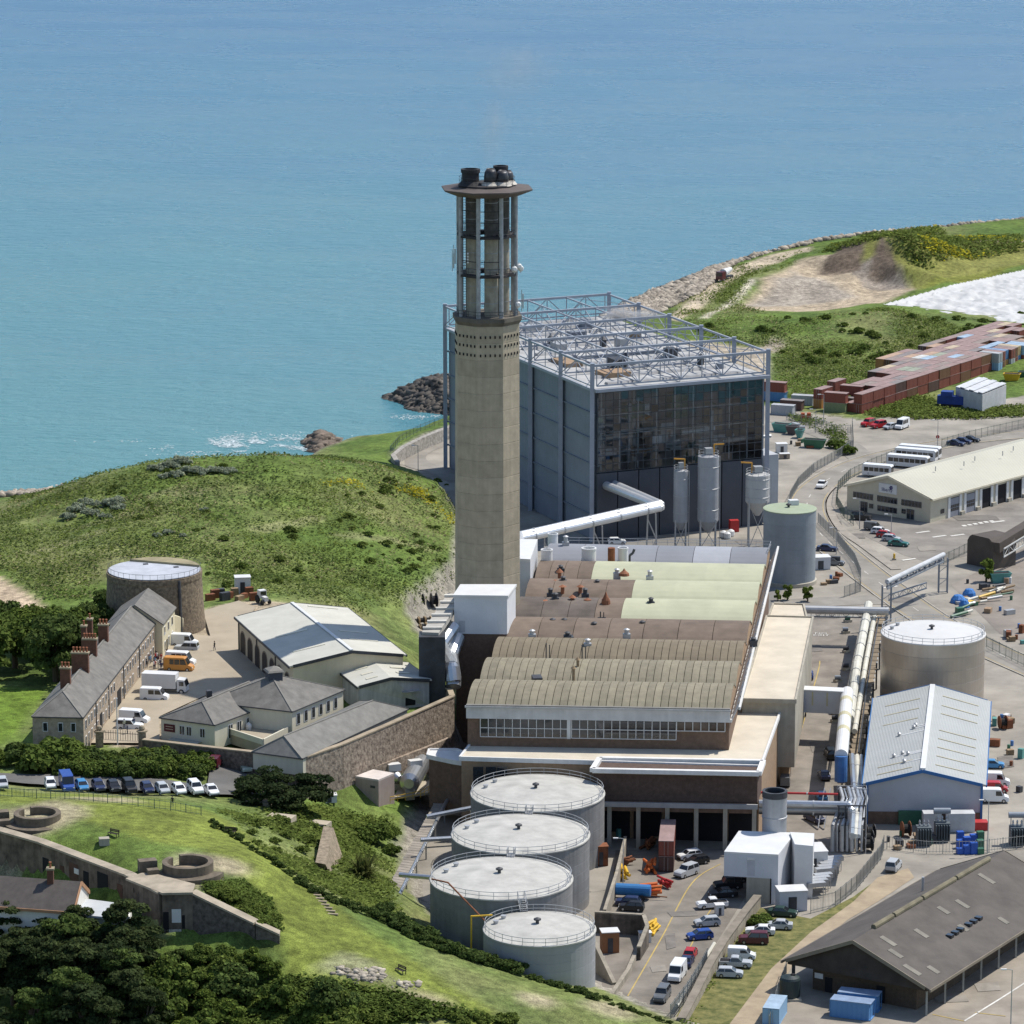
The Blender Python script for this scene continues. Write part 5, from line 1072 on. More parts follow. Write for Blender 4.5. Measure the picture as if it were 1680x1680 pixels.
hsB = hip('cupola_house', 'cream house with steep slate hipped roof crowned by a small square cupola', H4([(338,1150),(479,1166),(563,1131),(421,1115)],17.0), H4([(446,1109),(453,1107)],20.8), YZ-.5, cr, slate)
fB = (Vector((*at(479,1166,17).xy,0)), Vector((*at(563,1131,17).xy,0)))
for k in range(6): window(hsB, fB, .08+k*.145, .08+k*.145+.075, YZ+2.2, YZ+4.2, white_paint)
p = at(449.5,1108,20.8); cu_ = MB().obox((p.x,p.y,19.6), .35, 2.4, 2.4, 2.0).obj('cupola', mat('cupola_slate_wall',(.06,.065,.08),.8), hsB); MB().lathe((p.x,p.y,21.6), [(2.1,0),(1.8,.3),(.05,.9)], 4, R(65)).obj('cupola_roof', MATS['ridge_tile'], cu_)
hsC = hip('slate_range', 'long low range with pale slate roof behind the rubble boundary wall', H4([(415,1232),(497,1243),(668,1163),(590,1150)],14.6), H4([(466,1207),(612,1149)],17.2), YZ-.5, cr, mat('pale_slate_roof',(.17,.165,.15),.75,var=.2,vs=.6,bump=.02,bs=3))
# terrace between
ter = thing('terrace', at(400,1190,YZ+1).xy.to_3d(), 'raised paved terrace with dark pergola and pots in front of the cupola house', 'terrace')
q = H4([(352,1196),(432,1222),(520,1178),(424,1168)], YZ+1.2); MB().prism([p.xy for p in q], YZ-.5, YZ+1.2).obj('deck', mat('terrace_paving',(.36,.31,.23),.9,var=.15), ter)
mb = MB()
for a, b in ((0,1),(1,2)): mb.beam(q[a]+Vector((0,0,.5)), q[b]+Vector((0,0,.5)), .3, 1.)
mb.obj('parapet', cr, ter)
pg = H4([(430,1180),(478,1186),(480,1166),(432,1166)], YZ+1.2); mb = MB()
for p in pg: mb.tube((p.x,p.y,YZ+1.2), (p.x,p.y,YZ+3.8), .08, 5)
for k in range(9): mb.beam(lerp(pg[0],pg[3],k/8)+Vector((0,0,2.6)), lerp(pg[1],pg[2],k/8)+Vector((0,0,2.6)), .12)
mb.obj('pergola', timber_dark, ter)
for u, v, m_ in ((372,1180,red_paint),(384,1194,white_paint),(408,1196,white_paint),(395,1180,green_paint),(470,1182,red_paint)):
    p = at(u, v, YZ+1.2); MB().lathe(p, [(.45,0),(.55,.5),(.5,.8),(.1,1.2)], 10).obj('planter' if m_ != white_paint else 'table', m_, ter)
p, p2_ = at(353,1206,YZ), at(395,1216,YZ)
panel((Vector((p.x,p.y-.5,0)), Vector((p2_.x,p2_.y-.5,0))), 0, 1, YZ+.6, YZ+1.9, .2, .1).obj('dark_screen', black, ter)
# ---- rubble boundary walls
def wall_run(name, label, pts, zb, zt, th, m, cop=None):
    t = thing(name, (*Vector(pts[0]).xy, zb), label, 'wall'); mb = MB(); c_ = MB()
    for i, (a, b) in enumerate(zip(pts[:-1], pts[1:])):
        a, b = Vector(a), Vector(b); d = (b-a).xy.normalized(); n = Vector((-d.y,d.x,0))*th/2
        za, zb2 = (a.z, b.z) if zt is None else (zt, zt); B = zb
        q = [a-n, b-n, b+n, a+n]; mb.hexa([(p.x,p.y,B) for p in q], [(q[0].x,q[0].y,za),(q[1].x,q[1].y,zb2),(q[2].x,q[2].y,zb2),(q[3].x,q[3].y,za)])
        if cop: q = [a-n*1.25, b-n*1.25, b+n*1.25, a+n*1.25]; hs = (za,zb2,zb2,za); c_.hexa([(p.x,p.y,h+.003) for p,h in zip(q,hs)], [(p.x,p.y,h+.22) for p,h in zip(q,hs)])
    mb.obj('wall_body', m, t)
    if cop: c_.obj('coping', cop, t)
    return t
cop = mat('coping_stone', (.33,.27,.19), .9, var=.2)
rub2 = mat('mottled_rubble', (.25,.19,.15), .95, var=.5, vs=1.4, bump=.12, bs=2.0, col2=(.45,.37,.29))
wall_run('boundary_wall', 'long mottled rubble wall below the slate range', [at(499,1243,14.3), at(560,1222,14.3), at(640,1188,14.3), at(742,1143,14.3), at(738,1132,14.3), at(712,1118,14.3)], 5.5, None, .8, rub2, cop)
wall_run('gate_wall', 'dark rubble wall with stone piers behind the car park', [at(499,1243,14.3), at(430,1236,14.0), at(330,1225,13.8), at(235,1214,13.6)], 8., None, .8, mat('dark_rubble',(.15,.115,.09),.95,var=.5,vs=1.4,bump=.12,bs=2.,col2=(.26,.21,.16)), cop)
for u in (233,163):
    p = at(u,1206,14); t_ = thing('gate_pier', (p.x,p.y,YZ-1), ['stone gate pier with ball top at the end of the dark wall','stone gate pier with ball top by the barracks corner'][u < 200], 'pier', )
    MB().obox((p.x,p.y,YZ-1), .1, 1.3, 1.3, 3.6).obj('shaft', rubble, t_); MB().lathe((p.x,p.y,YZ+2.6), [(.95,0),(.95,.25),(.4,.3),(.55,.6),(.4,1.0),(.05,1.15)], 12).obj('ball_finial', cop, t_)
gt = at(198,1216,YZ); mb = MB(); a, b = at(166,1215,YZ), at(230,1219,YZ)
for k in range(17): p = lerp(a,b,k/16); mb.tube(p, p+Vector((0,0,1.6+.5*math.sin(math.pi*k/16))), .05, 4)
for z in (.2,1.5): mb.beam(a+Vector((0,0,z)), b+Vector((0,0,z)), .08)
single(mb, 'entrance_gate', steel_dark, 'dark iron entrance gate between the two stone piers', 'gate')
fp = at(193,1222,YZ); MBp = MB().lathe((fp.x,fp.y,YZ-.5), [(.12,0),(.09,8.5),(.15,8.6),(.02,8.8)], 8); single(MBp, 'flagpole', white_paint, 'thin white flagpole standing by the entrance gate', 'flagpole')
# ================================================================ fort
fortm = mat('fort_wall_render', (.115,.09,.072), .95, var=.4, vs=.5, streak=.35, col2=(.2,.16,.125))
FT = thing('battery_wall', (*fort_line[3].xy, CZ), 'weathered dark retaining wall of the old gun battery', 'wall')
for i in range(len(fort_line)-1):
    a, b = fort_line[i], fort_line[i+1]; d = (b-a).xy.normalized(); n = Vector((-d.y,d.x,0)); n = n if n.y > 0 else -n
    f0, f1 = a-n*.5, b-n*.5; k0, k1 = a+n*.6, b+n*.6
    m_ = fortm if i < 5 else mat('dark_slope_stone',(.12,.1,.085),.95,var=.5,vs=1.6,bump=.1,bs=2)
    MB().hexa([(p.x,p.y,CZ-3) for p in (f0,f1,k1,k0)], [(f0.x,f0.y,a.z+.1),(f1.x,f1.y,b.z+.1),(k1.x,k1.y,b.z+.1),(k0.x,k0.y,a.z+.1)]).obj('wall_face', m_, FT)
    MB().hexa([(p.x,p.y,h) for p,h in zip((f0-n*.3,f1-n*.3,k1+n*.3,k0+n*.3),(a.z+.103,b.z+.103,b.z+.103,a.z+.103))], [(p.x,p.y,h) for p,h in zip((f0-n*.3,f1-n*.3,k1+n*.3,k0+n*.3),(a.z+.4,b.z+.4,b.z+.4,a.z+.4))]).obj('coping', mat('pale_fort_coping',(.34,.29,.22),.9,var=.25), FT)
fe = (fort_line[2]*1, fort_line[3]*1)
for s0, s1, z0, z1 in ((.05,.12,0,4.2),(.25,.3,2,4),(.36,.46,1,5),(.52,.58,.5,4.5),(.68,.8,0,5.2),(.9,.96,1,4.5)):
    panel(fe, s0, s1, CZ+z0, CZ+z1, .2, .56).obj('casemate_opening', black if z0 < 1 else mat('rust_brown_panel',(.09,.05,.035),.9,var=.3), FT)
panel(fe, .42, .47, CZ+3.6, CZ+4.4, .2, .62).obj('notice', white_paint, FT)
fe = (fort_line[4]*1, fort_line[5]*1)
for s0, s1, z0, z1, m_ in ((.3,.6,1.9,3.9,white_paint),(.02,.2,0,3.5,black),(.62,.72,1,3,black),(-.1,.6,.0,.9,mat('flaking_white',(.4,.38,.34),.9,var=.5,vs=3))):
    panel(fe, max(s0,.01), s1, CZ+z0, CZ+z1, .2, .57).obj('casemate_opening', m_, FT)
def emplacement(u, v, ra, label, z=19.6, gap=None):
    c = at(u, v, z+1.6); t = thing('gun_emplacement', (c.x,c.y,z-1.6), label, 'gun pit'); cm = mat('battery_concrete',(.14,.115,.085),.95,var=.3,vs=.8,streak=.15,bump=.03)
    n = 40; r0, r1 = ra-.75, ra; mb = MB(); a0 = R(140); tot = R(335)
    for i in range(n):
        t0, t1 = a0+tot*i/n, a0+tot*(i+1)/n; q = [(c.x+r*math.cos(a),c.y+r*math.sin(a)) for r,a in ((r0,t0),(r1,t0),(r1,t1),(r0,t1))]
        mb.hexa([(x,y,z-1.2) for x,y in q], [(x,y,z+1.6) for x,y in q])
    mb.obj('ring_wall', cm, t)
    MB().lathe((c.x,c.y,z), [(r0,0),(r0,.15),(.01,.2)], 32).obj('pit_floor', mat('pit_floor',(.25,.2,.14),.95,var=.2), t)
    mb = MB(); 
    for i in range(22):
        t0, t1 = R(190)+R(160)*i/22, R(190)+R(160)*(i+1)/22; q = [(c.x+r*math.cos(a),c.y+r*math.sin(a)) for r,a in ((ra+.02,t0),(ra+1.6,t0),(ra+1.6,t1),(ra+.02,t1))]; mb.hexa([(x,y,z-2) for x,y in q], [(x,y,z+.3) for x,y in q])
    mb.obj('outer_step', cm, t)
    for dx, dy, w, l, h in ((-ra-2.2,.8,2.6,1.6,1.6),(-ra-1.2,-1.8,1.6,1.2,1.0)): MB().obox((c.x+dx,c.y+dy,z-.8), .3, w, l, h+.8).obj('block', cm, t)
    for k in range(4): MB().obox((c.x-ra-2.5-k*.45,c.y-3.2,z-1.8), .2, .45, 2., 1.8-k*.4).obj('step', cm, t)
    MB().obox((c.x-1.2,c.y-ra*.45,z+.15), .1, 1.8, .5, .5).obj('ledge', cm, t)
emplacement(61,1333,3.55,'round concrete gun pit set in pale ground by the car park hedge')
emplacement(308,1413,3.7,'round concrete gun pit at the corner of the battery wall')
# pale slab on the battery corner
q = [at(u,v,FZ+.45) for u,v in ((206,1441),(266,1465),(316,1464),(320,1450),(250,1432),(232,1432))]; single(MB().slab(q, .3), 'battery_slab', mat('pale_fort_coping',(.34,.29,.22)), 'pale concrete apron slab at the corner of the battery wall', 'slab')
# white house below the battery
q = [at(-60,1478,18.2), at(122,1496,18.2), at(136,1455,18.2), at(-60,1440,18.2)]
hf = gable('keepers_house', 'white rendered house with dark slate roof below the battery wall', [at(-70,1482,17.6), at(118,1494,17.6), at(136,1462,17.6), at(-52,1448,17.6)], (at(-60,1446,20.2), at(132,1456,20.2)), 8, mat('white_render',(.7,.68,.62),.8,var=.06,streak=.06), mat('brown_slate',(.085,.072,.065),.8,var=.2,vs=.8), cream_paint, .2) if False else None
hA, hB_ = at(-70,1479,17.8), at(120,1493,17.8); up_ = at(134,1455,20.4)
bk = Vector((1.2,9.,0)); HOUSE = gable('keepers_house', 'white rendered house with dark slate roof below the battery wall', [hA+bk, hA, hB_, hB_+bk], (Vector(((hA+bk*.5).x,(hA+bk*.5).y,20.6)), Vector(((hB_+bk*.5).x,(hB_+bk*.5).y,20.6))), 9, mat('white_render',(.7,.68,.62),.8,var=.06,streak=.06), mat('brown_slate',(.085,.072,.065),.8,var=.2,vs=.8), mat('terracotta_trim',(.4,.22,.12),.8), .15)
chimney_stack(HOUSE, at(83,1445,20.5), .9, .9, 19.6, 22.2, 0, 1)
hx = at(170,1497,16.8); MB().prism([at(u,v,16.8).xy for u,v in ((120,1499),(206,1506),(212,1482),(138,1474))], 9, 16.6).obj('side_wing', MATS['white_render'], HOUSE)
MB().slab([at(u,v,17.0) for u,v in ((119,1500),(207,1507),(214,1484),(138,1474))], .3).obj('wing_roof', mat('grey_lead_roof',(.45,.47,.48),.7,var=.1), HOUSE)
MB().prism([at(u,v,17.6).xy for u,v in ((204,1505),(213,1504),(216,1488),(208,1487))], 9, 17.6).obj('parapet', MATS['white_render'], HOUSE)
# ================================================================ vegetation and rock
def np_mesh(name, V, Q, m, par=None, smooth=False):
    me = bpy.data.meshes.new(name); V = np.asarray(V, np.float64); Q = np.asarray(Q); k = Q.shape[1]
    me.vertices.add(len(V)); me.loops.add(Q.size); me.polygons.add(len(Q))
    me.vertices.foreach_set('co', V.ravel()); me.loops.foreach_set('vertex_index', Q.ravel()); me.polygons.foreach_set('loop_start', np.arange(0, Q.size, k)); me.update()
    if smooth: me.polygons.foreach_set('use_smooth', np.ones(len(Q), bool))
    me.materials.append(m); o = bpy.data.objects.new(name, me); COL.objects.link(o)
    if par: o.parent = par
    ORG[o] = (0,0,0); return o
def leaves(P, N, size, jit=.55, asp=1.):  # a small bent leaf spray at every point
    n = len(P); a = N+rng.normal(0, jit, (n,3)); a /= np.linalg.norm(a, axis=1)[:,None]+1e-9
    r = rng.normal(0, 1, (n,3)); u = np.cross(a, r); u /= np.linalg.norm(u, axis=1)[:,None]+1e-9; w = np.cross(a, u)
    s = (size*rng.uniform(.6,1.3,n))[:,None] if np.isscalar(size) else (size*rng.uniform(.7,1.3,n))[:,None]
    V = np.stack([P-u*s*.5, P-w*s*.5*asp+a*s*.12, P+u*s*.5, P+w*s*.5*asp+a*s*.12], 1).reshape(-1,3)
    return V, np.arange(n*4).reshape(n,4)
def blob_pts(c, r, n, top=.25):
    d = rng.normal(0,1,(n,3)); d /= np.linalg.norm(d,axis=1)[:,None]; d[:,2] = np.where(d[:,2] < -top, -d[:,2]*.5, d[:,2])
    rad = rng.uniform(.72,1.04,n)[:,None]; return np.array(c)+d*rad*np.array(r), d/np.array(r)*min(r)
def fol(name, col, col2, **k):
    g = 1.3; m = mat(name, tuple(x*g for x in col), .9, var=.3, vs=k.get('vs',.35), col2=tuple(x*g for x in col2), island=.4, spec=.1); N = m.node_tree.nodes; L = m.node_tree.links
    b = N['Principled BSDF']; tr = N.new('ShaderNodeBsdfTranslucent'); mx = N.new('ShaderNodeMixShader'); mx.inputs[0].default_value = .35
    L.new(b.inputs['Base Color'].links[0].from_socket, tr.inputs[0]); L.new(b.outputs[0], mx.inputs[1]); L.new(tr.outputs[0], mx.inputs[2]); L.new(mx.outputs[0], N['Material Output'].inputs[0]); return m
F_oak = fol('oak_leaves', (.06,.095,.018), (.12,.16,.03)); F_dark = fol('dark_leaves', (.05,.08,.022), (.095,.13,.034))
F_pine = fol('pine_needles', (.026,.043,.018), (.062,.08,.027)); F_cyp = fol('cypress_leaves', (.018,.032,.014), (.045,.062,.022))
F_hedge = fol('hedge_leaves', (.06,.095,.02), (.115,.155,.033)); F_lime = fol('bright_leaves', (.09,.14,.025), (.15,.19,.04))
F_grey = fol('grey_green_leaves', (.19,.22,.15), (.29,.32,.23)); F_gorse = fol('gorse_flower', (.26,.24,.02), (.46,.4,.025)); F_scrub = fol('scrub_leaves', (.08,.118,.022), (.145,.18,.042))
F_dry = fol('dry_grass', (.19,.19,.085), (.30,.27,.14))
bark = mat('bark', (.09,.07,.05), .95, var=.3)
def make_tree(name, label, cat, lm, R0, H, nb, nl, leaf, trunk=True, flat=.75, seed=0, kind='round'):
    r_ = np.random.default_rng(seed); t = thing(name, (0,0,0), label, cat); Pl, Nl = [], []; limbs = []
    for k in range(nb):
        a = r_.uniform(0, 2*math.pi); q = math.sqrt(r_.random()); zz = r_.random()
        if kind == 'round': rr = R0*q*.72*math.sqrt(max(0,1-(zz-.4)**2*1.6)); c = (rr*math.cos(a), rr*math.sin(a), H*(.18+.64*zz)); br = R0*r_.uniform(.26,.42); rad = (br, br, br*flat)
        elif kind == 'pine': rr = R0*q*(1.05-.75*zz); c = (rr*math.cos(a), rr*math.sin(a), H*(.28+.66*zz)); br = R0*r_.uniform(.2,.33); rad = (br, br, br*.45)
        elif kind == 'flat': rr = R0*q; c = (rr*math.cos(a), rr*math.sin(a), H*(.1+.85*zz)*(1-.45*q*q)); br = R0*r_.uniform(.18,.3); rad = (br, br, br*.3)
        else: rr = R0*q*.8; c = (rr*math.cos(a), rr*math.sin(a), H*(.15+.5*zz*(1-.5*q))); br = R0*r_.uniform(.28,.45); rad = (br, br, br*.8)
        p, n = blob_pts(c, rad, nl//nb); Pl.append(p); Nl.append(n); limbs.append(c)
    P, N = np.concatenate(Pl), np.concatenate(Nl); keep = P[:,2] > .05; V, Q = leaves(P[keep], N[keep]+np.array([0,0,.3]), leaf)
    np_mesh('crown', V, Q, lm, t)
    if trunk:
        mb = MB(); mb.tube((0,0,-.6), (R0*.03,0,H*.45), R0*.085+.08, 8, R0*.05+.05)
        for c in limbs[:7]: mb.tube((R0*.03,0,H*.38), c, R0*.035+.04, 5, .03)
        mb.obj('trunk', bark, t)
    return t
def place(proto, spots, label=None, group=None, vary=None):
    first = True
    for (x, y, z, s, rz, *l) in spots:
        lab = l[0] if l else label
        if first: o = proto; o.location = (x,y,z); o.rotation_euler = (0,0,rz); first = False
        else: o = copy_tree(proto, None, (x,y,z), rz)
        o.scale = (s,s,s*random.uniform(.9,1.1)); o['label'] = lab or o['label']
        if group: o['group'] = group
        if vary:
            for c in o.children:
                if c.name.startswith('crown'): c.material_slots[0].link = 'OBJECT'; c.material_slots[0].material = random.choice(vary)
def spots(l, z0=8):
    out = []
    for u, v, s, *lb in l:
        p = gat(u, v, z0); out.append((p.x, p.y, p.z-.1, s, random.uniform(0,6.28), *lb))
    return out
# trees (u, v of the foot)
oak = make_tree('broadleaf_tree', '', 'tree', F_oak, 5.2, 9.5, 26, 5200, .62, seed=1)
place(oak, spots([(25,1095,1.2),(92,1118,1.3),(140,1096,1.12),(60,1072,1.15),(-25,1110,1.2),(158,1045,.75),(0,1055,1.1),(110,1070,1.1),(172,1000,.5)], 12), 'broad leafy tree in the clump left of the barracks', 'leafy trees left of the barracks', [F_oak,F_hedge,F_dark])
bush = make_tree('round_bush', '', 'bush', F_hedge, 2.6, 3.4, 14, 2400, .42, False, seed=2, kind='bush')
place(bush, spots([(84,1262,2.1,'large rounded bush hiding the barracks front corner'),(612,1382,1.25,'rounded green bush above the plank walkway'),(636,1372,.8,'small bush next to the rounded one by the walkway'),(640,1400,.7,'low shrub at the foot of the bank by the walkway'),(1388,745,1.0,'green bush inside the fence beside the road'),(1372,735,.9,'bush behind the green skip'),(1250,1520,.85,'bush growing against the corner of the plinth'),(1420,1690,.01)][:-1], 6))
tam = make_tree('tamarisk_bush', '', 'bush', F_grey, 2.2, 2.6, 12, 1500, .4, False, seed=3, kind='bush')
place(tam, spots([(112,852,.85),(128,838,1.),(148,846,.95),(160,832,.8),(172,850,.7),(187,828,1.1),(196,836,.8),(140,826,.8),(262,772,.9),(280,768,1.),(296,762,1.1),(312,776,1.),(328,778,.9),(350,776,.9),(366,776,.8),(378,775,.7),(270,784,.7),(290,782,.8),(250,770,.6),(258,880,.5),(275,876,.6),(300,880,.4),(335,838,.5)], 13), 'grey green tamarisk bush on the grassy mound', 'grey bushes on the mound')
hb = make_tree('hedge_shrub', '', 'shrub', F_hedge, 2.4, 3.6, 12, 1500, .42, False, seed=4, kind='bush')
l = []
for k in range(44): l.append((random.uniform(-20,338), 0, random.uniform(1.0,1.45)))
l = [(u, 1252+26*random.random()-(u < 140)*14*random.random(), s) for u,_,s in sorted(l)]
place(hb, spots(l, 12), 'leafy shrub in the thick belt between car park and barracks', 'shrub belt behind the car park', [F_hedge,F_dark,F_scrub,F_oak])
hd = make_tree('hedge_bush', '', 'hedge', F_dark, 1.7, 2.3, 10, 1100, .36, False, seed=5, kind='bush')
l = []
for a, b, n, s in (((620,1505),(700,1548),10,1.15),((700,1548),(860,1602),17,.95),((350,1350),(470,1432),13,.55),((470,1432),(545,1480),8,.6),((545,1480),(625,1508),7,.65),((870,1606),(985,1640),12,.55),((985,1640),(1105,1682),12,.4)):
    for k in range(n): t_ = k/n; l.append((lerp(a[0],b[0],t_)+random.uniform(-3,3), lerp(a[1],b[1],t_)+random.uniform(-2,2), s*random.uniform(.8,1.2)))
place(hd, spots(l, 10), 'dark clipped bush in the hedge line along the lawn edge', 'hedge along the lawn edge')
pine = make_tree('pine_tree', '', 'tree', F_pine, 4.6, 10.5, 34, 6500, .5, seed=6, kind='pine')
l = []
for k in range(22): l.append((random.uniform(-30,250), random.uniform(1600,1760), random.uniform(.85,1.2)))
l += [(20,1575,.85),(75,1580,.8),(130,1585,.85),(180,1600,.75),(225,1610,.7),(100,1640,1.),(40,1625,1.)]
place(pine, spots(l, 8), 'dark pine in the wood below the white house', 'pines below the white house', [F_pine,F_pine,F_cyp,F_dark])
bt = make_tree('wood_tree', '', 'tree', F_dark, 4.2, 7., 22, 4200, .55, seed=7)
l = [(random.uniform(260,580), 0, random.uniform(.6,1.0)) for _ in range(24)]; l = [(u, random.uniform(1630,1740) if u < 480 else random.uniform(1655,1760), s) for u,_,s in l]
l += [(290,1592,.55),(330,1590,.55),(370,1596,.6),(410,1592,.5),(440,1606,.5)]
place(bt, spots(l, 9), 'leafy dark tree in the wood under the battery', 'leafy trees under the battery', [F_dark,F_hedge,F_oak,F_scrub])
sb = make_tree('gorse_bush', '', 'bush', F_scrub, 2.0, 2.4, 10, 1000, .4, False, seed=8, kind='bush')
l = [(random.uniform(560,860), 0, random.uniform(.5,1.)) for _ in range(24)]; l = [(u, 1650+ (u-560)*.08+random.uniform(0,60), s) for u,_,s in l]
l += [(random.uniform(410,540), random.uniform(1338,1400), random.uniform(.5,.9)) for _ in range(14)]
place(sb, spots(l, 9), 'low scrubby bush on the rough bank around the lawn', 'scrub around the lawn')
sb2 = make_tree('bank_shrub', '', 'bush', F_scrub, 1.9, 1.9, 10, 900, .4, False, seed=18, kind='bush')
l = [(random.uniform(335,455), 0, random.uniform(.5,.9)) for _ in range(22)]; l = [(u, 1455+(u-335)*.45+random.uniform(0,28), s) for u,_,s in l]
place(sb2, spots(l, 17), 'low shrub on the bank above the sloping battery wall', 'shrubs above the sloping battery wall')
mbs = make_tree('mound_bush', '', 'bush', F_hedge, 1.6, 1.5, 8, 520, .42, False, seed=28, kind='bush')
l = []
while len(l) < 75:
    u, v = random.uniform(20,735), random.uniform(760,965)
    if v > 985-.05*u and u < 350 or v < 752+abs(u-400)*.12: continue
    q_ = at(u,v,12)
    if noise2(np.array([[q_.x,q_.y]]),.045,55,3)[0]+random.gauss(0,.05) < .52: continue
    l.append((u, v, random.uniform(.3,1.0)))
place(mbs, spots(l, 12), 'low bramble bush growing on the grassy mound', 'bramble bushes on the mound', [F_scrub,F_scrub,F_hedge,F_oak])
lbs = copy_tree(mbs); lbs.name = 'landfill_bush'; l = [(random.uniform(1130,1680), random.uniform(515,600), random.uniform(.6,1.4)) for _ in range(70)]; l = [q for q in l if q[0] > 1280 or q[1] < 560]
l = [q for q in l if q[1] < 655-(q[0]-1290)*.21-12]
place(lbs, spots(l, 2), 'bramble bush on the landfill behind the containers', 'bramble bushes on the landfill', [F_hedge,F_scrub,F_oak])
cyp = make_tree('cypress_tree', 'wide spreading dark cypress at the corner of the car park', 'tree', F_cyp, 7.2, 7.0, 64, 15000, .5, seed=9, kind='flat')
place(cyp, spots([(462,1322,1.0)], 8))
st_ = make_tree('sapling', '', 'tree', F_lime, 1.15, 3.8, 16, 1500, .34, flat=1.5, seed=10)
place(st_, spots([(1292,985,1.),(1325,988,1.05),(1618,955,1.5),(1275,986,.7)], 0), 'slender young tree with pale green leaves on the works verge', 'young trees in the works')
# spiky cordyline shrub
sp_ = thing('spiky_shrub', gat(596,1440,3), 'spiky fan leaved shrub beside the plank walkway', 'shrub'); mb = MB(); c = Vector(ORG[sp_])
for k in range(240):
    a = random.uniform(0,6.28); e = random.uniform(.15,1.4); L = random.uniform(2.2,4.2); d = Vector((math.cos(a)*math.cos(e), math.sin(a)*math.cos(e), math.sin(e))); b = c+Vector((random.uniform(-1,1),random.uniform(-1,1),random.uniform(0,1.6)))
    s_ = d.cross(Vector((0,0,1))).normalized()*.09; m_ = b+d*L*.55; e_ = b+d*L-Vector((0,0,L*.16)); mb.add([b-s_, b+s_, m_+s_, m_-s_, e_], [(0,1,2,3),(3,2,4)])
mb.obj('leaf_fan', fol('spiky_leaves',(.06,.08,.02),(.12,.13,.04)), sp_, kind='stuff')
# ground cover: tufts and low scrub over the mound, banks and landfill
def cover(name, label, px, z, n, size, m, dens=None, h=.25, seed=0, clump=0., thr=.5, jit=.28):
    poly = [gat(u,v,z).xy for u,v in px]; A = np.array([(p.x,p.y) for p in poly]); lo, hi = A.min(0), A.max(0); r_ = np.random.default_rng(seed)
    P = lo+r_.random((n*3,2))*(hi-lo); P = P[inpoly(P, poly)]
    if clump: P = P[noise2(P, clump, seed+40, 4)+r_.normal(0,.07,len(P)) > thr]
    P = P[polydist(P, [tuple(p) for p in poly]) > r_.uniform(0,3.5,len(P))]
    P = P[:n]; Z = gzs(P); ok = Z > SEA+1.5; P = P[ok]; Z = Z[ok]
    P3 = np.concatenate([P, (Z+r_.uniform(.05,h,len(Z)))[:,None]],1); N = np.tile([0,0,.8],(len(P3),1)); V, Q = leaves(P3, N, size, jit)
    o = np_mesh(name, V, Q, m); o['kind'] = 'stuff'; o['label'] = label; return o
mound = [(-150,835),(0,835),(60,800),(150,778),(250,754),(400,742),(550,752),(640,764),(700,790),(752,840),(752,960),(700,1000),(600,1015),(480,985),(340,965),(330,920),(180,920),(170,985),(60,985),(0,940),(-150,940)]
cover('mound_scrub', 'green low scrub covering the mound by the sea', mound, 12, 42000, .5, F_scrub, h=.5, seed=1, clump=.05, thr=.42)
cover('mound_dark_scrub', 'darker bramble patches on the mound by the sea', mound, 12, 24000, .55, F_dark, h=.9, seed=2, clump=.07, thr=.55)
cover('mound_dry_grass', 'pale dry grass patches on the mound by the sea', mound, 12, 12000, .5, F_dry, h=.4, seed=3, clump=.045, thr=.54)
cover('mound_gorse', 'yellow flowering patches on the mound by the sea', [(640,790),(700,800),(752,850),(752,870),(690,830),(500,800),(500,790)], 9, 3000, .5, F_gorse, h=.5, seed=4, clump=.1, thr=.57)
land = [(1100,520),(1190,460),(1250,440),(1220,500),(1300,530),(1400,510),(1450,503),(1580,535),(1680,545),(1760,560),(1760,590),(1560,585),(1400,640),(1290,660),(1265,640),(1265,570),(1150,560)]
cover('landfill_scrub', 'green rough grass and scrub on the landfill behind the containers', land, 2, 36000, .55, F_scrub, h=.5, seed=5, clump=.05, thr=.45)
cover('landfill_bramble', 'dark bramble clumps on the landfill behind the containers', land, 2, 14000, .6, F_dark, h=.9, seed=6, clump=.06, thr=.57)
cover('landfill_dry_grass', 'pale dry grass on the landfill behind the containers', land, 2, 7000, .5, F_dry, h=.4, seed=7, clump=.04, thr=.53)
hill = [(1340,415),(1400,395),(1480,378),(1560,390),(1690,385),(1690,410),(1590,428),(1520,438),(1490,415),(1450,403),(1400,406)]
cover('spoil_heap_gorse', 'yellow gorse on the spoil heap by the sea', hill, 8, 16000, .8, F_gorse, h=1.3, seed=8, clump=.05, thr=.5)
cover('spoil_heap_scrub', 'green scrub on the spoil heap by the sea', hill, 8, 20000, .9, F_scrub, h=.9, seed=9)
cover('coast_strip_grass', 'grass strips along the coastal track', [(1080,520),(1140,475),(1200,435),(1340,405),(1340,415),(1240,455),(1200,500),(1110,530)], 1, 5000, .6, F_scrub, h=.4, seed=10, clump=.06, thr=.5)
cover('bank_grass', 'rough grass on the bank between walkway and lawn', [(350,1330),(520,1315),(650,1340),(655,1480),(700,1530),(620,1500),(540,1465),(440,1410)], 9, 14000, .55, F_scrub, h=.5, seed=11, clump=.1, thr=.42)
cover('battery_ivy', 'thick ivy and grass on the bank above the sloping battery wall', [(330,1448),(400,1445),(450,1478),(470,1530),(440,1525),(330,1468)], 17, 9000, .45, F_hedge, h=.6, seed=12)
cover('lower_bank_scrub', 'rough scrub on the slope above the wood', [(480,1600),(560,1610),(700,1640),(800,1668),(860,1690),(400,1720),(380,1620)], 9, 16000, .6, F_hedge, h=.8, seed=13)
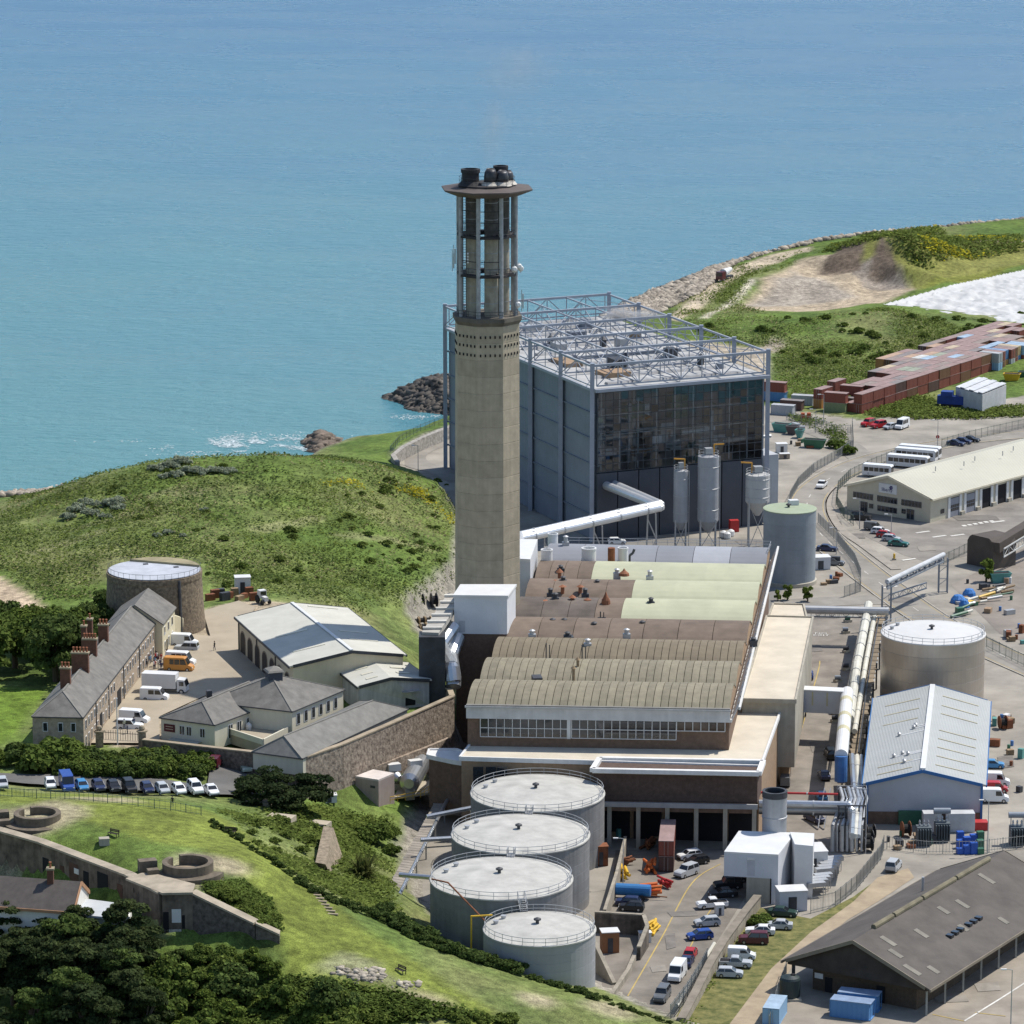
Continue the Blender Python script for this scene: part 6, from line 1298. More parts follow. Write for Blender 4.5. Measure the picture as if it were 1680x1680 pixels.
cover('verge_weeds', 'weeds growing along the foot of the bund wall', [(1100,1690),(1150,1610),(1195,1550),(1240,1490),(1255,1500),(1215,1560),(1170,1630),(1140,1690)], 0, 5000, .4, F_lime, h=.5, seed=14, clump=.2, thr=.45)
cover('container_bank_scrub', 'rough scrub bank in front of the containers', [(1400,668),(1450,650),(1530,650),(1560,672),(1690,665),(1690,685),(1600,690),(1480,690),(1420,683)], 0, 9000, .7, F_scrub, h=.9, seed=15)
cover('fence_scrub', 'scrub inside the roadside fence', [(1290,680),(1330,685),(1390,700),(1400,740),(1370,745),(1350,715),(1290,690)], 0, 3500, .6, F_hedge, h=1., seed=16, clump=.1, thr=.45)
# ---------------------------------------------------------------- rock armour, shore rocks
rock_m = mat('armour_rock', (.30,.26,.21), .95, var=.3, vs=.3, bump=.1, bs=1.2, island=.45)
dark_rock = mat('wet_dark_rock', (.05,.045,.04), .8, var=.4, vs=.2, bump=.1, bs=1.2, island=.4, col2=(.13,.11,.09))
icv = np.array([(0,0,1),(.894,0,.447),(.276,.851,.447),(-.724,.526,.447),(-.724,-.526,.447),(.276,-.851,.447),(.724,.526,-.447),(-.276,.851,-.447),(-.894,0,-.447),(-.276,-.851,-.447),(.724,-.526,-.447),(0,0,-1)])
icf = np.array([(0,1,2),(0,2,3),(0,3,4),(0,4,5),(0,5,1),(1,6,2),(2,7,3),(3,8,4),(4,9,5),(5,10,1),(6,7,2),(7,8,3),(8,9,4),(9,10,5),(10,6,1),(11,7,6),(11,8,7),(11,9,8),(11,10,9),(11,6,10)])
def rocks(name, label, C, S_, m, flat=.75):
    n = len(C); V = icv[None]*(1+rng.normal(0,.2,(n,12,1))); a = rng.uniform(0,6.28,n); ca, sa = np.cos(a)[:,None], np.sin(a)[:,None]
    V = V*np.stack([S_*rng.uniform(.7,1.3,n), S_*rng.uniform(.7,1.3,n), S_*flat*rng.uniform(.7,1.2,n)],1)[:,None,:]
    X = V[...,0]*ca-V[...,1]*sa; Y = V[...,0]*sa+V[...,1]*ca; V = np.stack([X,Y,V[...,2]],-1)+C[:,None,:]
    Fq = (icf[None]+np.arange(n)[:,None,None]*12).reshape(-1,3); o = np_mesh(name, V.reshape(-1,3), Fq, m); o['kind'] = 'stuff'; o['label'] = label; return o
def along_coast(px, n, w0, w1):
    W = [cpt(u,v) for u,v in px]; seg = [(a,b,(b-a).length) for a,b in zip(W[:-1],W[1:])]; tot = sum(s[2] for s in seg); out = []
    for _ in range(n):
        d = random.uniform(0,tot)
        for a,b,L in seg:
            if d <= L: break
            d -= L
        t = (b-a).normalized(); nn = Vector((t.y,-t.x)); nn = nn if nn.y < 0 else -nn
        p = lerp(a,b,d/L)+nn*random.uniform(w0,w1); out.append((p.x,p.y))
    return np.array(out)
P = np.concatenate([along_coast([(1200,427),(1300,404),(1400,392),(1510,383),(1600,374),(1690,366),(1900,345)], 5000, 5, 17), along_coast([(1150,442),(1205,426)], 900, 5, 15), along_coast([(1095,460),(1155,441)], 1500, 5, 20), along_coast([(940,528),(985,506),(1050,478),(1105,456)], 4800, 5, 27)]); TRK = [at(u,v,1.5).xy for u,v in ((1085,530),(1160,470),(1200,438),(1262,416),(1345,404),(1345,424),(1262,436),(1210,465),(1110,540))]; P = P[~inpoly(P, TRK)]; Z = gzs(P)
rocks('rock_armour', 'pale boulders of the sea defence along the landfill shore', np.concatenate([P,(Z+.35)[:,None]],1), rng.uniform(.6,1.5,len(P)), rock_m)
P = along_coast([(940,528),(985,506),(1050,478),(1130,448),(1200,427),(1300,404)], 2600, 6, 14); Z = gzs(P)
rocks('shore_rocks', 'dark wet rocks at the waterline of the landfill shore', np.concatenate([P,(Z+.2)[:,None]],1), rng.uniform(.5,1.1,len(P)), dark_rock)
P = along_coast([(-60,818),(0,812),(60,803),(130,790)], 900, -1, 9); Z = gzs(P)
rocks('beach_rocks', 'pale boulders on the shore left of the mound', np.concatenate([P,(Z+.3)[:,None]],1), rng.uniform(.5,1.3,len(P)), rock_m)
def outcrop(name, label, px, n, h, m):
    poly = [at(u,v,SEA).xy for u,v in px]; A = np.array([(p.x,p.y) for p in poly]); lo, hi = A.min(0), A.max(0); P = lo+rng.random((n*6,2))*(hi-lo); P = P[inpoly(P, poly)][:n]
    d = polydist(P, [tuple(p) for p in poly]); Z = SEA-.6+np.minimum(h, d*.55)*(0.7+.5*noise2(P,.15,3)); return rocks(name, label, np.concatenate([P,Z[:,None]],1), rng.uniform(.7,1.9,len(P)), m, .6)
outcrop('rock_outcrop', 'dark jagged reef in the water left of the big hall', [(626,652),(650,646),(690,634),(730,626),(780,632),(790,680),(735,681),(680,674),(660,662)], 2600, 5.5, dark_rock)
outcrop('shore_rock_pile', 'brown rocks in the surf below the mound', [(498,724),(515,714),(540,713),(556,724),(548,738),(512,742)], 500, 4.5, mat('brown_rock',(.14,.11,.085),.9,var=.35,vs=.3,island=.4))
bp_ = [gat(random.uniform(575,625)+random.gauss(0,6), random.uniform(1588,1606), 11) for _ in range(70)]
for _ in range(60): u = random.uniform(545,690); bp_.append(gat(u, 1592+(u-545)*.2+random.gauss(0,5), 11))
P = np.array([[p.x,p.y] for p in bp_])
rocks('bank_boulders', 'pale weathered boulders breaking through the lawn above the wood', np.concatenate([P,(gzs(P)-.02)[:,None]],1), rng.uniform(.15,.7,len(P)), mat('pale_outcrop',(.34,.3,.24),.95,var=.35,vs=1,island=.35), .55)
# surf: broken white water near the shore
sf = [at(random.gauss(405,75), 729+random.gauss(0,8), SEA) for _ in range(5200)]+[at(random.uniform(640,735), 684+random.gauss(0,2.), SEA) for _ in range(250)]+[at(random.uniform(490,650), 736+random.gauss(0,4), SEA) for _ in range(700)]
P = np.array([[p.x,p.y] for p in sf]); P = P[noise2(P,.11,77,4)+rng.normal(0,.04,len(P)) > .53]
V, Q = leaves(np.concatenate([P, np.full((len(P),1), SEA+.06)],1), np.tile([0,0,1.],(len(P),1)), rng.uniform(.25,.95,len(P)), .03, .5); V[:,2] = SEA+.05+rng.random(len(V))*.05
o = np_mesh('surf', V, Q, mat('foam', (.52,.6,.62), .9, var=.15)); o['kind'] = 'stuff'; o['label'] = 'broken white surf off the mound and rocks'
# white sheeting over the landfill cell
q = [at(u,v,3.2) for u,v in [(1447,499),(1560,467),(1760,425),(1760,540),(1680,532),(1585,522)]]
def liner():
    A = np.array([(p.x,p.y) for p in q]); n = 150; lo, hi = A.min(0), A.max(0); X, Y = np.meshgrid(np.linspace(lo[0],hi[0],n), np.linspace(lo[1],hi[1],n)); P = np.stack([X.ravel(),Y.ravel()],1)
    ok = inpoly(P, [tuple(a) for a in A]); d = polydist(P, [tuple(a) for a in A]); Z = 3.3-np.minimum(d*.35,1.6)+np.where(d > 3, (noise2(P,.28,21,3)-.3)*2.4, 0)
    idx = np.arange(n*n).reshape(n,n); Qd = np.stack([idx[:-1,:-1],idx[:-1,1:],idx[1:,1:],idx[1:,:-1]],-1).reshape(-1,4); Qd = Qd[ok[Qd].all(1)]
    o = np_mesh('landfill_sheeting', np.concatenate([P,Z[:,None]],1), Qd, mat('white_sheeting',(.5,.5,.49),.7,var=.12,vs=.2), None, True); o['kind'] = 'structure'
liner()
# ================================================================ vehicles
chrome = mat('wheel_rim', (.45,.45,.46), .4, .6); lampw = mat('head_lamp', (.8,.8,.78), .2); lampr = mat('tail_lamp', (.4,.02,.02), .3); carglass = mat('car_glass', (.015,.018,.022), .06, var=.2, spec=.8)
def paint(n, c, r=.35): return mat('paint_'+n, c, r, var=.04, vs=.5, spec=.6)
PA = dict(white=paint('white',(.72,.73,.73)), silver=paint('silver',(.42,.44,.46)), black=paint('black',(.012,.013,.016)), navy=paint('navy',(.015,.025,.08)), blue=paint('blue',(.02,.07,.3)), sky=paint('light_blue',(.05,.22,.45)), red=paint('red',(.4,.015,.02)), maroon=paint('maroon',(.09,.012,.02)), teal=paint('teal',(.01,.12,.1)), amber=paint('amber',(.55,.24,.04)), grey=paint('grey',(.12,.13,.14)), dgreen=paint('dark_green',(.02,.05,.04)), pgreen=paint('pale_green',(.4,.45,.35)), rustred=paint('rust_red',(.21,.055,.035),.75), brownc=paint('brown',(.16,.075,.035),.8), cblue=paint('container_blue',(.07,.2,.42),.6), corange=paint('container_orange',(.42,.2,.06),.7), cgrey=paint('container_grey',(.36,.38,.4),.7), cwhite=paint('container_white',(.62,.62,.58),.7), cyellow=paint('container_tan',(.5,.36,.17),.8), cgreen=paint('container_green',(.2,.24,.12),.8), cdark=paint('container_dark',(.09,.045,.035),.8), lblue=paint('sky_blue',(.25,.42,.6),.6))
def loft(mb, secs):                        # secs: (x, z0, z1, half width bottom, half width top)
    vs_ = []
    for x, z0, z1, w0, w1 in secs: vs_ += [(x,-w0,z0),(x,w0,z0),(x,w1,z1),(x,-w1,z1)]
    fs = [(0,3,2,1)]
    for i in range(len(secs)-1):
        o = i*4
        for k in range(4): fs.append((o+k, o+(k+1)%4, o+4+(k+1)%4, o+4+k))
    o = (len(secs)-1)*4; fs.append((o,o+1,o+2,o+3)); return mb.add(vs_, [f[::-1] for f in fs])
def wheels(t, xs_, w, r):
    for x in xs_:
        for s in (-1,1):
            o = MB().tube((x,s*(w-.2),r), (x,s*(w+.01),r), r, 14).obj('wheel', rubber, t); MB().tube((x,s*(w-.05),r), (x,s*(w+.025),r), r*.58, 10).obj('rim', chrome, o)
def lamps(t, xf, xr, w, z):
    for s in (-1,1):
        MB().box(xf-.08, s*w-.16, z-.08, xf+.03, s*w+.16, z+.1).obj('headlight', lampw, t); MB().box(xr-.03, s*w-.14, z-.05, xr+.08, s*w+.14, z+.16).obj('tail_light', lampr, t)
def make_car(name, L, W, H, ws, rf, rr, rb, belt, hood, boot):
    t = thing(name, (0,0,0), '', 'car'); h = L/2; w = W/2; mb = MB()
    loft(mb, [(-h,.3,boot*.92,w*.88,w*.8),(-h+.15,.22,boot,w*.97,w*.9),(rb,.2,belt,w,w*.93),(ws,.2,belt,w,w*.93),(h-.35,.2,hood,w*.97,w*.86),(h-.06,.24,hood*.86,w*.9,w*.8),(h,.3,hood*.72,w*.82,w*.74)])
    b = mb.obj('body', PA['white'], t); b['painted'] = 1
    g = MB(); loft(g, [(rb,belt-.03,belt+.01,w*.9,w*.9),(rr,belt-.03,H-.05,w*.9,w*.72),(rf,belt-.03,H-.05,w*.9,w*.72),(ws,belt-.03,belt+.01,w*.9,w*.9)]); g.obj('windows', carglass, t)
    r = MB(); loft(r, [(rr-.1,H-.13,H-.06,w*.76,w*.72),(rr+.12,H-.1,H,w*.76,w*.68),(rf-.12,H-.1,H,w*.76,w*.68),(rf+.1,H-.13,H-.06,w*.76,w*.72)]); r = r.obj('roof', PA['white'], t); r['painted'] = 1
    m_ = (rr+rf)/2-.1
    for s in (-1,1):
        for a, b_ in ((rb,rr),(ws,rf),(m_,m_)): p = MB().beam((a,s*w*.9,belt), (b_,s*w*.735,H-.07), .09).obj('pillar', PA['white'], t); p['painted'] = 1
    for x in (-h+.03,h-.09): MB().box(x-.06,-w*.86,.26,x+.12,w*.86,.46).obj('bumper', steel_dark, t)
    wheels(t, (-L*.3,L*.31), w, .31); lamps(t, h-.05, -h+.06, w*.68, .62); return t
def make_van(name, L, W, H, win='panel', cab=1.5, belt=1.15):
    t = thing(name, (0,0,0), '', 'van'); h = L/2; w = W/2; mb = MB(); hx = h-.95
    loft(mb, [(-h,.32,H-.06,w*.97,w*.86),(-h+.12,.28,H,w,w*.9),(hx-.75,.28,H,w,w*.88),(hx-.45,.28,H-.12,w,w*.86),(hx+.1,.26,belt+.06,w,w*.9),(h-.1,.28,belt-.22,w*.96,w*.84),(h,.34,belt-.5,w*.9,w*.8)])
    b = mb.obj('body', PA['white'], t); b['painted'] = 1
    MB().hexa([(hx-.42,-w*.8,H-.2),(hx+.09,-w*.84,belt+.12),(hx+.09,w*.84,belt+.12),(hx-.42,w*.8,H-.2)],[(hx-.37,-w*.8,H-.17),(hx+.14,-w*.84,belt+.15),(hx+.14,w*.84,belt+.15),(hx-.37,w*.8,H-.17)]).obj('windscreen', carglass, t)
    def tum(z): return w*(1-.12*(z-.3)/(H-.3))+.015
    segs = [(hx-1.35,hx-.5)]+([(hx-2.4,hx-1.45),(hx-3.3,hx-2.5)] if win == 'mini' else [])+([(hx-2.5,hx-1.5)] if win == 'crew' else [])
    for s in (-1,1):
        for a, c in segs:
            z0, z1 = belt+.12, H-.28; MB().hexa([(a,s*tum(z0)-s*.05,z0),(c+.3*(a==segs[0][0]),s*tum(z0)-s*.05,z0),(c+.3*(a==segs[0][0]),s*tum(z0),z0),(a,s*tum(z0),z0)],[(a,s*tum(z1)-s*.05,z1),(c,s*tum(z1)-s*.05,z1),(c,s*tum(z1),z1),(a,s*tum(z1),z1)]).obj('side_window', carglass, t)
    wheels(t, (-L*.3,L*.32), w, .34); lamps(t, h-.06, -h+.05, w*.75, .75); return t
hatch = make_car('hatchback_car', 4.0, 1.75, 1.45, .95, .25, -1.5, -1.93, .92, .85, .95)
saloon = make_car('saloon_car', 4.55, 1.78, 1.42, .9, .15, -1.05, -1.6, .9, .82, .92)
suv = make_car('off_road_car', 4.6, 1.88, 1.85, .85, .35, -2.0, -2.22, 1.12, 1.05, 1.15)
van = make_van('panel_van', 5.2, 2.0, 2.35); cvan = make_van('compact_van', 4.2, 1.72, 1.85, belt=1.0); mini = make_van('minibus', 5.4, 2.0, 2.5, 'mini'); crew = make_van('crew_van', 5.0, 2.0, 2.3, 'crew')
pick = thing('pickup_truck', (0,0,0), '', 'pickup'); mb = MB()
loft(mb, [(-2.45,.4,.98,.85,.85),(-2.3,.35,1.0,.9,.88),(-.7,.35,1.0,.92,.88),(1.0,.3,1.0,.92,.88),(2.2,.3,.95,.9,.8),(2.45,.35,.7,.8,.75)]); b = mb.obj('body', PA['white'], pick); b['painted'] = 1
g = MB(); loft(g, [(-.75,.97,1.0,.84,.84),(-.6,.97,1.6,.84,.68),(.35,.97,1.6,.84,.68),(1.0,.97,1.0,.84,.84)]); g.obj('windows', carglass, pick); r = MB(); loft(r, [(-.68,1.52,1.6,.72,.68),(-.5,1.56,1.66,.72,.64),(.25,1.56,1.66,.72,.64),(.45,1.5,1.58,.72,.68)]); r = r.obj('roof', PA['white'], pick); r['painted'] = 1
MB().box(-2.35,-.75,.99,-.85,.75,1.015).obj('load_bed', black, pick); wheels(pick, (-1.5,1.5), .9, .36); lamps(pick, 2.4, -2.4, .68, .75)
def make_bus(name, L):
    t = thing(name, (0,0,0), '', 'bus'); h = L/2; mb = MB(); loft(mb, [(-h,.4,2.8,1.2,1.1),(-h+.15,.35,2.95,1.25,1.15),(h-.3,.35,2.95,1.25,1.15),(h,.4,2.7,1.2,1.1)]); b = mb.obj('body', PA['white'], t); b['painted'] = 1
    n = int(L/1.35)
    for s in (-1,1):
        for k in range(n):
            x = -h+.5+k*(L-.9)/n; MB().box(x, s*1.19-.03, 1.35, x+(L-.9)/n-.15, s*1.19+.03, 2.3).obj('side_window', carglass, t)
    MB().box(h-.06,-1.05,1.2,h+.015,1.05,2.5).obj('windscreen', carglass, t); MB().box(-h-.015,-1.,1.4,-h+.05,1.,2.4).obj('rear_window', carglass, t)
    wheels(t, (-L*.28,L*.3), 1.22, .48); lamps(t, h-.04, -h+.04, .9, .8); return t
bus = make_bus('bus', 10.4); mbus = make_bus('midi_bus', 7.2)
lor = thing('box_lorry', (0,0,0), 'white box lorry with plain body parked between the vans', 'lorry'); MB().box(-4.3,-1.2,1.0,1.9,1.2,3.6).obj('cargo_box', white_paint, lor); mb = MB(); loft(mb, [(2.1,.5,2.7,1.1,1.05),(3.4,.5,2.6,1.1,1.0),(3.75,.5,1.4,1.1,1.05)]); mb.obj('cab', white_paint, lor); MB().box(-4.3,-.5,.6,3.,.5,.98).obj('chassis', steel_dark, lor)
MB().hexa([(3.42,-1.,2.5),(3.75,-1.03,1.5),(3.75,1.03,1.5),(3.42,1.,2.5)],[(3.47,-1.,2.52),(3.8,-1.03,1.53),(3.8,1.03,1.53),(3.47,1.,2.52)]).obj('windscreen', carglass, lor)
for s in (-1,1): MB().box(2.5,s*1.09-.03,1.6,3.3,s*1.09+.03,2.3).obj('side_window', carglass, lor)
wheels(lor, (-2.9,2.9), 1.15, .48); lamps(lor, 3.7, -4.3, .9, .8)
mixer = thing('mixer_truck', (0,0,0), 'dark lorry with pale mixer drum on the coastal track', 'lorry'); mb = MB(); loft(mb, [(2.,.6,3.,1.2,1.15),(4.2,.6,3.,1.2,1.15),(4.4,.6,1.5,1.2,1.15)]); mb.obj('cab', PA['maroon'], mixer); MB().tube((-3.6,0,2.9),(1.6,0,2.3),.7,12,1.35).obj('mixer_drum', white_paint, mixer); MB().box(-4.2,-.6,.7,3,.6,1.1).obj('chassis', steel_dark, mixer); MB().box(4.2,-1,1.7,4.45,1,2.7).obj('windscreen', carglass, mixer); wheels(mixer, (-3,-1.8,3.2), 1.2, .5)
USED = {}
def park(proto, u, v, hd, col, label, group=None, cat=None, z0=None):
    p = gat(u, v, 12) if z0 is None else at(u, v, z0)
    if z0 is None: p.z += .56 if (60 > 1) and 340 > u > -40 and 1280 < v < 1312 or (340 <= u < 480 and 1255 < v < 1312) else .05
    else: p.z = z0+.12
    if proto.name not in USED:
        USED[proto.name] = 1; o = proto; o.location = p; o.rotation_euler = (0,0,R(hd))
        for c in o.children:
            if c.get('painted'): c.material_slots[0].link = 'OBJECT'; c.material_slots[0].material = PA[col]
    else: o = copy_tree(proto, None, p, R(hd), paint=PA[col])
    o['label'] = label
    if group: o['group'] = group
    if cat: o['category'] = cat
    return o
G1 = 'cars parked on the grass verge'
for a in ((hatch,1197,1603,-6,'silver','silver hatchback with sunroof on the grass verge',G1),(pick,1207,1587,-8,'silver','small silver pickup on the grass verge',G1),(cvan,1217,1574,-8,'white','small white van on the grass verge',G1),(suv,1236,1548,176,'maroon','dark maroon estate car on the grass verge',G1),(saloon,1247,1533,174,'white','white saloon parked beside a dark roofed white car on the verge',G1),(saloon,1276,1524,172,'silver','pale convertible with dark roof at the top of the verge',G1),(saloon,1284,1503,-12,'dgreen','dark blue green saloon parked below the small white cabin',G1)): park(*a[:6], a[6], None, 0)
G2 = 'cars parked along the tank yard wall'
for a in ((hatch,1206,1447,188,'black','black hatchback in the shade under the plant house'),(suv,1194,1458,190,'black','black off roader beside the plant house plinth'),(saloon,1186,1472,192,'black','long black estate car nearest the plant house plinth corner'),(pick,1168,1490,192,'white','white pickup parked behind the small white cabinet'),(hatch,1160,1519,192,'silver','silver hatchback beside the bright blue hatchback'),(hatch,1148,1541,195,'blue','bright blue hatchback in the tank yard'),(hatch,1133,1570,78,'red','red hatchback parked in line by the yard wall'),(saloon,1127,1583,78,'navy','dark blue car between the red hatchback and the white van'),(van,1111,1605,-105,'white','white van parked by the palisade fence'),(suv,1086,1640,-105,'grey','dark grey off roader at the tank yard entrance')): park(*a, G2, None, 0)
G3 = 'cars by the loading bays'
for a in ((hatch,1131,1409,205,'white','white hatchback beside the tall red container'),(hatch,1143,1418,205,'black','black hatchback next to the white one by the red container'),(suv,1126,1437,228,'silver','silver crossover parked askew by the red container'),(hatch,1030,1486,170,'navy','dark blue hatchback next to the blue bowser'),(hatch,1036,1494,170,'black','black hatchback in front of the blue bowser')): park(*a, G3, None, 0)
G4 = 'vehicles in the station side yard'
for a in ((hatch,1318,1160,85,'red','red hatchback in the station side yard'),(hatch,1315,1173,85,'black','black hatchback between the red car and the dark off roader'),(suv,1309,1187,85,'navy','dark blue off roader beside the annex wall'),(hatch,1327,1113,85,'blue','blue hatchback near the duct bridge'),(saloon,1371,1168,85,'navy','dark blue saloon under the white pipe'),(suv,1362,1243,95,'black','black off roader by the blue door of the white duct'),(saloon,1352,1277,95,'navy','dark saloon shaded under the pipe rack'),(hatch,1348,1312,92,'sky','light blue car between the pipe bridges'),(cvan,1288,1288,85,'grey','small grey van beside the green shelters'),(saloon,1336,1348,120,'navy','dark saloon behind the pipe trestle')): park(*a, G4, None, 0)
G5 = 'vans beside the blue trimmed warehouse'
for a in ((hatch,1629,1260,-5,'sky','light blue car under the lean to canopy of the warehouse'),(van,1632,1289,-5,'white','white van with dark logo beside the warehouse'),(cvan,1634,1300,-5,'red','small red topped van between two white vans'),(van,1630,1316,-3,'white','white van with its side door open by the yellow frame'),(suv,1466,1427,70,'silver','silver estate car behind the palisade fence')): park(*a, G5, None, 0)
G6 = 'cars in front of the bus depot'
for a in ((suv,1413,853,-20,'black','black car nearest the depot wall'),(cvan,1433,870,-22,'grey','grey van in the depot car row'),(hatch,1444,876,-22,'white','white car next to the grey van at the depot'),(hatch,1453,882,-22,'red','red car in the depot row'),(hatch,1462,888,-22,'silver','silver car between red and teal cars at the depot'),(saloon,1474,896,-22,'teal','teal saloon at the end of the depot row by the gate')): park(*a, G6, None, 0)
for a in ((saloon,1568,731,-28,'navy','dark blue car beside the depot gate post','cars by the depot gate'),(hatch,1581,728,-28,'navy','dark blue car in the middle of three by the depot fence','cars by the depot gate'),(saloon,1593,725,-28,'black','darkest car of three by the depot fence','cars by the depot gate'),(pick,1348,800,-108,'white','white pickup driving on the curved road',None),(suv,1424,699,-130,'red','red off roader with white roof on the gravel layby','cars on the gravel layby'),(suv,1441,702,-140,'red','red estate car on the gravel layby','cars on the gravel layby'),(hatch,1460,704,-135,'silver','silver hatchback beside the camper van','cars on the gravel layby'),(mini,1480,703,-120,'white','white camper van on the gravel layby','cars on the gravel layby'),(hatch,1012,893,5,'white','white car on the forecourt behind the grey roof bay',None),(saloon,1357,904,-15,'navy','dark blue car behind the water tank',None),(saloon,1368,927,-15,'grey','dark car by the outdoor pipework behind the water tank',None)): park(*a[:6], a[6], None, 0)
park(bus, 1490,767,-24,'white','white bus with many side windows behind the depot','buses behind the depot',None,0); park(bus, 1503,756,-24,'white','white bus parked behind another white bus','buses behind the depot',None,0); park(bus, 1509,751,-24,'white','white bus farthest from the midi bus behind the depot','buses behind the depot',None,0)
park(mbus,1440,782,-22,'white','short white bus on its own beside the depot fence','buses behind the depot',None,0)
G7 = 'vehicles in the barracks yard'
for a in ((van,302,1060,-10,'white','white van nearest the round tower'),(suv,306,1069,170,'silver','silver off roader in front of the white van by the tower'),(mini,297,1091,-12,'white','white minibus behind the orange minibus'),(mini,294,1100,-10,'amber','orange minibus beside the crowd'),(crew,254,1149,-8,'white','white crew van beside the box lorry'),(van,221,1186,-14,'white','white high roof van near the gate'),(suv,213,1197,-8,'white','white off roader nearest the entrance gate')): park(*a, G7)
G8 = 'cars in the hillside car park'
for a in ((hatch,4,1296,-78,'silver','pale car at the hidden end of the car park row'),(hatch,83,1297,-78,'white','white car half hidden beside the blue people carrier'),(mini,110,1299,-75,'blue','blue people carrier in the car park row'),(hatch,135,1300,-72,'sky','bright blue hatchback in the car park row'),(hatch,162,1300,-72,'navy','dark blue hatchback next to the bright blue one'),(hatch,187,1301,-72,'black','black hatchback in the car park row'),(suv,213,1303,-72,'black','black people carrier in the car park row'),(hatch,242,1304,-72,'navy','navy hatchback between black carrier and silver car'),(hatch,267,1305,-70,'silver','silver hatchback with blue tint in the car park row'),(hatch,294,1306,-70,'white','white hatchback next to the white people carrier'),(suv,321,1305,-70,'white','white people carrier in the car park row'),(saloon,347,1307,-70,'white','white saloon at the end of the car park row')): park(*a, G8)
for a in ((cvan,354,1262,80,'maroon','dark maroon van parked against the dark wall'),(pick,402,1268,-75,'pgreen','pale green pickup with load beside the dark wall'),(hatch,430,1273,-80,'white','white car half hidden behind the cypress')): park(*a)
p = gat(274,1136,12); lor.location = p; lor.rotation_euler = (0,0,R(-10)); p = gat(1190,459,1.4); mixer.location = p; mixer.rotation_euler = (0,0,R(-120))
# tractor
tr = thing('tractor', (0,0,0), 'white cabbed tractor beside the rubble wall', 'tractor'); MB().box(-.7,-.7,1.1,.6,.7,2.6).obj('cab', white_paint, tr); MB().box(-.72,-.6,1.6,.62,.6,2.4).obj('windows', carglass, tr); MB().box(.6,-.4,.7,2.0,.4,1.5).obj('bonnet', white_paint, tr)
for x, r in ((-.4,.8),(1.6,.5)):
    for s in (-1,1): MB().tube((x,s*.6,r),(x,s*.95,r),r,14).obj('wheel', rubber, tr)
tr2 = copy_tree(tr, None, gat(430,990,11.5)+Vector((0,0,.1)), R(-60), 'pale tractor with loader beside the scrap behind the arched store'); tr.location = gat(469,1266,8)+Vector((0,0,.5)); tr.rotation_euler = (0,0,R(-70))
# ================================================================ shipping containers
def make_container(L):
    t = thing('shipping_container', (0,0,0), '', 'container'); W, H = 2.44, 2.59; out = []; n = int(L/.75)
    for s in (-1,1):
        row = []
        for k in range(n): x = -L/2+.1+k*(L-.2)/n; d = (L-.2)/n; row += [(x,s*(W/2-.06)),(x+d*.3,s*(W/2-.06)),(x+d*.5,s*W/2*.995),(x+d*.8,s*W/2*.995)]
        out += row if s < 0 else row[::-1]
    b = MB().prism(out, .12, H-.1).obj('corrugated_body', PA['rustred'], t); b['painted'] = 1
    r = MB().box(-L/2,-W/2,H-.1,L/2,W/2,H).obj('roof', PA['rustred'], t); r['painted'] = 2
    f = MB().box(-L/2,-W/2,0,L/2,W/2,.12).obj('floor_frame', PA['rustred'], t); f['painted'] = 1
    for x in (-1,1):
        for s in (-1,1): c = MB().box(x*L/2-.08*(x>0)-.0,s*W/2-.08,.12,x*L/2+.08*(x<0),s*W/2+.08*0+.0,H-.1) if s > 0 else MB().box(x*L/2-.08*(x>0),-W/2,.12,x*L/2+.08*(x<0),-W/2+.08,H-.1); c = c.obj('corner_post', PA['rustred'], t); c['painted'] = 1
    for s in (-1,1):
        d = MB().box(-L/2-.03,s*.58-.54,.2,-L/2+.09,s*.58+.54,H-.15).obj('door', PA['rustred'], t); d['painted'] = 1
        MB().tube((-L/2-.06,s*.3,.2),(-L/2-.06,s*.3,H-.15),.03,4).obj('lock_bar', steel, d)
    return t
def faded(c):
    k = PA[c].node_tree.nodes['Color Ramp'].color_ramp.elements[0].color; return mat('faded_'+c, tuple(x*.6+.17 for x in k[:3]), .85, var=.18, vs=.6)
c20 = make_container(6.06); NCN = [0]
CNAME = dict(rustred='rust red', brownc='brown', cblue='blue', corange='orange', cgrey='grey', cwhite='white', cyellow='tan', cgreen='olive green', cdark='dark brown', lblue='sky blue')
def cont(p, hd, col, label, group=None, sc=1.):
    if NCN[0] == 0:
        o = c20; o.location = p; o.rotation_euler = (0,0,hd)
        for c in o.children:
            if c.get('painted'): c.material_slots[0].link = 'OBJECT'; c.material_slots[0].material = PA[col]
    else: o = copy_tree(c20, None, p, hd, paint=PA[col])
    for c in o.children:
        if c.get('painted') == 2: c.material_slots[0].link = 'OBJECT'; c.material_slots[0].material = faded(col)
    NCN[0] += 1; o.scale = (sc,1,1); o['label'] = label
    if group: o['group'] = group
    return o
O_ = at(1414,680,0); av = (at(1512,650,0)-at(1460,667,0)).normalized(); bv = Vector((-av.y,av.x,0)); ah = math.atan2(av.y,av.x)
cols = ['rustred','rustred','rustred','brownc','rustred','cdark','brownc','rustred','rustred','corange','cyellow','rustred','brownc','lblue','cwhite','cdark','rustred','cgreen']
GC = 'containers in the big stack'
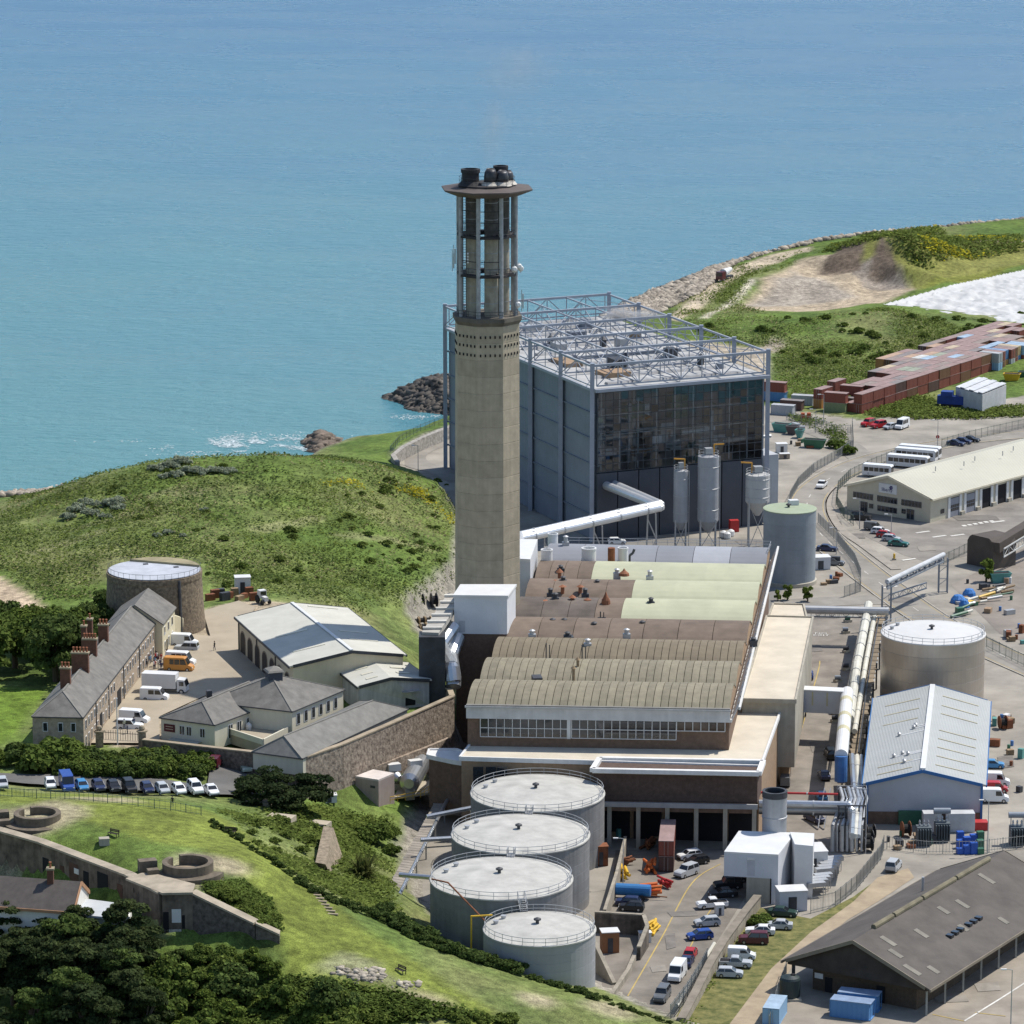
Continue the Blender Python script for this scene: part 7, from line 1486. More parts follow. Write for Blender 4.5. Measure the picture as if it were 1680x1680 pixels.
for r in range(9):
    i0, i1 = (0,12) if r < 2 else ((2,17) if r < 4 else ((5,19) if r < 6 else (8,20)))
    for i in range(i0, i1):
        edge = r == 0 or i == i0 or i == i1-1 or r == 8 or (r < 3 and i > 10)
        for k in range(2):
            if k == 0 and not edge: continue
            if r == 1 and i < 2 and k == 1: continue
            c = random.choice(cols if (r > 1 and i > 4) else cols[:8]); p = O_+av*(3.1+i*6.2)+bv*(1.3+r*2.55)+Vector((random.uniform(-.12,.12),random.uniform(-.12,.12),.05+k*2.6))
            if k == 1 and r > 1 and random.random() < .06: continue
            cont(p, ah+random.uniform(-.012,.012)+(math.pi if random.random() < .5 else 0), c, CNAME[c]+' shipping container in the big stack beyond the road', GC)
for j in range(10):
    for k in range(2):
        c = ['lblue','brownc','corange','cgrey','rustred','cblue','rustred','brownc','cyellow','lblue'][(j+k*3)%10]; p = O_+av*(76+j*2.6)+bv*(1.2+.4*(j%3))+Vector((0,0,.05+k*2.6)); cont(p, ah+math.pi/2, c, CNAME[c]+' container end on in the rank beside the yellow skip', 'containers end on by the yellow skip')
for u, v, hd, k, c, lb in ((1372,676,R(-22),0,'cgreen','grey green container at ground level by the street lamp'),(1372,676,R(-22),1,'rustred','rust red container on top of the grey green one'),(1350,668,ah,0,'corange','orange container under a rust red one by the stack gap'),(1350,668,ah,1,'rustred','rust red container above the orange one'),(1372,655,ah,1,'rustred','rust red upper container in the row left of the stack gap'),(1372,655,ah,0,'brownc','brown lower container in the row left of the stack gap'),(1396,668,R(-25),0,'cdark','dark container at the foot of the two high stack'),(1398,664,R(-25),1,'rustred','rust red container with white doors over the dark one'),(1318,664,R(-18),0,'cgrey','grey container standing alone behind the steps'),(1300,672,R(-22),0,'cdark','long dark red container low by the hall corner'),(1272,658,R(-22),0,'cblue','blue container under a rust red one by the hall corner'),(1272,658,R(-22),1,'rustred','rust red container on the blue one by the hall corner'),(1285,680,R(-20),0,'cgrey','small grey container behind the fence hedge')):
    p = at(u,v,0); cont(p+Vector((0,0,.05+k*2.6)), hd, c, lb)
for u, v, hd, c, lb in ((1271,1672,R(75),'lblue','pale blue container with stained roof standing alone by the fence'),(1398,1668,R(-20),'cblue','blue container with rusty roof patch in front of the shed'),(1410,1655,R(-18),'cblue','darker blue container in the shed shade'),):
    p = at(u,v,0); cont(p+Vector((0,0,.08)), hd, c, lb)
rc = at(1093,1425,0); cont(rc+Vector((.3,4,.08)), R(86), 'cdark', 'long dark red container under the rust red one by the loading bays', None, 2); cont(rc+Vector((.3,4,2.68)), R(86), 'rustred', 'long rust red container on top in the loading bay yard', None, 2)
# ================================================================ silos, pipes, gantries
def silo(u, v, au, vt, vb, label, legs, m):
    y = 838.; c = aty(u, v, y); r = au/F*(c-Vector((0,0,CAMH))).length; zt, zb = aty(u, vt, y).z, aty(u, vb, y).z; t = thing('lime_silo', (c.x,y,0), label, 'silo')
    MB().lathe((c.x,y,0), [(.5,zb-r*1.2),(r,zb),(r,zt),(r*.5,zt+.4),(.01,zt+.6)], 28).obj('shell', m, t)
    for k in range(3): z = zb+(zt-zb)*(k+.5)/3; MB().lathe((c.x,y,z), [(r+.02,0),(r+.06,.03),(r+.06,.15),(r+.02,.18)], 28).obj('seam_ring', steel, t)
    for k in range(4):
        a = math.pi/4+k*math.pi/2; MB().beam((c.x+r*math.cos(a),y+r*math.sin(a),0), (c.x+r*math.cos(a),y+r*math.sin(a),zb+.5), .28).obj('leg', steel, t)
    for k in range(4):
        a, b = math.pi/4+k*math.pi/2, math.pi/4+(k+1)*math.pi/2; MB().beam((c.x+r*math.cos(a),y+r*math.sin(a),.3), (c.x+r*math.cos(b),y+r*math.sin(b),max(1.5,zb-.5)), .14).obj('brace', steel, t)
    rail(MB(), ring((c.x,y,zt), r*.95, 12), 1.1, .05, 2, 1, True).obj('handrail', steel, t); MB().obox((c.x,y,zt+.5), .2, r*.7, r*.7, 1.3).obj('filter_box', steel, t)
    d = MB(); q = Vector((c.x+r*.5*(1 if u < 1200 else -1), y-.3, zt)); q2 = q+Vector((0,0,2.6)); d.beam(q, q2, .3); d.beam(q2, q2+Vector((-2.4 if u != 1162 else 2.2,0,.1)), .28); d.obj('davit', orange if False else mat('orange_davit',(.6,.3,.05),.5), t)
    lad = MB(); lad.beam((c.x+r+.2,y-.6,0), (c.x+r+.2,y-.6,zt), .1); lad.beam((c.x+r+.2,y-.1,0), (c.x+r+.2,y-.1,zt), .1); lad.obj('ladder', steel, t)
silm = mat('silo_paint', (.33,.34,.36), .5, var=.08, streak=.08)
silo(1117,800,12,772,855,'slim grey silo with orange davit beside the flue pipes',1,silm); silo(1162,800,17.5,748,853,'tallest grey silo with orange davit before the glass front',1,silm); silo(1243,800,20,778,822,'wide short silo on long legs beside the water tank',1,mat('pale_silo_paint',(.44,.44,.43),.55,var=.08,streak=.08))
for k,(u,v) in enumerate(((1187,882),(1199,880),(1193,884))): p = at(u,v,0); single(MB().lathe((p.x,p.y,.06), [(.7,0),(.85,.3),(.8,1.2),(.4,1.5),(.1,1.6)], 10), 'bulk_bag', white_paint, 'white bulk bag standing below the silos', 'bag', 'bulk bags below the silos')
p = at(1204,872,0); single(MB().obox((p.x,p.y,.06), .2, 2., 1.6, 2.6), 'red_cabinet', red_paint, 'red metal cabinet between the tall silo and the wide one', 'cabinet')
# ---- pipe rack between side yard and the big tank
def pipeline(name, label, pts, r, m, n=10, cat='pipe', flange=True):
    t = thing(name, (Vector(pts[0]).x,Vector(pts[0]).y,0), label, cat); pts = [Vector(p) for p in pts]
    for i,(a,b) in enumerate(zip(pts[:-1],pts[1:])): MB().tube(a, b, r, n).obj('pipe_run', m, t)
    for p in pts[1:-1]: MB().lathe(p-Vector((0,0,r)), [(r*.3,0),(r*.95,r*.45),(r*1.03,r),(r*.95,r*1.55),(r*.3,r*2)], n).obj('bend', m, t)
    if flange:
        for a,b in zip(pts[:-1],pts[1:]):
            k = int((b-a).length/9); d = (b-a).normalized()
            for i in range(k): q = lerp(a,b,(i+.6)/k); MB().tube(q, q+d*.25, r*1.12, n).obj('flange', steel, t)
    return t
white_pipe = mat('cream_white_pipe', (.58,.56,.48), .5, var=.12, streak=.0)
pipeline('white_pipe', 'long white pipe running from the road gantry past the big tank', [at(1425,992,6), at(1406,1090,6), at(1394,1180,6)], .85, white_pipe)
pipeline('thin_white_pipe', 'thinner white pipe beside the long white one', [at(1436,1004,5), at(1420,1090,5), at(1402,1200,5)], .5, white_pipe)
dk = thing('rack_walkway', at(1420,1100,4).xy.to_3d(), 'timber decked walkway running beside the white pipes', 'walkway')
for k in range(34):
    a = lerp(at(1446,1000,4.2), at(1402,1245,4.2), k/34); b = lerp(at(1446,1000,4.2), at(1402,1245,4.2), (k+.88)/34); mb = MB(); mb.beam((a+b)/2-Vector((.95,0,0)), (a+b)/2+Vector((.95,0,0)), (b-a).length, .12); mb.obj('plank', mat('rack_timber',(.24,.19,.13),.9,var=.3,rnd=.25), dk)
for k in range(8):
    q = lerp(at(1440,1005,4), at(1400,1240,4), k/7); MB().beam((q.x-2.6,q.y,0),(q.x-2.6,q.y,5.2),.3).obj('post', steel_dark, dk); MB().beam((q.x+1.6,q.y,0),(q.x+1.6,q.y,5.2),.3).obj('post', steel_dark, dk); MB().beam((q.x-3,q.y,3.9),(q.x+2,q.y,3.9),.25).obj('cross_beam', steel_dark, dk)
# large white duct and its bridge
dct = thing('white_air_duct', at(1384,1190,6).xy.to_3d(), 'fat white duct with yellowed patches and blue end beside the side yard', 'duct')
d0, d1 = at(1390,1136,8.5), at(1380,1240,8.5); MB().tube(d0, d1, 1.15, 18).obj('duct_run', white_paint, dct); MB().tube(d1, d1+Vector((0,-.3,-4.4)), 1.1, 14).obj('drop_leg', blue_paint, dct)
for k in (.15,.4,.62): q = lerp(d0,d1,k); MB().tube(q, q+(d1-d0).normalized()*2.2, 1.17, 18).obj('patch', mat('yellowed_patch',(.5,.46,.3),.6), dct)
br = thing('duct_bridge', at(1350,1135,8).xy.to_3d(), 'white box bridge crossing the side yard from the annex', 'bridge'); a, b = at(1308,1126,10), at(1388,1130,10)
MB().hexa([(a.x,a.y,5.2),(b.x,b.y,5.2),(b.x,b.y+2.4,5.2),(a.x,a.y+2.4,5.2)],[(a.x,a.y,9.3),(b.x,b.y,9.3),(b.x,b.y+2.4,9.3),(a.x,a.y+2.4,9.3)]).obj('box_girder', mat('pale_bridge_cladding',(.5,.51,.54),.6,var=.06), br); MB().slab([Vector(q) for q in ((a.x,a.y-.2,9.5),(b.x,b.y-.2,9.5),(b.x,b.y+2.6,9.5),(a.x,a.y+2.6,9.5))], .2).obj('roof', white_paint, br)
for k in (.3,.6): q = lerp(a,b,k); MB().box(q.x,q.y-.06,6.6,q.x+1.6,q.y,9.1).obj('patch', MATS['yellowed_patch'], br)
# overhead pipe bridge across the top of the side yard
ob = thing('pipe_bridge', at(1385,1003,5).xy.to_3d(), 'grey pipe bridge crossing the yard gate beside the road', 'bridge'); a, b = at(1320,1000,7), at(1458,1003,7)
MB().tube(a, b, .8, 12).obj('pipe', steel, ob); lattice(MB(), a+Vector((0,1,-1.6)), b+Vector((0,1,-1.6)), (0,0,1.4), 12).obj('girder', blue_steel, ob)
for k in (0.02,.98): q = lerp(a,b,k); MB().beam((q.x,q.y+1,0),(q.x,q.y+1,6),.4).obj('leg', blue_steel, ob)
# front pipe cluster by the exhaust stack
for k, (v0, r, z, m_) in enumerate(((1318,.65,7.2,al),(1327,.4,6.2,steel),(1333,.3,5.4,steel_dark),(1300,.2,8.2,red_paint))):
    a, b = at(1245,v0,z), at(1392 if k < 3 else 1375,v0+3,z); pts = [a, b] + ([Vector((b.x+.3,b.y-1.5,z-.4)), Vector((b.x+.4,b.y-2,.4))] if k < 3 else [])
    pipeline('header_pipe', ['fat silver lagged pipe across the bottom of the side yard','thin silver pipe below the fat lagged one','dark pipe lowest in the yard crossing bundle','red pipe on the upper bridge of the yard crossing'][k], pts, r, m_, 10)
tl = thing('pipe_trestle', at(1395,1370,0), 'dense steel trestle carrying bent pipes between yard and warehouse', 'pipe rack')
for k in range(5):
    for j in range(2): q = at(1375+k*11,1372+j*22,0); MB().beam((q.x,q.y,0),(q.x,q.y,7.6),.25).obj('post', steel_dark, tl)
for z in (3.2,5.4,7.5):
    for j in range(2): a, b = at(1372,1372+j*22,0), at(1420,1372+j*22,0); MB().beam((a.x,a.y,z),(b.x,b.y,z),.22).obj('cross_beam', steel_dark, tl)
for k in range(7):
    q0, q1 = at(1377+k*6.5,1370,0), at(1365+k*8,1398,0); x = random.uniform(.15,.35); MB().path([(q0.x,q0.y,7.8+x),(q0.x+.2,q0.y-3.5,7.4),(q1.x,q1.y,4.5),(q1.x,q1.y-.5,.3)], x, 8).obj('down_pipe', al if k%3 else steel, tl)
rail(MB(), [Vector((*at(1372,1372,0).xy,7.6)), Vector((*at(1420,1372,0).xy,7.6)), Vector((*at(1420,1394,0).xy,7.6))], 1.1, .05, 1.5).obj('handrail', steel, tl)
lad = MB(); a, b = at(1352,1345,0), at(1342,1362,0); lad.beam((a.x,a.y,5.5),(b.x,b.y,.2),.12,.4); lad.beam((a.x+1,a.y,5.5),(b.x+1,b.y,.2),.12,.4); lad.obj('stair', steel, tl)
# silver long pipes down the rack to the trestle
for k, (du, r, m_) in enumerate(((0,.55,al),(8,.4,white_pipe),(15,.35,steel))): pipeline('rack_pipe', ['lagged silver pipe along the lower pipe rack','cream pipe along the lower pipe rack','thin steel pipe along the lower pipe rack'][k], [at(1398+du,1240,5), at(1402+du*.8,1300,5), at(1398+du*.7,1372,7.6)], r, m_, 8)
# green shelters and bits at the annex foot
for k, (u,v) in enumerate(((1292,1238),(1288,1253),(1284,1270))): p = at(u,v,0); t = thing('cycle_shelter', (p.x,p.y,0), ['teal roofed shelter farthest up the annex wall','teal roofed shelter between two others','teal roofed shelter beside the small grey van'][k], 'shelter', 'teal shelters by the annex'); MB().obox((p.x,p.y,2.6), .08, 2.9, 3.6, .18).obj('roof', teal_paint, t); MB().obox((p.x,p.y+1.6,.06), .08, 2.8, .12, 2.5).obj('back_panel', green_paint, t); [MB().beam((p.x+sx*1.3,p.y-1.5,.06),(p.x+sx*1.3,p.y-1.5,2.6),.1).obj('post', steel, t) for sx in (-1,1)]
# ---- road gantry, conveyor, dark transfer house
gy = thing('road_gantry', at(1500,945,0), 'blue grey pipe gantry spanning the road on lattice legs', 'gantry'); g0, g1 = at(1455,960,7.5), at(1548,915,7.5)
for k, q in enumerate((g0,g1)):
    for sx in (-.9,.9):
        for sy in (-.6,.6): MB().beam((q.x+sx,q.y+sy,0),(q.x+sx,q.y+sy,7.4),.24).obj('leg', blue_steel, gy)
    for z in range(5): MB().beam((q.x-.9,q.y-.6,.4+z*1.4),(q.x+.9,q.y-.6,1.8+z*1.4 if z%2 else .4+z*1.4),.1).obj('brace', blue_steel, gy)
MB().tube(g0+Vector((0,0,.7)), g1+Vector((0,0,.7)), .5, 10).obj('pipe', mat('pale_gantry_pipe',(.5,.51,.52),.5), gy)
for sy in (-.8,.8): lattice(MB(), g0+Vector((0,sy,-.6)), g1+Vector((0,sy,-.6)), (0,0,1.1), 12, .13, .06).obj('girder', blue_steel, gy)
for k in range(10): q = lerp(g0,g1,(k+.5)/10); MB().beam(q+Vector((0,-.8,.1)), q+Vector((0,.8,.1)), .3, .15).obj('cross_tie', steel_dark, gy)
lattice(MB(), at(1458,985,2), at(1520,965,3.2), (0,0,1.2), 8, .12, .06).obj('ramp_truss', blue_steel, gy)
th_ = thing('transfer_house', at(1615,925,0), 'dark brown rounded conveyor transfer house', 'building'); a, b = at(1587,925,0), at(1628,935,0); dd_ = (b-a).normalized(); nn_ = Vector((-dd_.y,dd_.x,0))
prof = [(-.02,0),(-.02,5.2),(.06,6.2),(.16,6.7),(.84,6.7),(.94,6.2),(1.02,5.2),(1.02,0)]; W_ = (b-a).length; mb = MB(); n = len(prof); f_ = [a+dd_*(W_*q)+Vector((0,0,z)) for q,z in prof]; mb.add(f_+[p+nn_*7 for p in f_], [tuple(range(n))[::-1], tuple(range(n,2*n))]+[(i,(i+1)%n,n+(i+1)%n,n+i) for i in range(n)]); mb.obj('shell', mat('dark_brown_sheet',(.085,.07,.058),.8,var=.15), th_)
cv = thing('coal_conveyor', at(1650,880,3).xy.to_3d(), 'sloping enclosed conveyor with white lattice side leaving the dark transfer house', 'conveyor'); a, b = at(1632,898,5), at(1760,820,9)
MB().beam(a, b, 2.4, 2.2).obj('casing', MATS['dark_brown_sheet'], cv); lattice(MB(), a+Vector((1.8,-1.5,-1.8)), b+Vector((1.8,-1.5,-1.8)), (0,0,1.8), 16, .12, .08).obj('lattice_side', mat('pale_lattice',(.5,.5,.48),.6), cv)
# ================================================================ fences, walls, lamps
def fence(label, pts, h=2.4, m=None, step=2.6, bars=9, mesh=False):
    m = m or steel; pts = [Vector(p) for p in pts]; t = thing('security_fence', pts[0], label, 'fence'); out = []
    for a, b in zip(pts[:-1], pts[1:]):
        n = max(1, round((b-a).length/step)); out += [lerp(a,b,k/n) for k in range(n)]
    out.append(pts[-1]); up = Vector((0,0,h))
    for p in out: MB().beam(p-Vector((0,0,.2)), p+up*1.02, .11).obj('post', m, t)
    for a, b in zip(out[:-1], out[1:]):
        mb = MB(); mb.beam(a+up*.92, b+up*.92, .06); mb.beam(a+up*.15, b+up*.15, .06)
        for k in range(1, bars): q = lerp(a,b,k/bars); mb.beam(q+up*.04, q+up*.99, .045)
        mb.obj('railing_panel', m, t, kind='stuff')
    return t
def Z0(l, z=.1): return [at(u,v,z) for u,v in l]
def ZG(l, z=10): return [gat(u,v,z) for u,v in l]
pale_f = mat('pale_fence', (.34,.34,.32), .6, .3); green_f = mat('green_fence', (.09,.13,.11), .6)
fence('pale palisade fence curving along the road before the glass fronted hall', Z0([(1398,700),(1400,735),(1375,752),(1335,775),(1310,798),(1296,822),(1292,845)]), m=pale_f)
fence('palisade fence around the pipework behind the water tank', Z0([(1342,858),(1372,888),(1402,925),(1412,950),(1412,970),(1385,980)]), m=pale_f)
fence('dark fence curving round the bus depot', Z0([(1470,752),(1430,768),(1395,785),(1375,805),(1372,828),(1385,850),(1400,862)]), m=green_f, bars=5)
fence('dark fence between depot and upper road', Z0([(1545,735),(1590,722),(1680,702),(1760,690)]), m=green_f, bars=5)
fence('grey fence in front of the container stack', Z0([(1290,690),(1340,700),(1372,712),(1395,712)]), m=pale_f, bars=6)
fence('tall grey palisade along the bund wall walkway', Z0([(1100,1678),(1128,1640),(1152,1600),(1160,1585)]), 2.8, pale_f)
fence('grey palisade fence round the transformer compound', Z0([(1330,1498),(1370,1488),(1405,1460),(1445,1410),(1450,1395)]), 2.6, pale_f)
fence('dark green road fence beside the big metal tank', Z0([(1618,1062),(1650,1078),(1690,1098)]), 2.4, green_f, bars=5)
fence('wire fence around the scrap yard', Z0([(1548,925),(1590,905),(1640,890),(1700,885)]), 2.2, green_f, bars=5)
fence('grey fence beside the pale blue container', Z0([(1262,1690),(1275,1640),(1290,1600)]), 2.2, pale_f)
fence('mesh fence along the path under the rubble wall', ZG([(502,1293),(560,1270),(620,1248),(700,1217),(736,1203)], 8), 2.2, green_f, bars=4)
fence('fence along the fort lawn beside the parked cars', ZG([(-20,1306),(60,1310),(130,1313),(200,1320),(280,1330),(330,1338)], 17), 1.5, green_f, bars=3)
fence('fence around the cable drum store', Z0([(648,1040),(640,1010),(660,990),(700,985)],1), 2.4, green_f, bars=5)
fence('fence above the sea wall left of the hall', Z0([(650,750),(640,742),(655,725),(690,706),(735,690)],1.5), 1.6, green_f, bars=4)
fence('low rail fence in front of the transformer yard', Z0([(1455,1392),(1520,1400),(1600,1400),(1690,1390)]), 2.2, pale_f, bars=5)
def lamp_post(u, v, z, h, label, arm=1.): 
    p = gat(u,v,z) if z else at(u,v,.05); t = thing('street_lamp', p, label, 'lamp post', 'lamp posts'); MB().lathe(p, [(.1,0),(.06,h)], 7).obj('pole', steel, t); q = p+Vector((0,0,h)); MB().beam(q, q+Vector((-arm,0,.1)), .08).obj('arm', steel, t); MB().obox((q.x-arm-.2,q.y,q.z), 0, .8, .3, .16).obj('lamp_head', white_paint, t)
for a in ((1351,698,0,8,'street lamp in front of the grey green container'),(1338,710,0,6,'street lamp beside the fence hedge'),(1538,735,0,7,'street lamp by the depot gate sign'),(1410,868,0,7,'street lamp at the depot wall corner'),(1462,880,0,5,'street lamp among the depot cars'),(1420,1400,0,11,'tall lamp post beside the warehouse corner'),(686,778,0,7,'street lamp on the road left of the hall'),(1658,1690,0,9,'lamp post with twin heads in the shed yard'),(1022,1455,0,8,'lamp post above the sloping bund wall'),(739,1532,0,9,'lamp post between the third tank and the hedge'),(1620,1400,0,9,'lamp post in the transformer yard'),(1372,910,0,6,'lamp post behind the water tank')): lamp_post(*a)
# bund and retaining walls
bundm = mat('bund_concrete', (.30,.265,.21), .9, var=.25, vs=.5, streak=.2)
wall_run('bund_wall', 'thick curved concrete bund wall beside the grass verge', [at(1243,1470,2.), at(1222,1496,2.), at(1190,1540,2.), at(1165,1580,2.), at(1140,1630,1.6), at(1118,1672,1.2)], 0, None, 1.0, bundm, mat('bund_cap',(.22,.19,.15),.9,var=.25))
pipeline('wall_pipe', 'pale pipe lying along the bund wall', [at(1172,1548,1.2), at(1140,1600,1.2), at(1110,1650,1.2)], .3, white_pipe, 8)
wall_run('tank_yard_wall', 'sloping concrete wall between tanks and loading yard', [at(1026,1372,3.), at(1012,1430,3.), at(992,1492,2.4)], 0, None, .5, bundm)
wall_run('bund_enclosure_wall', 'dark stained concrete enclosure behind the smallest tank', [at(976,1497,3.2), at(1056,1502,3.2), at(1062,1520,3.2), at(1048,1555,2.)], 0, None, .5, mat('stained_concrete',(.12,.1,.08),.9,var=.5,vs=.6,streak=.4), bundm)
wall_run('ramp_wall', 'low concrete ramp wall beside the smallest tank', [at(1050,1545,1.), at(1030,1590,1.), at(1003,1630,1.)], 0, None, .6, bundm)
wall_run('tank_strut_wall', 'sloping concrete buttress at the foot of the smallest tank', [at(976,1545,4.5), at(1008,1612,.4)], 0, None, .6, bundm)
wall_run('path_retaining_wall', 'rough retaining wall below the fenced path', [at(503,1301,8.2), at(560,1278,8.2), at(620,1255,8.2), at(700,1225,8.), at(736,1210,7.8)], 1., None, .6, rub2)
# triangular stone buttress
a, b, c = at(547,1358,11.5), at(570,1430,6), at(548,1448,7.5); d_ = at(534,1418,11)
t = thing('stone_buttress', (b.x,b.y,3), 'pale triangular stone buttress at the end of the bank', 'wall'); mb = MB(); th2 = Vector((-1.6,1.,0)); mb.add([a,b,c,d_,a+th2,b+th2,c+th2,d_+th2], [(0,3,2,1),(4,5,6,7),(0,1,5,4),(1,2,6,5),(2,3,7,6),(3,0,4,7)]); mb.obj('stone_face', mat('pale_buttress_stone',(.25,.2,.14),.95,var=.4,vs=1.5,bump=.1,bs=2), t)
# sea wall of stacked stone along the road left of the hall
wall_run('gabion_sea_wall', 'curved grey stone sea wall beside the road left of the hall', Z0([(652,757),(645,746),(662,732),(695,716),(735,700)],3.2), 0, None, 1.2, mat('gabion_stone',(.32,.3,.27),.95,var=.4,vs=1.2,bump=.15,bs=1.5))
strip('seaside_road', [(760,790),(720,772),(690,764),(675,752),(690,738),(735,722),(780,700)], 7, .1, road_mat)
# ================================================================ plank walkway, sheds, vessels near the tanks
wk = thing('plank_walkway', at(680,1400,3), 'sloping plank walkway with pipe rails beside the oil tanks', 'walkway'); n = 40; A0, A1 = (at(712,1318,3.4), at(729,1318,3.4)), (at(628,1470,3.4), at(650,1474,3.4))
for k in range(n):
    l0, l1 = lerp(A0[0],A1[0],k/n), lerp(A0[0],A1[0],(k+.9)/n); r0, r1 = lerp(A0[1],A1[1],k/n), lerp(A0[1],A1[1],(k+.9)/n); MB().slab([l1,r1,r0,l0], .12).obj('plank', mat('grey_planks',(.27,.24,.2),.9,var=.25,rnd=.2), wk)
MB().tube(A0[1]+Vector((.5,0,.6)), A1[1]+Vector((.5,0,.6)), .3, 8).obj('side_pipe', al, wk)
for k in range(6): q = lerp(A0[1],A1[1],k/5); MB().beam((q.x,q.y,0),(q.x,q.y,3.4),.25).obj('support', steel, wk); q = lerp(A0[0],A1[0],k/5); MB().beam((q.x,q.y,0),(q.x,q.y,3.4),.25).obj('support', steel, wk)
pk = thing('pump_house', at(615,1318,3), 'pinkish rendered box pump house with pale roof', 'building'); q = [at(583,1275,8), at(621,1281,8), at(647,1270,8), at(612,1264,8)]
MB().prism([p.xy for p in q], 1., 7.9).obj('wall', mat('pink_render',(.38,.31,.28),.8,var=.08,streak=.1), pk); MB().slab([p+Vector((0,0,.2)) for p in q], .3).obj('roof', mat('pale_pink_roof',(.6,.54,.5),.7), pk); panel((q[0]*1,q[1]*1), .65, .85, 6.6, 7., .1, .06).obj('vent', steel_dark, pk)
for k, (u0,v0,u1,v1,r) in enumerate(((672,1284,690,1252,1.7),(652,1276,640,1272,1.0))): a, b = at(u0,v0,5.5), at(u1,v1,5.5); t = thing('pressure_vessel', (a.x,a.y,3), ['fat silver horizontal vessel beside the pump house','small silver vessel behind the pump house'][k], 'tank'); MB().tube(a, b, r, 18).obj('shell', al, t); d = (b-a).normalized(); MB().tube(a, a-d*.7, r, 18, r*.5).obj('dished_end', al, t); MB().obox((a.x,a.y,2.5), .3, 1.6, .6, 2.).obj('saddle', concrete, t); MB().obox(((a.x+b.x)/2,(a.y+b.y)/2,6.6), .4, 2.2, 1.4, 1.2).obj('top_box', white_paint, t)
dkk = thing('vessel_deck', at(690,1300,3), 'pale deck with yellow handrail around the silver vessels', 'deck'); q = [at(645,1308,3.6), at(705,1300,3.6), at(728,1278,3.6), at(660,1285,3.6)]; MB().slab(q, .4).obj('floor', mat('deck_concrete',(.42,.37,.29),.9), dkk); rail(MB(), [at(640,1318,3.6), at(690,1308,3.6), at(722,1290,3.6), at(728,1280,3.6)], 1.1, .06, 1.6).obj('handrail', yellow, dkk)
for a, b, lb in ((at(690,1378,6),at(745,1375,6),'silver pipe bridge from walkway to the second tank'),(at(655,1435,6.5),at(712,1440,6.5),'silver pipe bridge from walkway to the third tank'),(at(700,1340,5),at(775,1325,6),'silver pipe from walkway to the first tank')):
    pipeline('feed_pipe', lb, [a, b, b+Vector((0,0,-3))], .38, al, 8)
yl = at(790,1514,10); pipeline('yellow_foam_pipe', 'yellow pipe bent over the rim of the smallest tank', [Vector((yl.x-1.5,yl.y,6)), Vector((yl.x-1.5,yl.y,11)), Vector((yl.x+1.6,yl.y,11.2))], .14, yellow, 6, flange=False)
pipeline('long_brown_pipe', 'thin brown pipe slanting across the third tank to the smallest', [at(708,1442,13.2), at(735,1448,13), at(795,1510,10.6)], .13, rust, 6, flange=False)
# valve house and clutter east of the tanks
for u, v, w, l, h, m_, lb in ((1012,1348,5,3,3.4,rust,'rusty brown shed between first tank and bay columns'),(985,1418,2.2,2,3.2,rust,'rusty brown cabinet on the green stage'),(1000,1560,2.6,2.2,3.2,mat('brown_cabin',(.26,.11,.05),.8),'brown cabin below the enclosure wall'),(1180,1500,1.3,1.3,1.6,white_paint,'small white cabinet on the bund wall'),(1058,1545,1.8,1.2,1.5,white_paint,'stack of white containers by the ramp'),(1298,1490,4.4,3.2,3.2,grey_clad,'small grey white cabin by the verge'),(1312,1450,3.6,4.,3.6,white_paint,'white equipment container beside the plant house'),(1330,1428,4.4,5.,3.8,white_paint,'larger white equipment container behind the plant house'),(1440,1330,1.6,1.4,2.6,steel,'grey cabinet at the warehouse corner'),(1282,742,2.6,2.,2.2,white_paint,'white box in the yard beside the hall'),(1345,932,4,3,2.6,grey_clad,'pale cabin among the pipework behind the water tank'),(398,972,3.,2.4,3.2,white_paint,'white hut with dark windows behind the arched store'),(1287,752,2.4,1.4,1.2,mat('crate_brown',(.3,.25,.2),.9),'brown crate pallet beside the white box'),(540,1315,2.4,1.8,1.2,white_paint,'small white box below the lamp by the bank')):
    p = gat(u,v,5) if u < 700 else at(u,v,.06); t = thing('cabinet', p, lb, 'cabin'); MB().obox(p, .15, w, l, h).obj('body', m_, t); MB().obox((p.x,p.y,p.z+h), .15, w+.2, l+.2, .12).obj('lid', m_ if m_ is rust else white_paint, t); MB().obox((p.x+.1,p.y-l/2-.02,p.z+.1), .15, w*.3, .08, h*.7).obj('door', steel_dark, t)
# cooler banks beside the white containers
for k,(u,v,lb) in enumerate(((1352,1448,'long pale lattice cooler bank behind the plant house'),(1338,1472,'shorter pale lattice cooler bank by the palisade'))):
    p = at(u,v,0); t = thing('cooler_bank', p, lb, 'cooler')
    for j in range(5-k): q = p+Vector((.5*j,1.5*j,0)); MB().obox((q.x,q.y,1.8), .3, 3., 1.2, .7).obj('fan_module', steel, t); [MB().beam((q.x+sx,q.y,0.06),(q.x+sx,q.y,1.8),.12).obj('leg', steel, t) for sx in (-1.2,1.2)]
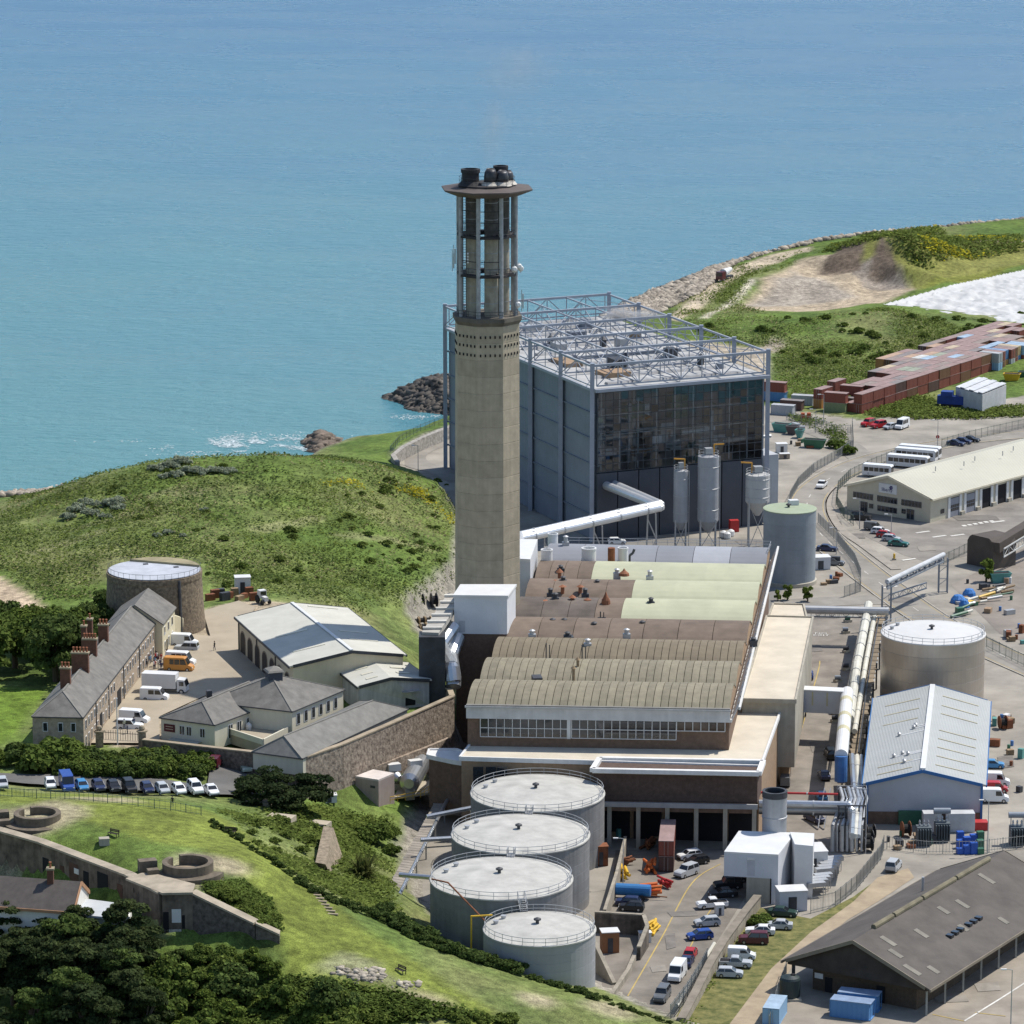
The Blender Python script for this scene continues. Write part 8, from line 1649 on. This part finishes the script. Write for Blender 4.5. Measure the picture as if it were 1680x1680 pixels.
# blue bowser trailer, yellow tank heap, orange gear
bw = thing('water_bowser', at(1040,1475,0), 'blue cylindrical water bowser trailer in the tank yard', 'trailer'); p = Vector(ORG[bw]); MB().tube(p+Vector((-2.8,.5,1.5)), p+Vector((2.6,-.4,1.5)), .95, 16).obj('tank', mat('bowser_blue',(.03,.16,.38),.5), bw); [MB().tube(p+Vector((1.2,s*1.-.2,.5)), p+Vector((1.2,s*1.-.45,.5)), .5, 12).obj('wheel', rubber, bw) for s in (-1,1)]; MB().beam(p+Vector((2.6,-.4,.7)), p+Vector((5.2,-.9,.6)), .15).obj('drawbar', rust, bw)
for k,(u,v,s,m_,lb) in enumerate(((1022,1440,1.3,yellow,'yellow folded boom in the tank yard'),(1068,1430,1.2,orange,'orange coiled boom beside the tall red container'),(1062,1470,1.3,orange,'small orange boom bundle beside the bowser'),(1028,1420,.9,rust,'rusty pipe bundle in the tank yard'),(1062,1392,1.2,rust,'rusty red frame near the bay columns'),(1070,1530,1.2,yellow,'yellow sheet over the white crates by the ramp'),(1092,1456,1.0,red_paint,'red bundle at the foot of the container tower'))):
    p = at(u,v,.06); mb = MB(); a0 = random.uniform(0,3.1)
    for j in range(9): a = a0+random.gauss(0,.3); q = p+Vector((random.uniform(-.6,.6)*s,random.uniform(-.6,.6)*s,.25+.14*j*s)); mb.tube(q-Vector((math.cos(a),math.sin(a),0))*s, q+Vector((math.cos(a),math.sin(a),.1))*s*1.2, .2*s, 8)
    single(mb, 'boom_bundle', m_, lb, 'equipment')
# transformers, crates, drums in the compound below the warehouse
for k,(u,v,lb) in enumerate(((1515,1385,'grey transformer with radiator fins next to the white container'),(1545,1378,'taller grey transformer with top cylinder'),(1668,1385,'dark transformer at the edge of the compound'))):
    p = at(u,v,0); t = thing('transformer', p, lb, 'transformer'); MB().obox((p.x,p.y,.1), .05, 2.4, 2., 3.).obj('tank', mat('transformer_grey',(.10,.12,.13),.6), t)
    for j in range(6): MB().obox((p.x-1.1+j*.44,p.y-1.35,.5), .05, .12, .7, 2.4).obj('radiator_fin', mat('transformer_grey'  ,(.1,.12,.13)), t)
    for j in range(3): MB().lathe((p.x-.7+j*.7,p.y,3.1), [(.16,0),(.2,.3),(.12,.5),(.18,.8),(.05,1.1)], 8).obj('bushing', steel, t)
    if k: MB().tube((p.x-1.4,p.y+.4,4.9),(p.x+1.4,p.y+.4,4.9),.5,12).obj('conservator', blue_steel, t); [MB().beam((p.x+sx,p.y+.4,3),(p.x+sx,p.y+.4,4.6),.14).obj('strut', steel, t) for sx in (-1,1)]
for k,(u,v,w,l,h,m_,lb) in enumerate(((1492,1350,4,2.4,2.4,green_paint,'pale green skip beside the warehouse front'),(1575,1362,4.6,2.4,3.2,mat('white_store_box',(.5,.51,.52),.6),'white store container in the transformer compound'),(1528,1362,3,2.4,3.2,MATS['white_store_box'],'white store container half hidden by the transformer'),(1605,1360,3,2,1.4,red_paint,'dark red boxes below the warehouse door'))): p = at(u,v,.06); single(MB().obox(p, .03, w, l, h), 'store_box', m_, lb, 'box')
for k in range(12):
    u, v = 1575+(k%4)*11, 1400-(k//4)*9; p = at(u,v,.06); single(MB().obox(p, .2, 1.1, 1., .9+.5*((k*7)%3)), 'plastic_crate', mat('crate_blue',(.02,.09,.4),.5) if k%4 != 3 else green_paint, 'blue plastic crate in the pile behind the fence' if k%4 != 3 else 'green plastic crate beside the blue ones', 'crate', 'plastic crates' if k%4 != 3 else 'green crates')
drumw = mat('drum_timber', (.40,.30,.18), .85, var=.25, rnd=.2)
def cable_drum(p, r, w, rz, m_, label, group):
    t = thing('cable_drum', p, label, 'cable drum', group); d = Vector((math.cos(rz),math.sin(rz),0)); c = Vector(p)+Vector((0,0,r))
    for s in (-1,1): MB().tube(c+d*(s*w/2), c+d*(s*(w/2+.1)), r, 16).obj('flange', m_, t)
    MB().tube(c-d*w/2, c+d*w/2, r*.6, 12).obj('core', rubber, t)
for k in range(22): u, v = 652+(k%6)*10+(k//6)*2, 1030+(k//6)*11-(k%6)*1.5; p = at(u,v,.2); cable_drum(p, random.uniform(.7,.95), 1., R(20), drumw, 'timber cable drum in the fenced store beside the duct house', 'timber cable drums')
for u,v,r in ((690,998,1.5),(712,996,1.5),(678,1004,1.2)): cable_drum(at(u,v,.3), r, 1., R(15), steel_dark, 'large dark cable drum behind the timber ones', 'dark cable drums')
for u,v,r in ((1425,1385,1.2),(1428,1375,1.2),(1424,1396,1.2),(1486,1372,1.3),(1645,1195,1.2)): cable_drum(at(u,v,.1), r, 1.2, R(10), rust if u > 1450 else steel_dark, 'rusty cable drum by the warehouse' if u > 1450 else 'dark cable drum stacked by the pipe trestle', 'rusty drums' if u > 1450 else 'dark drums by trestle')
# scrap heap and tarpaulins
for k in range(26):
    u, v = random.uniform(1555,1650), random.uniform(945,1005); v = 1010-(u-1555)*.55+random.uniform(-14,14); p = at(u,v,.1); mb = MB(); a = random.uniform(.2,.9); d = Vector((math.cos(a),math.sin(a),random.uniform(0,.12)))
    if k%3: mb.tube(p+Vector((0,0,.4)), p+Vector((0,0,.5))+d*random.uniform(2,5), random.uniform(.18,.35), 7)
    else: mb.obox(p, a, random.uniform(1,2.2), random.uniform(.8,1.4), random.uniform(.5,1.1))
    single(mb, 'scrap_item', random.choice([white_pipe,steel,steel_dark,rust,yellow,timber,green_paint]), 'odd length of pipe in the scrap heap' if k%3 else 'discarded box in the scrap heap', 'scrap', 'scrap pipes' if k%3 else 'scrap boxes')
for k,(u,v,s) in enumerate(((1572,988,1.7),(1590,978,1.5),(1582,996,1.2))):
    p = at(u,v,.05); mb = MB().lathe(p, [(s,0),(s*.9,.8),(s*.55,1.5),(.05,1.7)], 9, random.random()); o = single(mb, 'tarpaulin_heap', mat('blue_tarpaulin',(.04,.17,.45),.5,var=.25,vs=1.5,bump=.15,bs=2), ['large blue tarpaulin over the scrap edge','blue tarpaulin heap higher on the scrap','small blue tarpaulin heap by the kerb'][k], 'tarpaulin')
# container yard tent, blue machine, skips
tn = thing('scaffold_tent', at(1600,672,0), 'pale sheeted shelter in front of the container stack', 'tent'); E4 = [at(1568,636,5), at(1612,648,5), at(1651,632,5), at(1606,620,5)]; z = lambda q: (q.x,q.y,.05)
mb = MB(); mb.hexa([z(q) for q in E4], E4); mb.obj('sheet_walls', mat('pale_sheeting',(.45,.46,.47),.7,var=.12,vs=.8), tn)
for i in range(6): a0, a1 = lerp(E4[0],E4[1],i/6), lerp(E4[0],E4[1],(i+.97)/6); b0, b1 = lerp(E4[3],E4[2],i/6), lerp(E4[3],E4[2],(i+.97)/6); MB().slab([q+Vector((0,0,.3+.25*(i%2))) for q in (a0,a1,b1,b0)], .2).obj('roof_sheet', mat('white_roof_sheet',(.55,.56,.57),.6), tn)
mc = thing('screening_machine', at(1560,668,0), 'blue screening machine with yellow boom in front of the pale shelter', 'machine'); p = Vector(ORG[mc]); MB().obox(p+Vector((0,0,.9)), -.3, 7, 2.2, 2.2).obj('hopper', mat('machine_blue',(.015,.05,.24),.5), mc); MB().obox(p+Vector((-1,0,3.1)), -.3, 3, 2.6, 1.2).obj('feed_bin', mat('machine_blue',(.02,.05,.2)), mc); MB().beam(p+Vector((2,-1,3)), p+Vector((5,-2,.3)), .5).obj('conveyor_arm', yellow, mc); [MB().obox(p+Vector((0,s*1.2,0.05)), -.3, 5, .5, .9).obj('track', rubber, mc) for s in (-1,1)]
def skip(u, v, m_, label, rz=R(-25), L=4.5):
    p = at(u,v,.06); t = thing('skip', p, label, 'skip'); ca, sa = math.cos(rz), math.sin(rz); f = lambda x,y,z: (p.x+x*ca-y*sa, p.y+x*sa+y*ca, p.z+z); h = L/2
    MB().hexa([f(-h+.6,-.9,0),f(h-.6,-.9,0),f(h-.6,.9,0),f(-h+.6,.9,0)],[f(-h,-1.2,2),f(h,-1.2,2),f(h,1.2,2),f(-h,1.2,2)]).obj('hull', m_, t); mb = MB(); c4 = [f(-h,-1.2,2.05),f(h,-1.2,2.05),f(h,1.2,2.05),f(-h,1.2,2.05)]; [mb.beam(c4[i],c4[(i+1)%4],.14) for i in range(4)]; mb.obj('rim', m_, t); MB().hexa([f(-h+.2,-1.,2.01),f(h-.2,-1.,2.01),f(h-.2,1.,2.01),f(-h+.2,1.,2.01)],[f(-h+.2,-1.,2.03),f(h-.2,-1.,2.03),f(h-.2,1.,2.03),f(-h+.2,1.,2.03)]).obj('load', black, t)
skip(1336,734,green_paint,'large dark green skip beside the road fence',R(-20),5.5); skip(1282,708,teal_paint,'teal skip beside the hall corner'); skip(1300,712,mat('dark_bin',(.1,.08,.08),.7),'brown skip next to the teal one',R(-20),3); skip(1312,718,teal_paint,'small teal bin next to the brown skip',R(-20),2.); skip(1660,625,yellow,'yellow skip behind the pale shelter',R(-15)); skip(1684,622,green_paint,'green skip beside the yellow one',R(-15)); skip(1640,955,teal_paint,'teal skip by the young tree in the scrap yard',R(10)); skip(1565,842,green_paint,'small green bin by the depot side wall',R(20),1.6)
for u,v in ((1317,690),(1327,690)): p = at(u,v,.06); single(MB().obox(p, .1, .9, .9, 2.0), 'red_barrier', mat('barrier_red',(.5,.1,.03),.6), 'red orange barrier post beside the yard entrance', 'barrier', 'red barrier posts')
# big plastic water tank by the shed, benches, signs
wt = thing('plastic_water_tank', at(1296,1638,0), 'dark green ribbed plastic tank at the shed corner', 'tank'); p = Vector(ORG[wt]); MB().lathe(p, [(1.45,.4),(1.5,.6),(1.5,3.0),(1.35,3.3),(.5,3.6),(.01,3.6)], 24).obj('shell', mat('tank_dark_green',(.025,.04,.042),.5), wt); MB().obox(p, 0, 3.2, 3.2, .4).obj('plinth', concrete, wt); MB().lathe(p+Vector((.4,0,3.5)), [(.35,0),(.35,.25),(.05,.3)], 12).obj('lid', black, wt)
def bench(u, v, rz, label, z=16):
    p = gat(u,v,z); t = thing('park_bench', p, label, 'bench'); ca, sa = math.cos(rz), math.sin(rz); f = lambda x,y,zz: Vector((p.x+x*ca-y*sa, p.y+x*sa+y*ca, p.z+zz))
    for k in range(3): MB().beam(f(-.9,-.2+k*.2,.48), f(.9,-.2+k*.2,.48), .16, .06).obj('seat_slat', timber_dark, t)
    for k in range(2): MB().beam(f(-.9,.32,.72+k*.22), f(.9,.34,.72+k*.22), .05, .16).obj('back_slat', timber_dark, t)
    for sx in (-.8,.8): MB().beam(f(sx,.3,-.1), f(sx,.33,1.), .1).obj('leg', timber_dark, t); MB().beam(f(sx,-.25,-.1), f(sx,-.25,.46), .1).obj('leg', timber_dark, t)
bench(186,1372,R(-35),'dark bench beside the square block on the fort lawn',20); bench(377,1368,R(-20),'dark bench near the hedge corner of the fort lawn',18); bench(657,1596,R(-50),'dark bench on the rock outcrop edge',11); bench(902,1608,R(-15),'dark bench under the smallest tank',5)
p = gat(171,1384,20); single(MB().obox(p-Vector((0,0,.2)), .2, 1.5, 1.2, 1.1), 'concrete_block', concrete, 'square concrete block beside the bench on the fort lawn', 'block')
for u,v,lb in ((427,1320,'pale flat concrete roof block at the hedge end'),(462,1345,'pale concrete slab half buried in the bank'),(520,1355,'pale concrete block above the buttress')): p = gat(u,v,11); single(MB().obox(p-Vector((0,0,.6)), R(-20), 4.2, 2.2, 1.3), 'buried_block', mat('pale_block',(.42,.36,.27),.9), lb, 'block')
st5 = thing('garden_steps', gat(530,1490,13), 'short flight of earth steps on the lawn slope', 'steps')
for k in range(8): p = gat(514+k*4.6,1464+k*5.2,12); MB().obox(p+Vector((0,0,-.05)), R(-8), 1.5, .45, .2).obj('step', mat('step_timber',(.3,.25,.17),.9), st5)
# scrap along the terrace edge behind the arched store, round sign, notices
for k in range(10): u = 345+k*8; p = gat(u,985-(k%3)*4,12); single(MB().obox(p, random.random(), random.uniform(1,2), 1., random.uniform(.8,1.8)), 'yard_junk', random.choice([rust,steel_dark,timber,rust]), 'rusty yard junk lined up on the terrace edge behind the tower', 'junk', 'junk on the terrace edge')
p = at(1538,732,.05); t = thing('road_sign', p, 'round red no entry sign on a post by the depot gate', 'sign'); MB().tube(p, p+Vector((0,0,2.6)), .05, 6).obj('post', steel, t); MB().tube(p+Vector((0,-.06,2.4)), p+Vector((0,-.1,2.4)), .45, 16).obj('disc', red_paint, t)
p = at(1412,960,.05); t = thing('road_bollard', at(1467,918,.1), 'yellow keep left bollard in the road junction', 'bollard'); q = Vector(ORG[t]); MB().obox(q, 0, .9, .5, .25).obj('base', concrete, t); MB().lathe(q+Vector((0,0,.25)), [(.25,0),(.25,1.),(.1,1.15)], 10).obj('body', yellow, t)
for u in (1350,1372): p = at(u,1013,.05); t = thing('yard_gate', p, 'mesh yard gate leaf with red sign under the pipe bridge', 'gate', 'yard gate leaves'); rail(MB(), [p-Vector((1.4,0,0)), p+Vector((1.4,0,0))], 2.2, .05, .4, 2).obj('leaf', steel, t); MB().tube(p+Vector((0,-.08,1.4)), p+Vector((0,-.12,1.4)), .4, 14).obj('sign_disc', red_paint, t)
lettering('NO\nEXIT', at(1347,1040,.1), R(-3), 1.6, white_line, gy, 0, 'road_lettering').location.z = .1
# extra pipes and services along the rack, yard clutter, tarmac patches
for k in range(9):
    du, z_, r_ = -34+k*9, random.uniform(1.2,5.6), random.uniform(.1,.24); pipeline('service_pipe', 'thin service pipe running along the pipe rack', [at(1432+du*.5,1012,z_), at(1412+du*.55,1120,z_), at(1396+du*.6,1235,z_)], r_, random.choice([steel,steel_dark,al,white_pipe]), 6, flange=False)['group'] = 'thin service pipes'
for k in range(8):
    p = at(1386+random.uniform(-8,8)-k*1.8, 1022+k*24+random.uniform(-8,8), .06); t = thing('pump_set', p, 'dark pump set standing under the pipe rack', 'pump', 'pump sets under the rack'); MB().obox(p, random.random(), 1.6, .9, .5).obj('bed', concrete, t); MB().tube(p+Vector((-.6,0,.9)), p+Vector((.5,0,.9)), .4, 10).obj('motor', random.choice([steel_dark,green_paint,blue_steel]), t)
def scatter(kind, label, n, areas, fn, cat):
    for k in range(n):
        u0, v0, u1, v1 = areas[k%len(areas)]; p = at(random.uniform(u0,u1), random.uniform(v0,v1), .08); mb = MB(); m_ = fn(mb, p); single(mb, kind, m_, label, cat, label)
AR = [(1455,1365,1530,1395),(1000,1350,1080,1385),(1625,1200,1675,1300),(1300,1420,1330,1440),(1420,1310,1425,1345),(1560,950,1670,1010),(1640,1020,1680,1060),(1620,1170,1670,1200),(1345,925,1395,960),(1290,700,1330,735)]
def f1(mb, p): [mb.obox(p+Vector((0,0,j*.16)), .2, 1.2, 1., .13) for j in range(random.randint(2,7))]; return timber
def f2(mb, p): mb.lathe(p, [(.3,0),(.3,.88),(.26,.9),(.01,.9)], 12); return random.choice([blue_paint,steel_dark,rust,green_paint])
def f3(mb, p): mb.obox(p, random.random()*3, random.uniform(.8,2.4), random.uniform(.7,1.4), random.uniform(.5,1.8)); return random.choice([steel,white_paint,steel_dark,rust,teal_paint,brick_tan])
scatter('pallet_stack', 'stack of timber pallets left in the works yards', 24, AR, f1, 'pallets'); scatter('oil_drum', 'metal oil drum standing in the works yards', 26, AR, f2, 'drum'); scatter('stored_crate', 'stored crate standing in the works yards', 40, AR, f3, 'crate')
pm = [mat('dark_tarmac_patch',(.17,.155,.137),.9,var=.25), mat('pale_tarmac_patch',(.265,.24,.205),.9,var=.2), mat('oil_stain',(.165,.148,.13),.85,var=.35)]
for k,(u,v,w,h) in enumerate(((1120,1500,26,5),(1080,1590,14,6),(1330,1065,20,6),(1345,1225,18,10),(1560,1640,30,6),(1400,880,20,5),(1600,850,40,5),(1520,900,16,5),(1300,900,30,5),(1230,890,24,4),(1480,1340,20,6),(1650,1250,14,12),(1560,760,30,4),(1620,1620,22,8),(1320,1130,10,14),(1100,1545,9,14),(1350,770,18,5),(1370,860,12,5),(1480,985,20,5))):
    sheet('tarmac_patch', [(u-w,v-h*.6),(u+w*.8,v-h),(u+w,v+h*.7),(u-w*.7,v+h)], .115, pm[k%3])
# ================================================================ people
def make_person(walk):
    t = thing('person', (0,0,0), '', 'person'); s = .1 if not walk else .22
    J = dict(pel=(0,0,.95),chest=(0,0,1.32),neck=(0,0,1.5),head=(0,.01,1.62),crown=(0,.01,1.76),lh=(-.1,0,.92),lk=(-.11,s*.5,.5),la=(-.11,s*.3,.08),lt=(-.11,s*.3+.15,.03),rh=(.1,0,.92),rk=(.11,-s*.2,.5),ra=(.11,-s*.8,.08),rt=(.11,-s*.8+.15,.03),ls=(-.19,0,1.42),le=(-.25,-.03,1.14),lw=(-.24,.1,.92),rs=(.19,0,1.42),re=(.25,-.05,1.14),rw=(.24,.06,.9))
    R_ = dict(pel=.15,chest=.16,neck=.065,head=.105,crown=.08,lh=.1,lk=.07,la=.05,lt=.045,rh=.1,rk=.07,ra=.05,rt=.045,ls=.075,le=.05,lw=.04,rs=.075,re=.05,rw=.04); N_ = list(J)
    Eg = [('pel','chest'),('chest','neck'),('neck','head'),('head','crown'),('pel','lh'),('lh','lk'),('lk','la'),('la','lt'),('pel','rh'),('rh','rk'),('rk','ra'),('ra','rt'),('chest','ls'),('ls','le'),('le','lw'),('chest','rs'),('rs','re'),('re','rw')]
    me = bpy.data.meshes.new('tmp'); me.from_pydata([J[k] for k in N_], [(N_.index(a),N_.index(b)) for a,b in Eg], []); o = bpy.data.objects.new('tmp', me); COL.objects.link(o); m = o.modifiers.new('s','SKIN')
    for i,k in enumerate(N_): me.skin_vertices[0].data[i].radius = (R_[k],R_[k]*.8)
    me.skin_vertices[0].data[0].use_root = True; o.modifiers.new('d','SUBSURF').levels = 1
    dg = bpy.context.evaluated_depsgraph_get(); b = bpy.data.meshes.new_from_object(o.evaluated_get(dg)); bpy.data.objects.remove(o); b.name = 'body'; b.materials.clear()
    for mm in (PA['white'], PA['navy'], mat('skin',(.45,.28,.2),.7)): b.materials.append(mm)
    for f in b.polygons: z = f.center.z; f.material_index = 1 if z < .93 else (2 if z > 1.5 else 0); f.use_smooth = True
    bo = bpy.data.objects.new('body', b); COL.objects.link(bo); bo.parent = t; bo['painted'] = 1
    MB().lathe((0,-.01,1.66), [(.115,0),(.118,.06),(.09,.13),(.01,.15)], 10).obj('hair', black, t); return t
pers = [make_person(False), make_person(True)]; pu = [0,0]
def person(u, v, k, col, label, rz, group=None, z=12):
    p = gat(u,v,z); p.z += .06; p.z = max(p.z, 12.36) if z == 12 and v < 1230 and u > 150 else p.z
    o = pers[k] if not pu[k] else copy_tree(pers[k], None, p, rz, paint=PA[col]); pu[k] = 1; o.location = p; o.rotation_euler = (0,0,rz); o['label'] = label
    if group: o['group'] = group
for k in range(22): u, v = random.gauss(257,9), 1094+random.gauss(0,6); person(u, v, k%2, ['red','navy','white','sky','maroon','black'][k%6], 'person in the crowd gathered beside the orange minibus', random.uniform(0,6.28), 'crowd by the orange minibus')
person(352,1070,1,'black','person in dark clothes walking across the open yard',1.2); person(204,1200,0,'pgreen','person in a yellow green vest by the white off roader',.5); person(209,1208,0,'navy','person in dark blue beside the yellow green vest',2.); person(220,1196,1,'navy','person in blue at the front of the white off roader',1.); person(283,1324,0,'black','person in black standing at the fort lawn fence',3.,None,18)
# ================================================================ steam and smoke
def puff(name, label, c, rad, dens, col):
    bm = bmesh.new(); bmesh.ops.create_icosphere(bm, subdivisions=3, radius=1); me = bpy.data.meshes.new(name); bm.to_mesh(me); bm.free(); o = bpy.data.objects.new(name, me); COL.objects.link(o); o.location = c; o.scale = rad; o['kind'] = 'stuff'; o['label'] = label
    m = bpy.data.materials.new(name); m.use_nodes = True; N = m.node_tree.nodes; L = m.node_tree.links; N.remove(N['Principled BSDF']); pv = N.new('ShaderNodeVolumePrincipled'); pv.inputs['Color'].default_value = (*col,1); pv.inputs['Anisotropy'].default_value = .2
    tc = N.new('ShaderNodeTexCoord'); no = N.new('ShaderNodeTexNoise'); no.inputs['Scale'].default_value = 1.8; no.inputs['Detail'].default_value = 3; L.new(tc.outputs['Object'], no.inputs['Vector']); ln = N.new('ShaderNodeVectorMath'); ln.operation = 'LENGTH'; L.new(tc.outputs['Object'], ln.inputs[0])
    a = N.new('ShaderNodeMath'); a.operation = 'SUBTRACT'; L.new(no.outputs['Fac'], a.inputs[0]); b = N.new('ShaderNodeMath'); b.operation = 'MULTIPLY'; b.inputs[1].default_value = .62; L.new(ln.outputs['Value'], b.inputs[0]); L.new(b.outputs[0], a.inputs[1]); c_ = N.new('ShaderNodeMath'); c_.operation = 'MULTIPLY'; c_.use_clamp = False; c_.inputs[1].default_value = dens; mx = N.new('ShaderNodeMath'); mx.operation = 'MAXIMUM'; mx.inputs[1].default_value = 0; L.new(a.outputs[0], mx.inputs[0]); L.new(mx.outputs[0], c_.inputs[0]); L.new(c_.outputs[0], pv.inputs['Density']); L.new(pv.outputs[0], N['Material Output'].inputs['Volume']); me.materials.append(m)
q = EE(.72,.62,40.5); puff('steam_puff', 'white steam drifting over the trussed roof', q, (5.5,3.,2.6), 1.5, (.99,.97,.97)); puff('steam_wisp', 'thin steam trailing from the white puff', q+Vector((5.5,2,-.5)), (6,3,2.), .8, (.99,.99,.99))
puff('chimney_smoke', 'faint grey exhaust smoke above the chimney', CC+Vector((1,2,98)), (3.6,3.6,9), .16, (.75,.74,.72)); puff('chimney_smoke_drift', 'faint smoke drifting higher above the chimney', CC+Vector((5,6,108)), (9,6,7), .08, (.75,.74,.72))
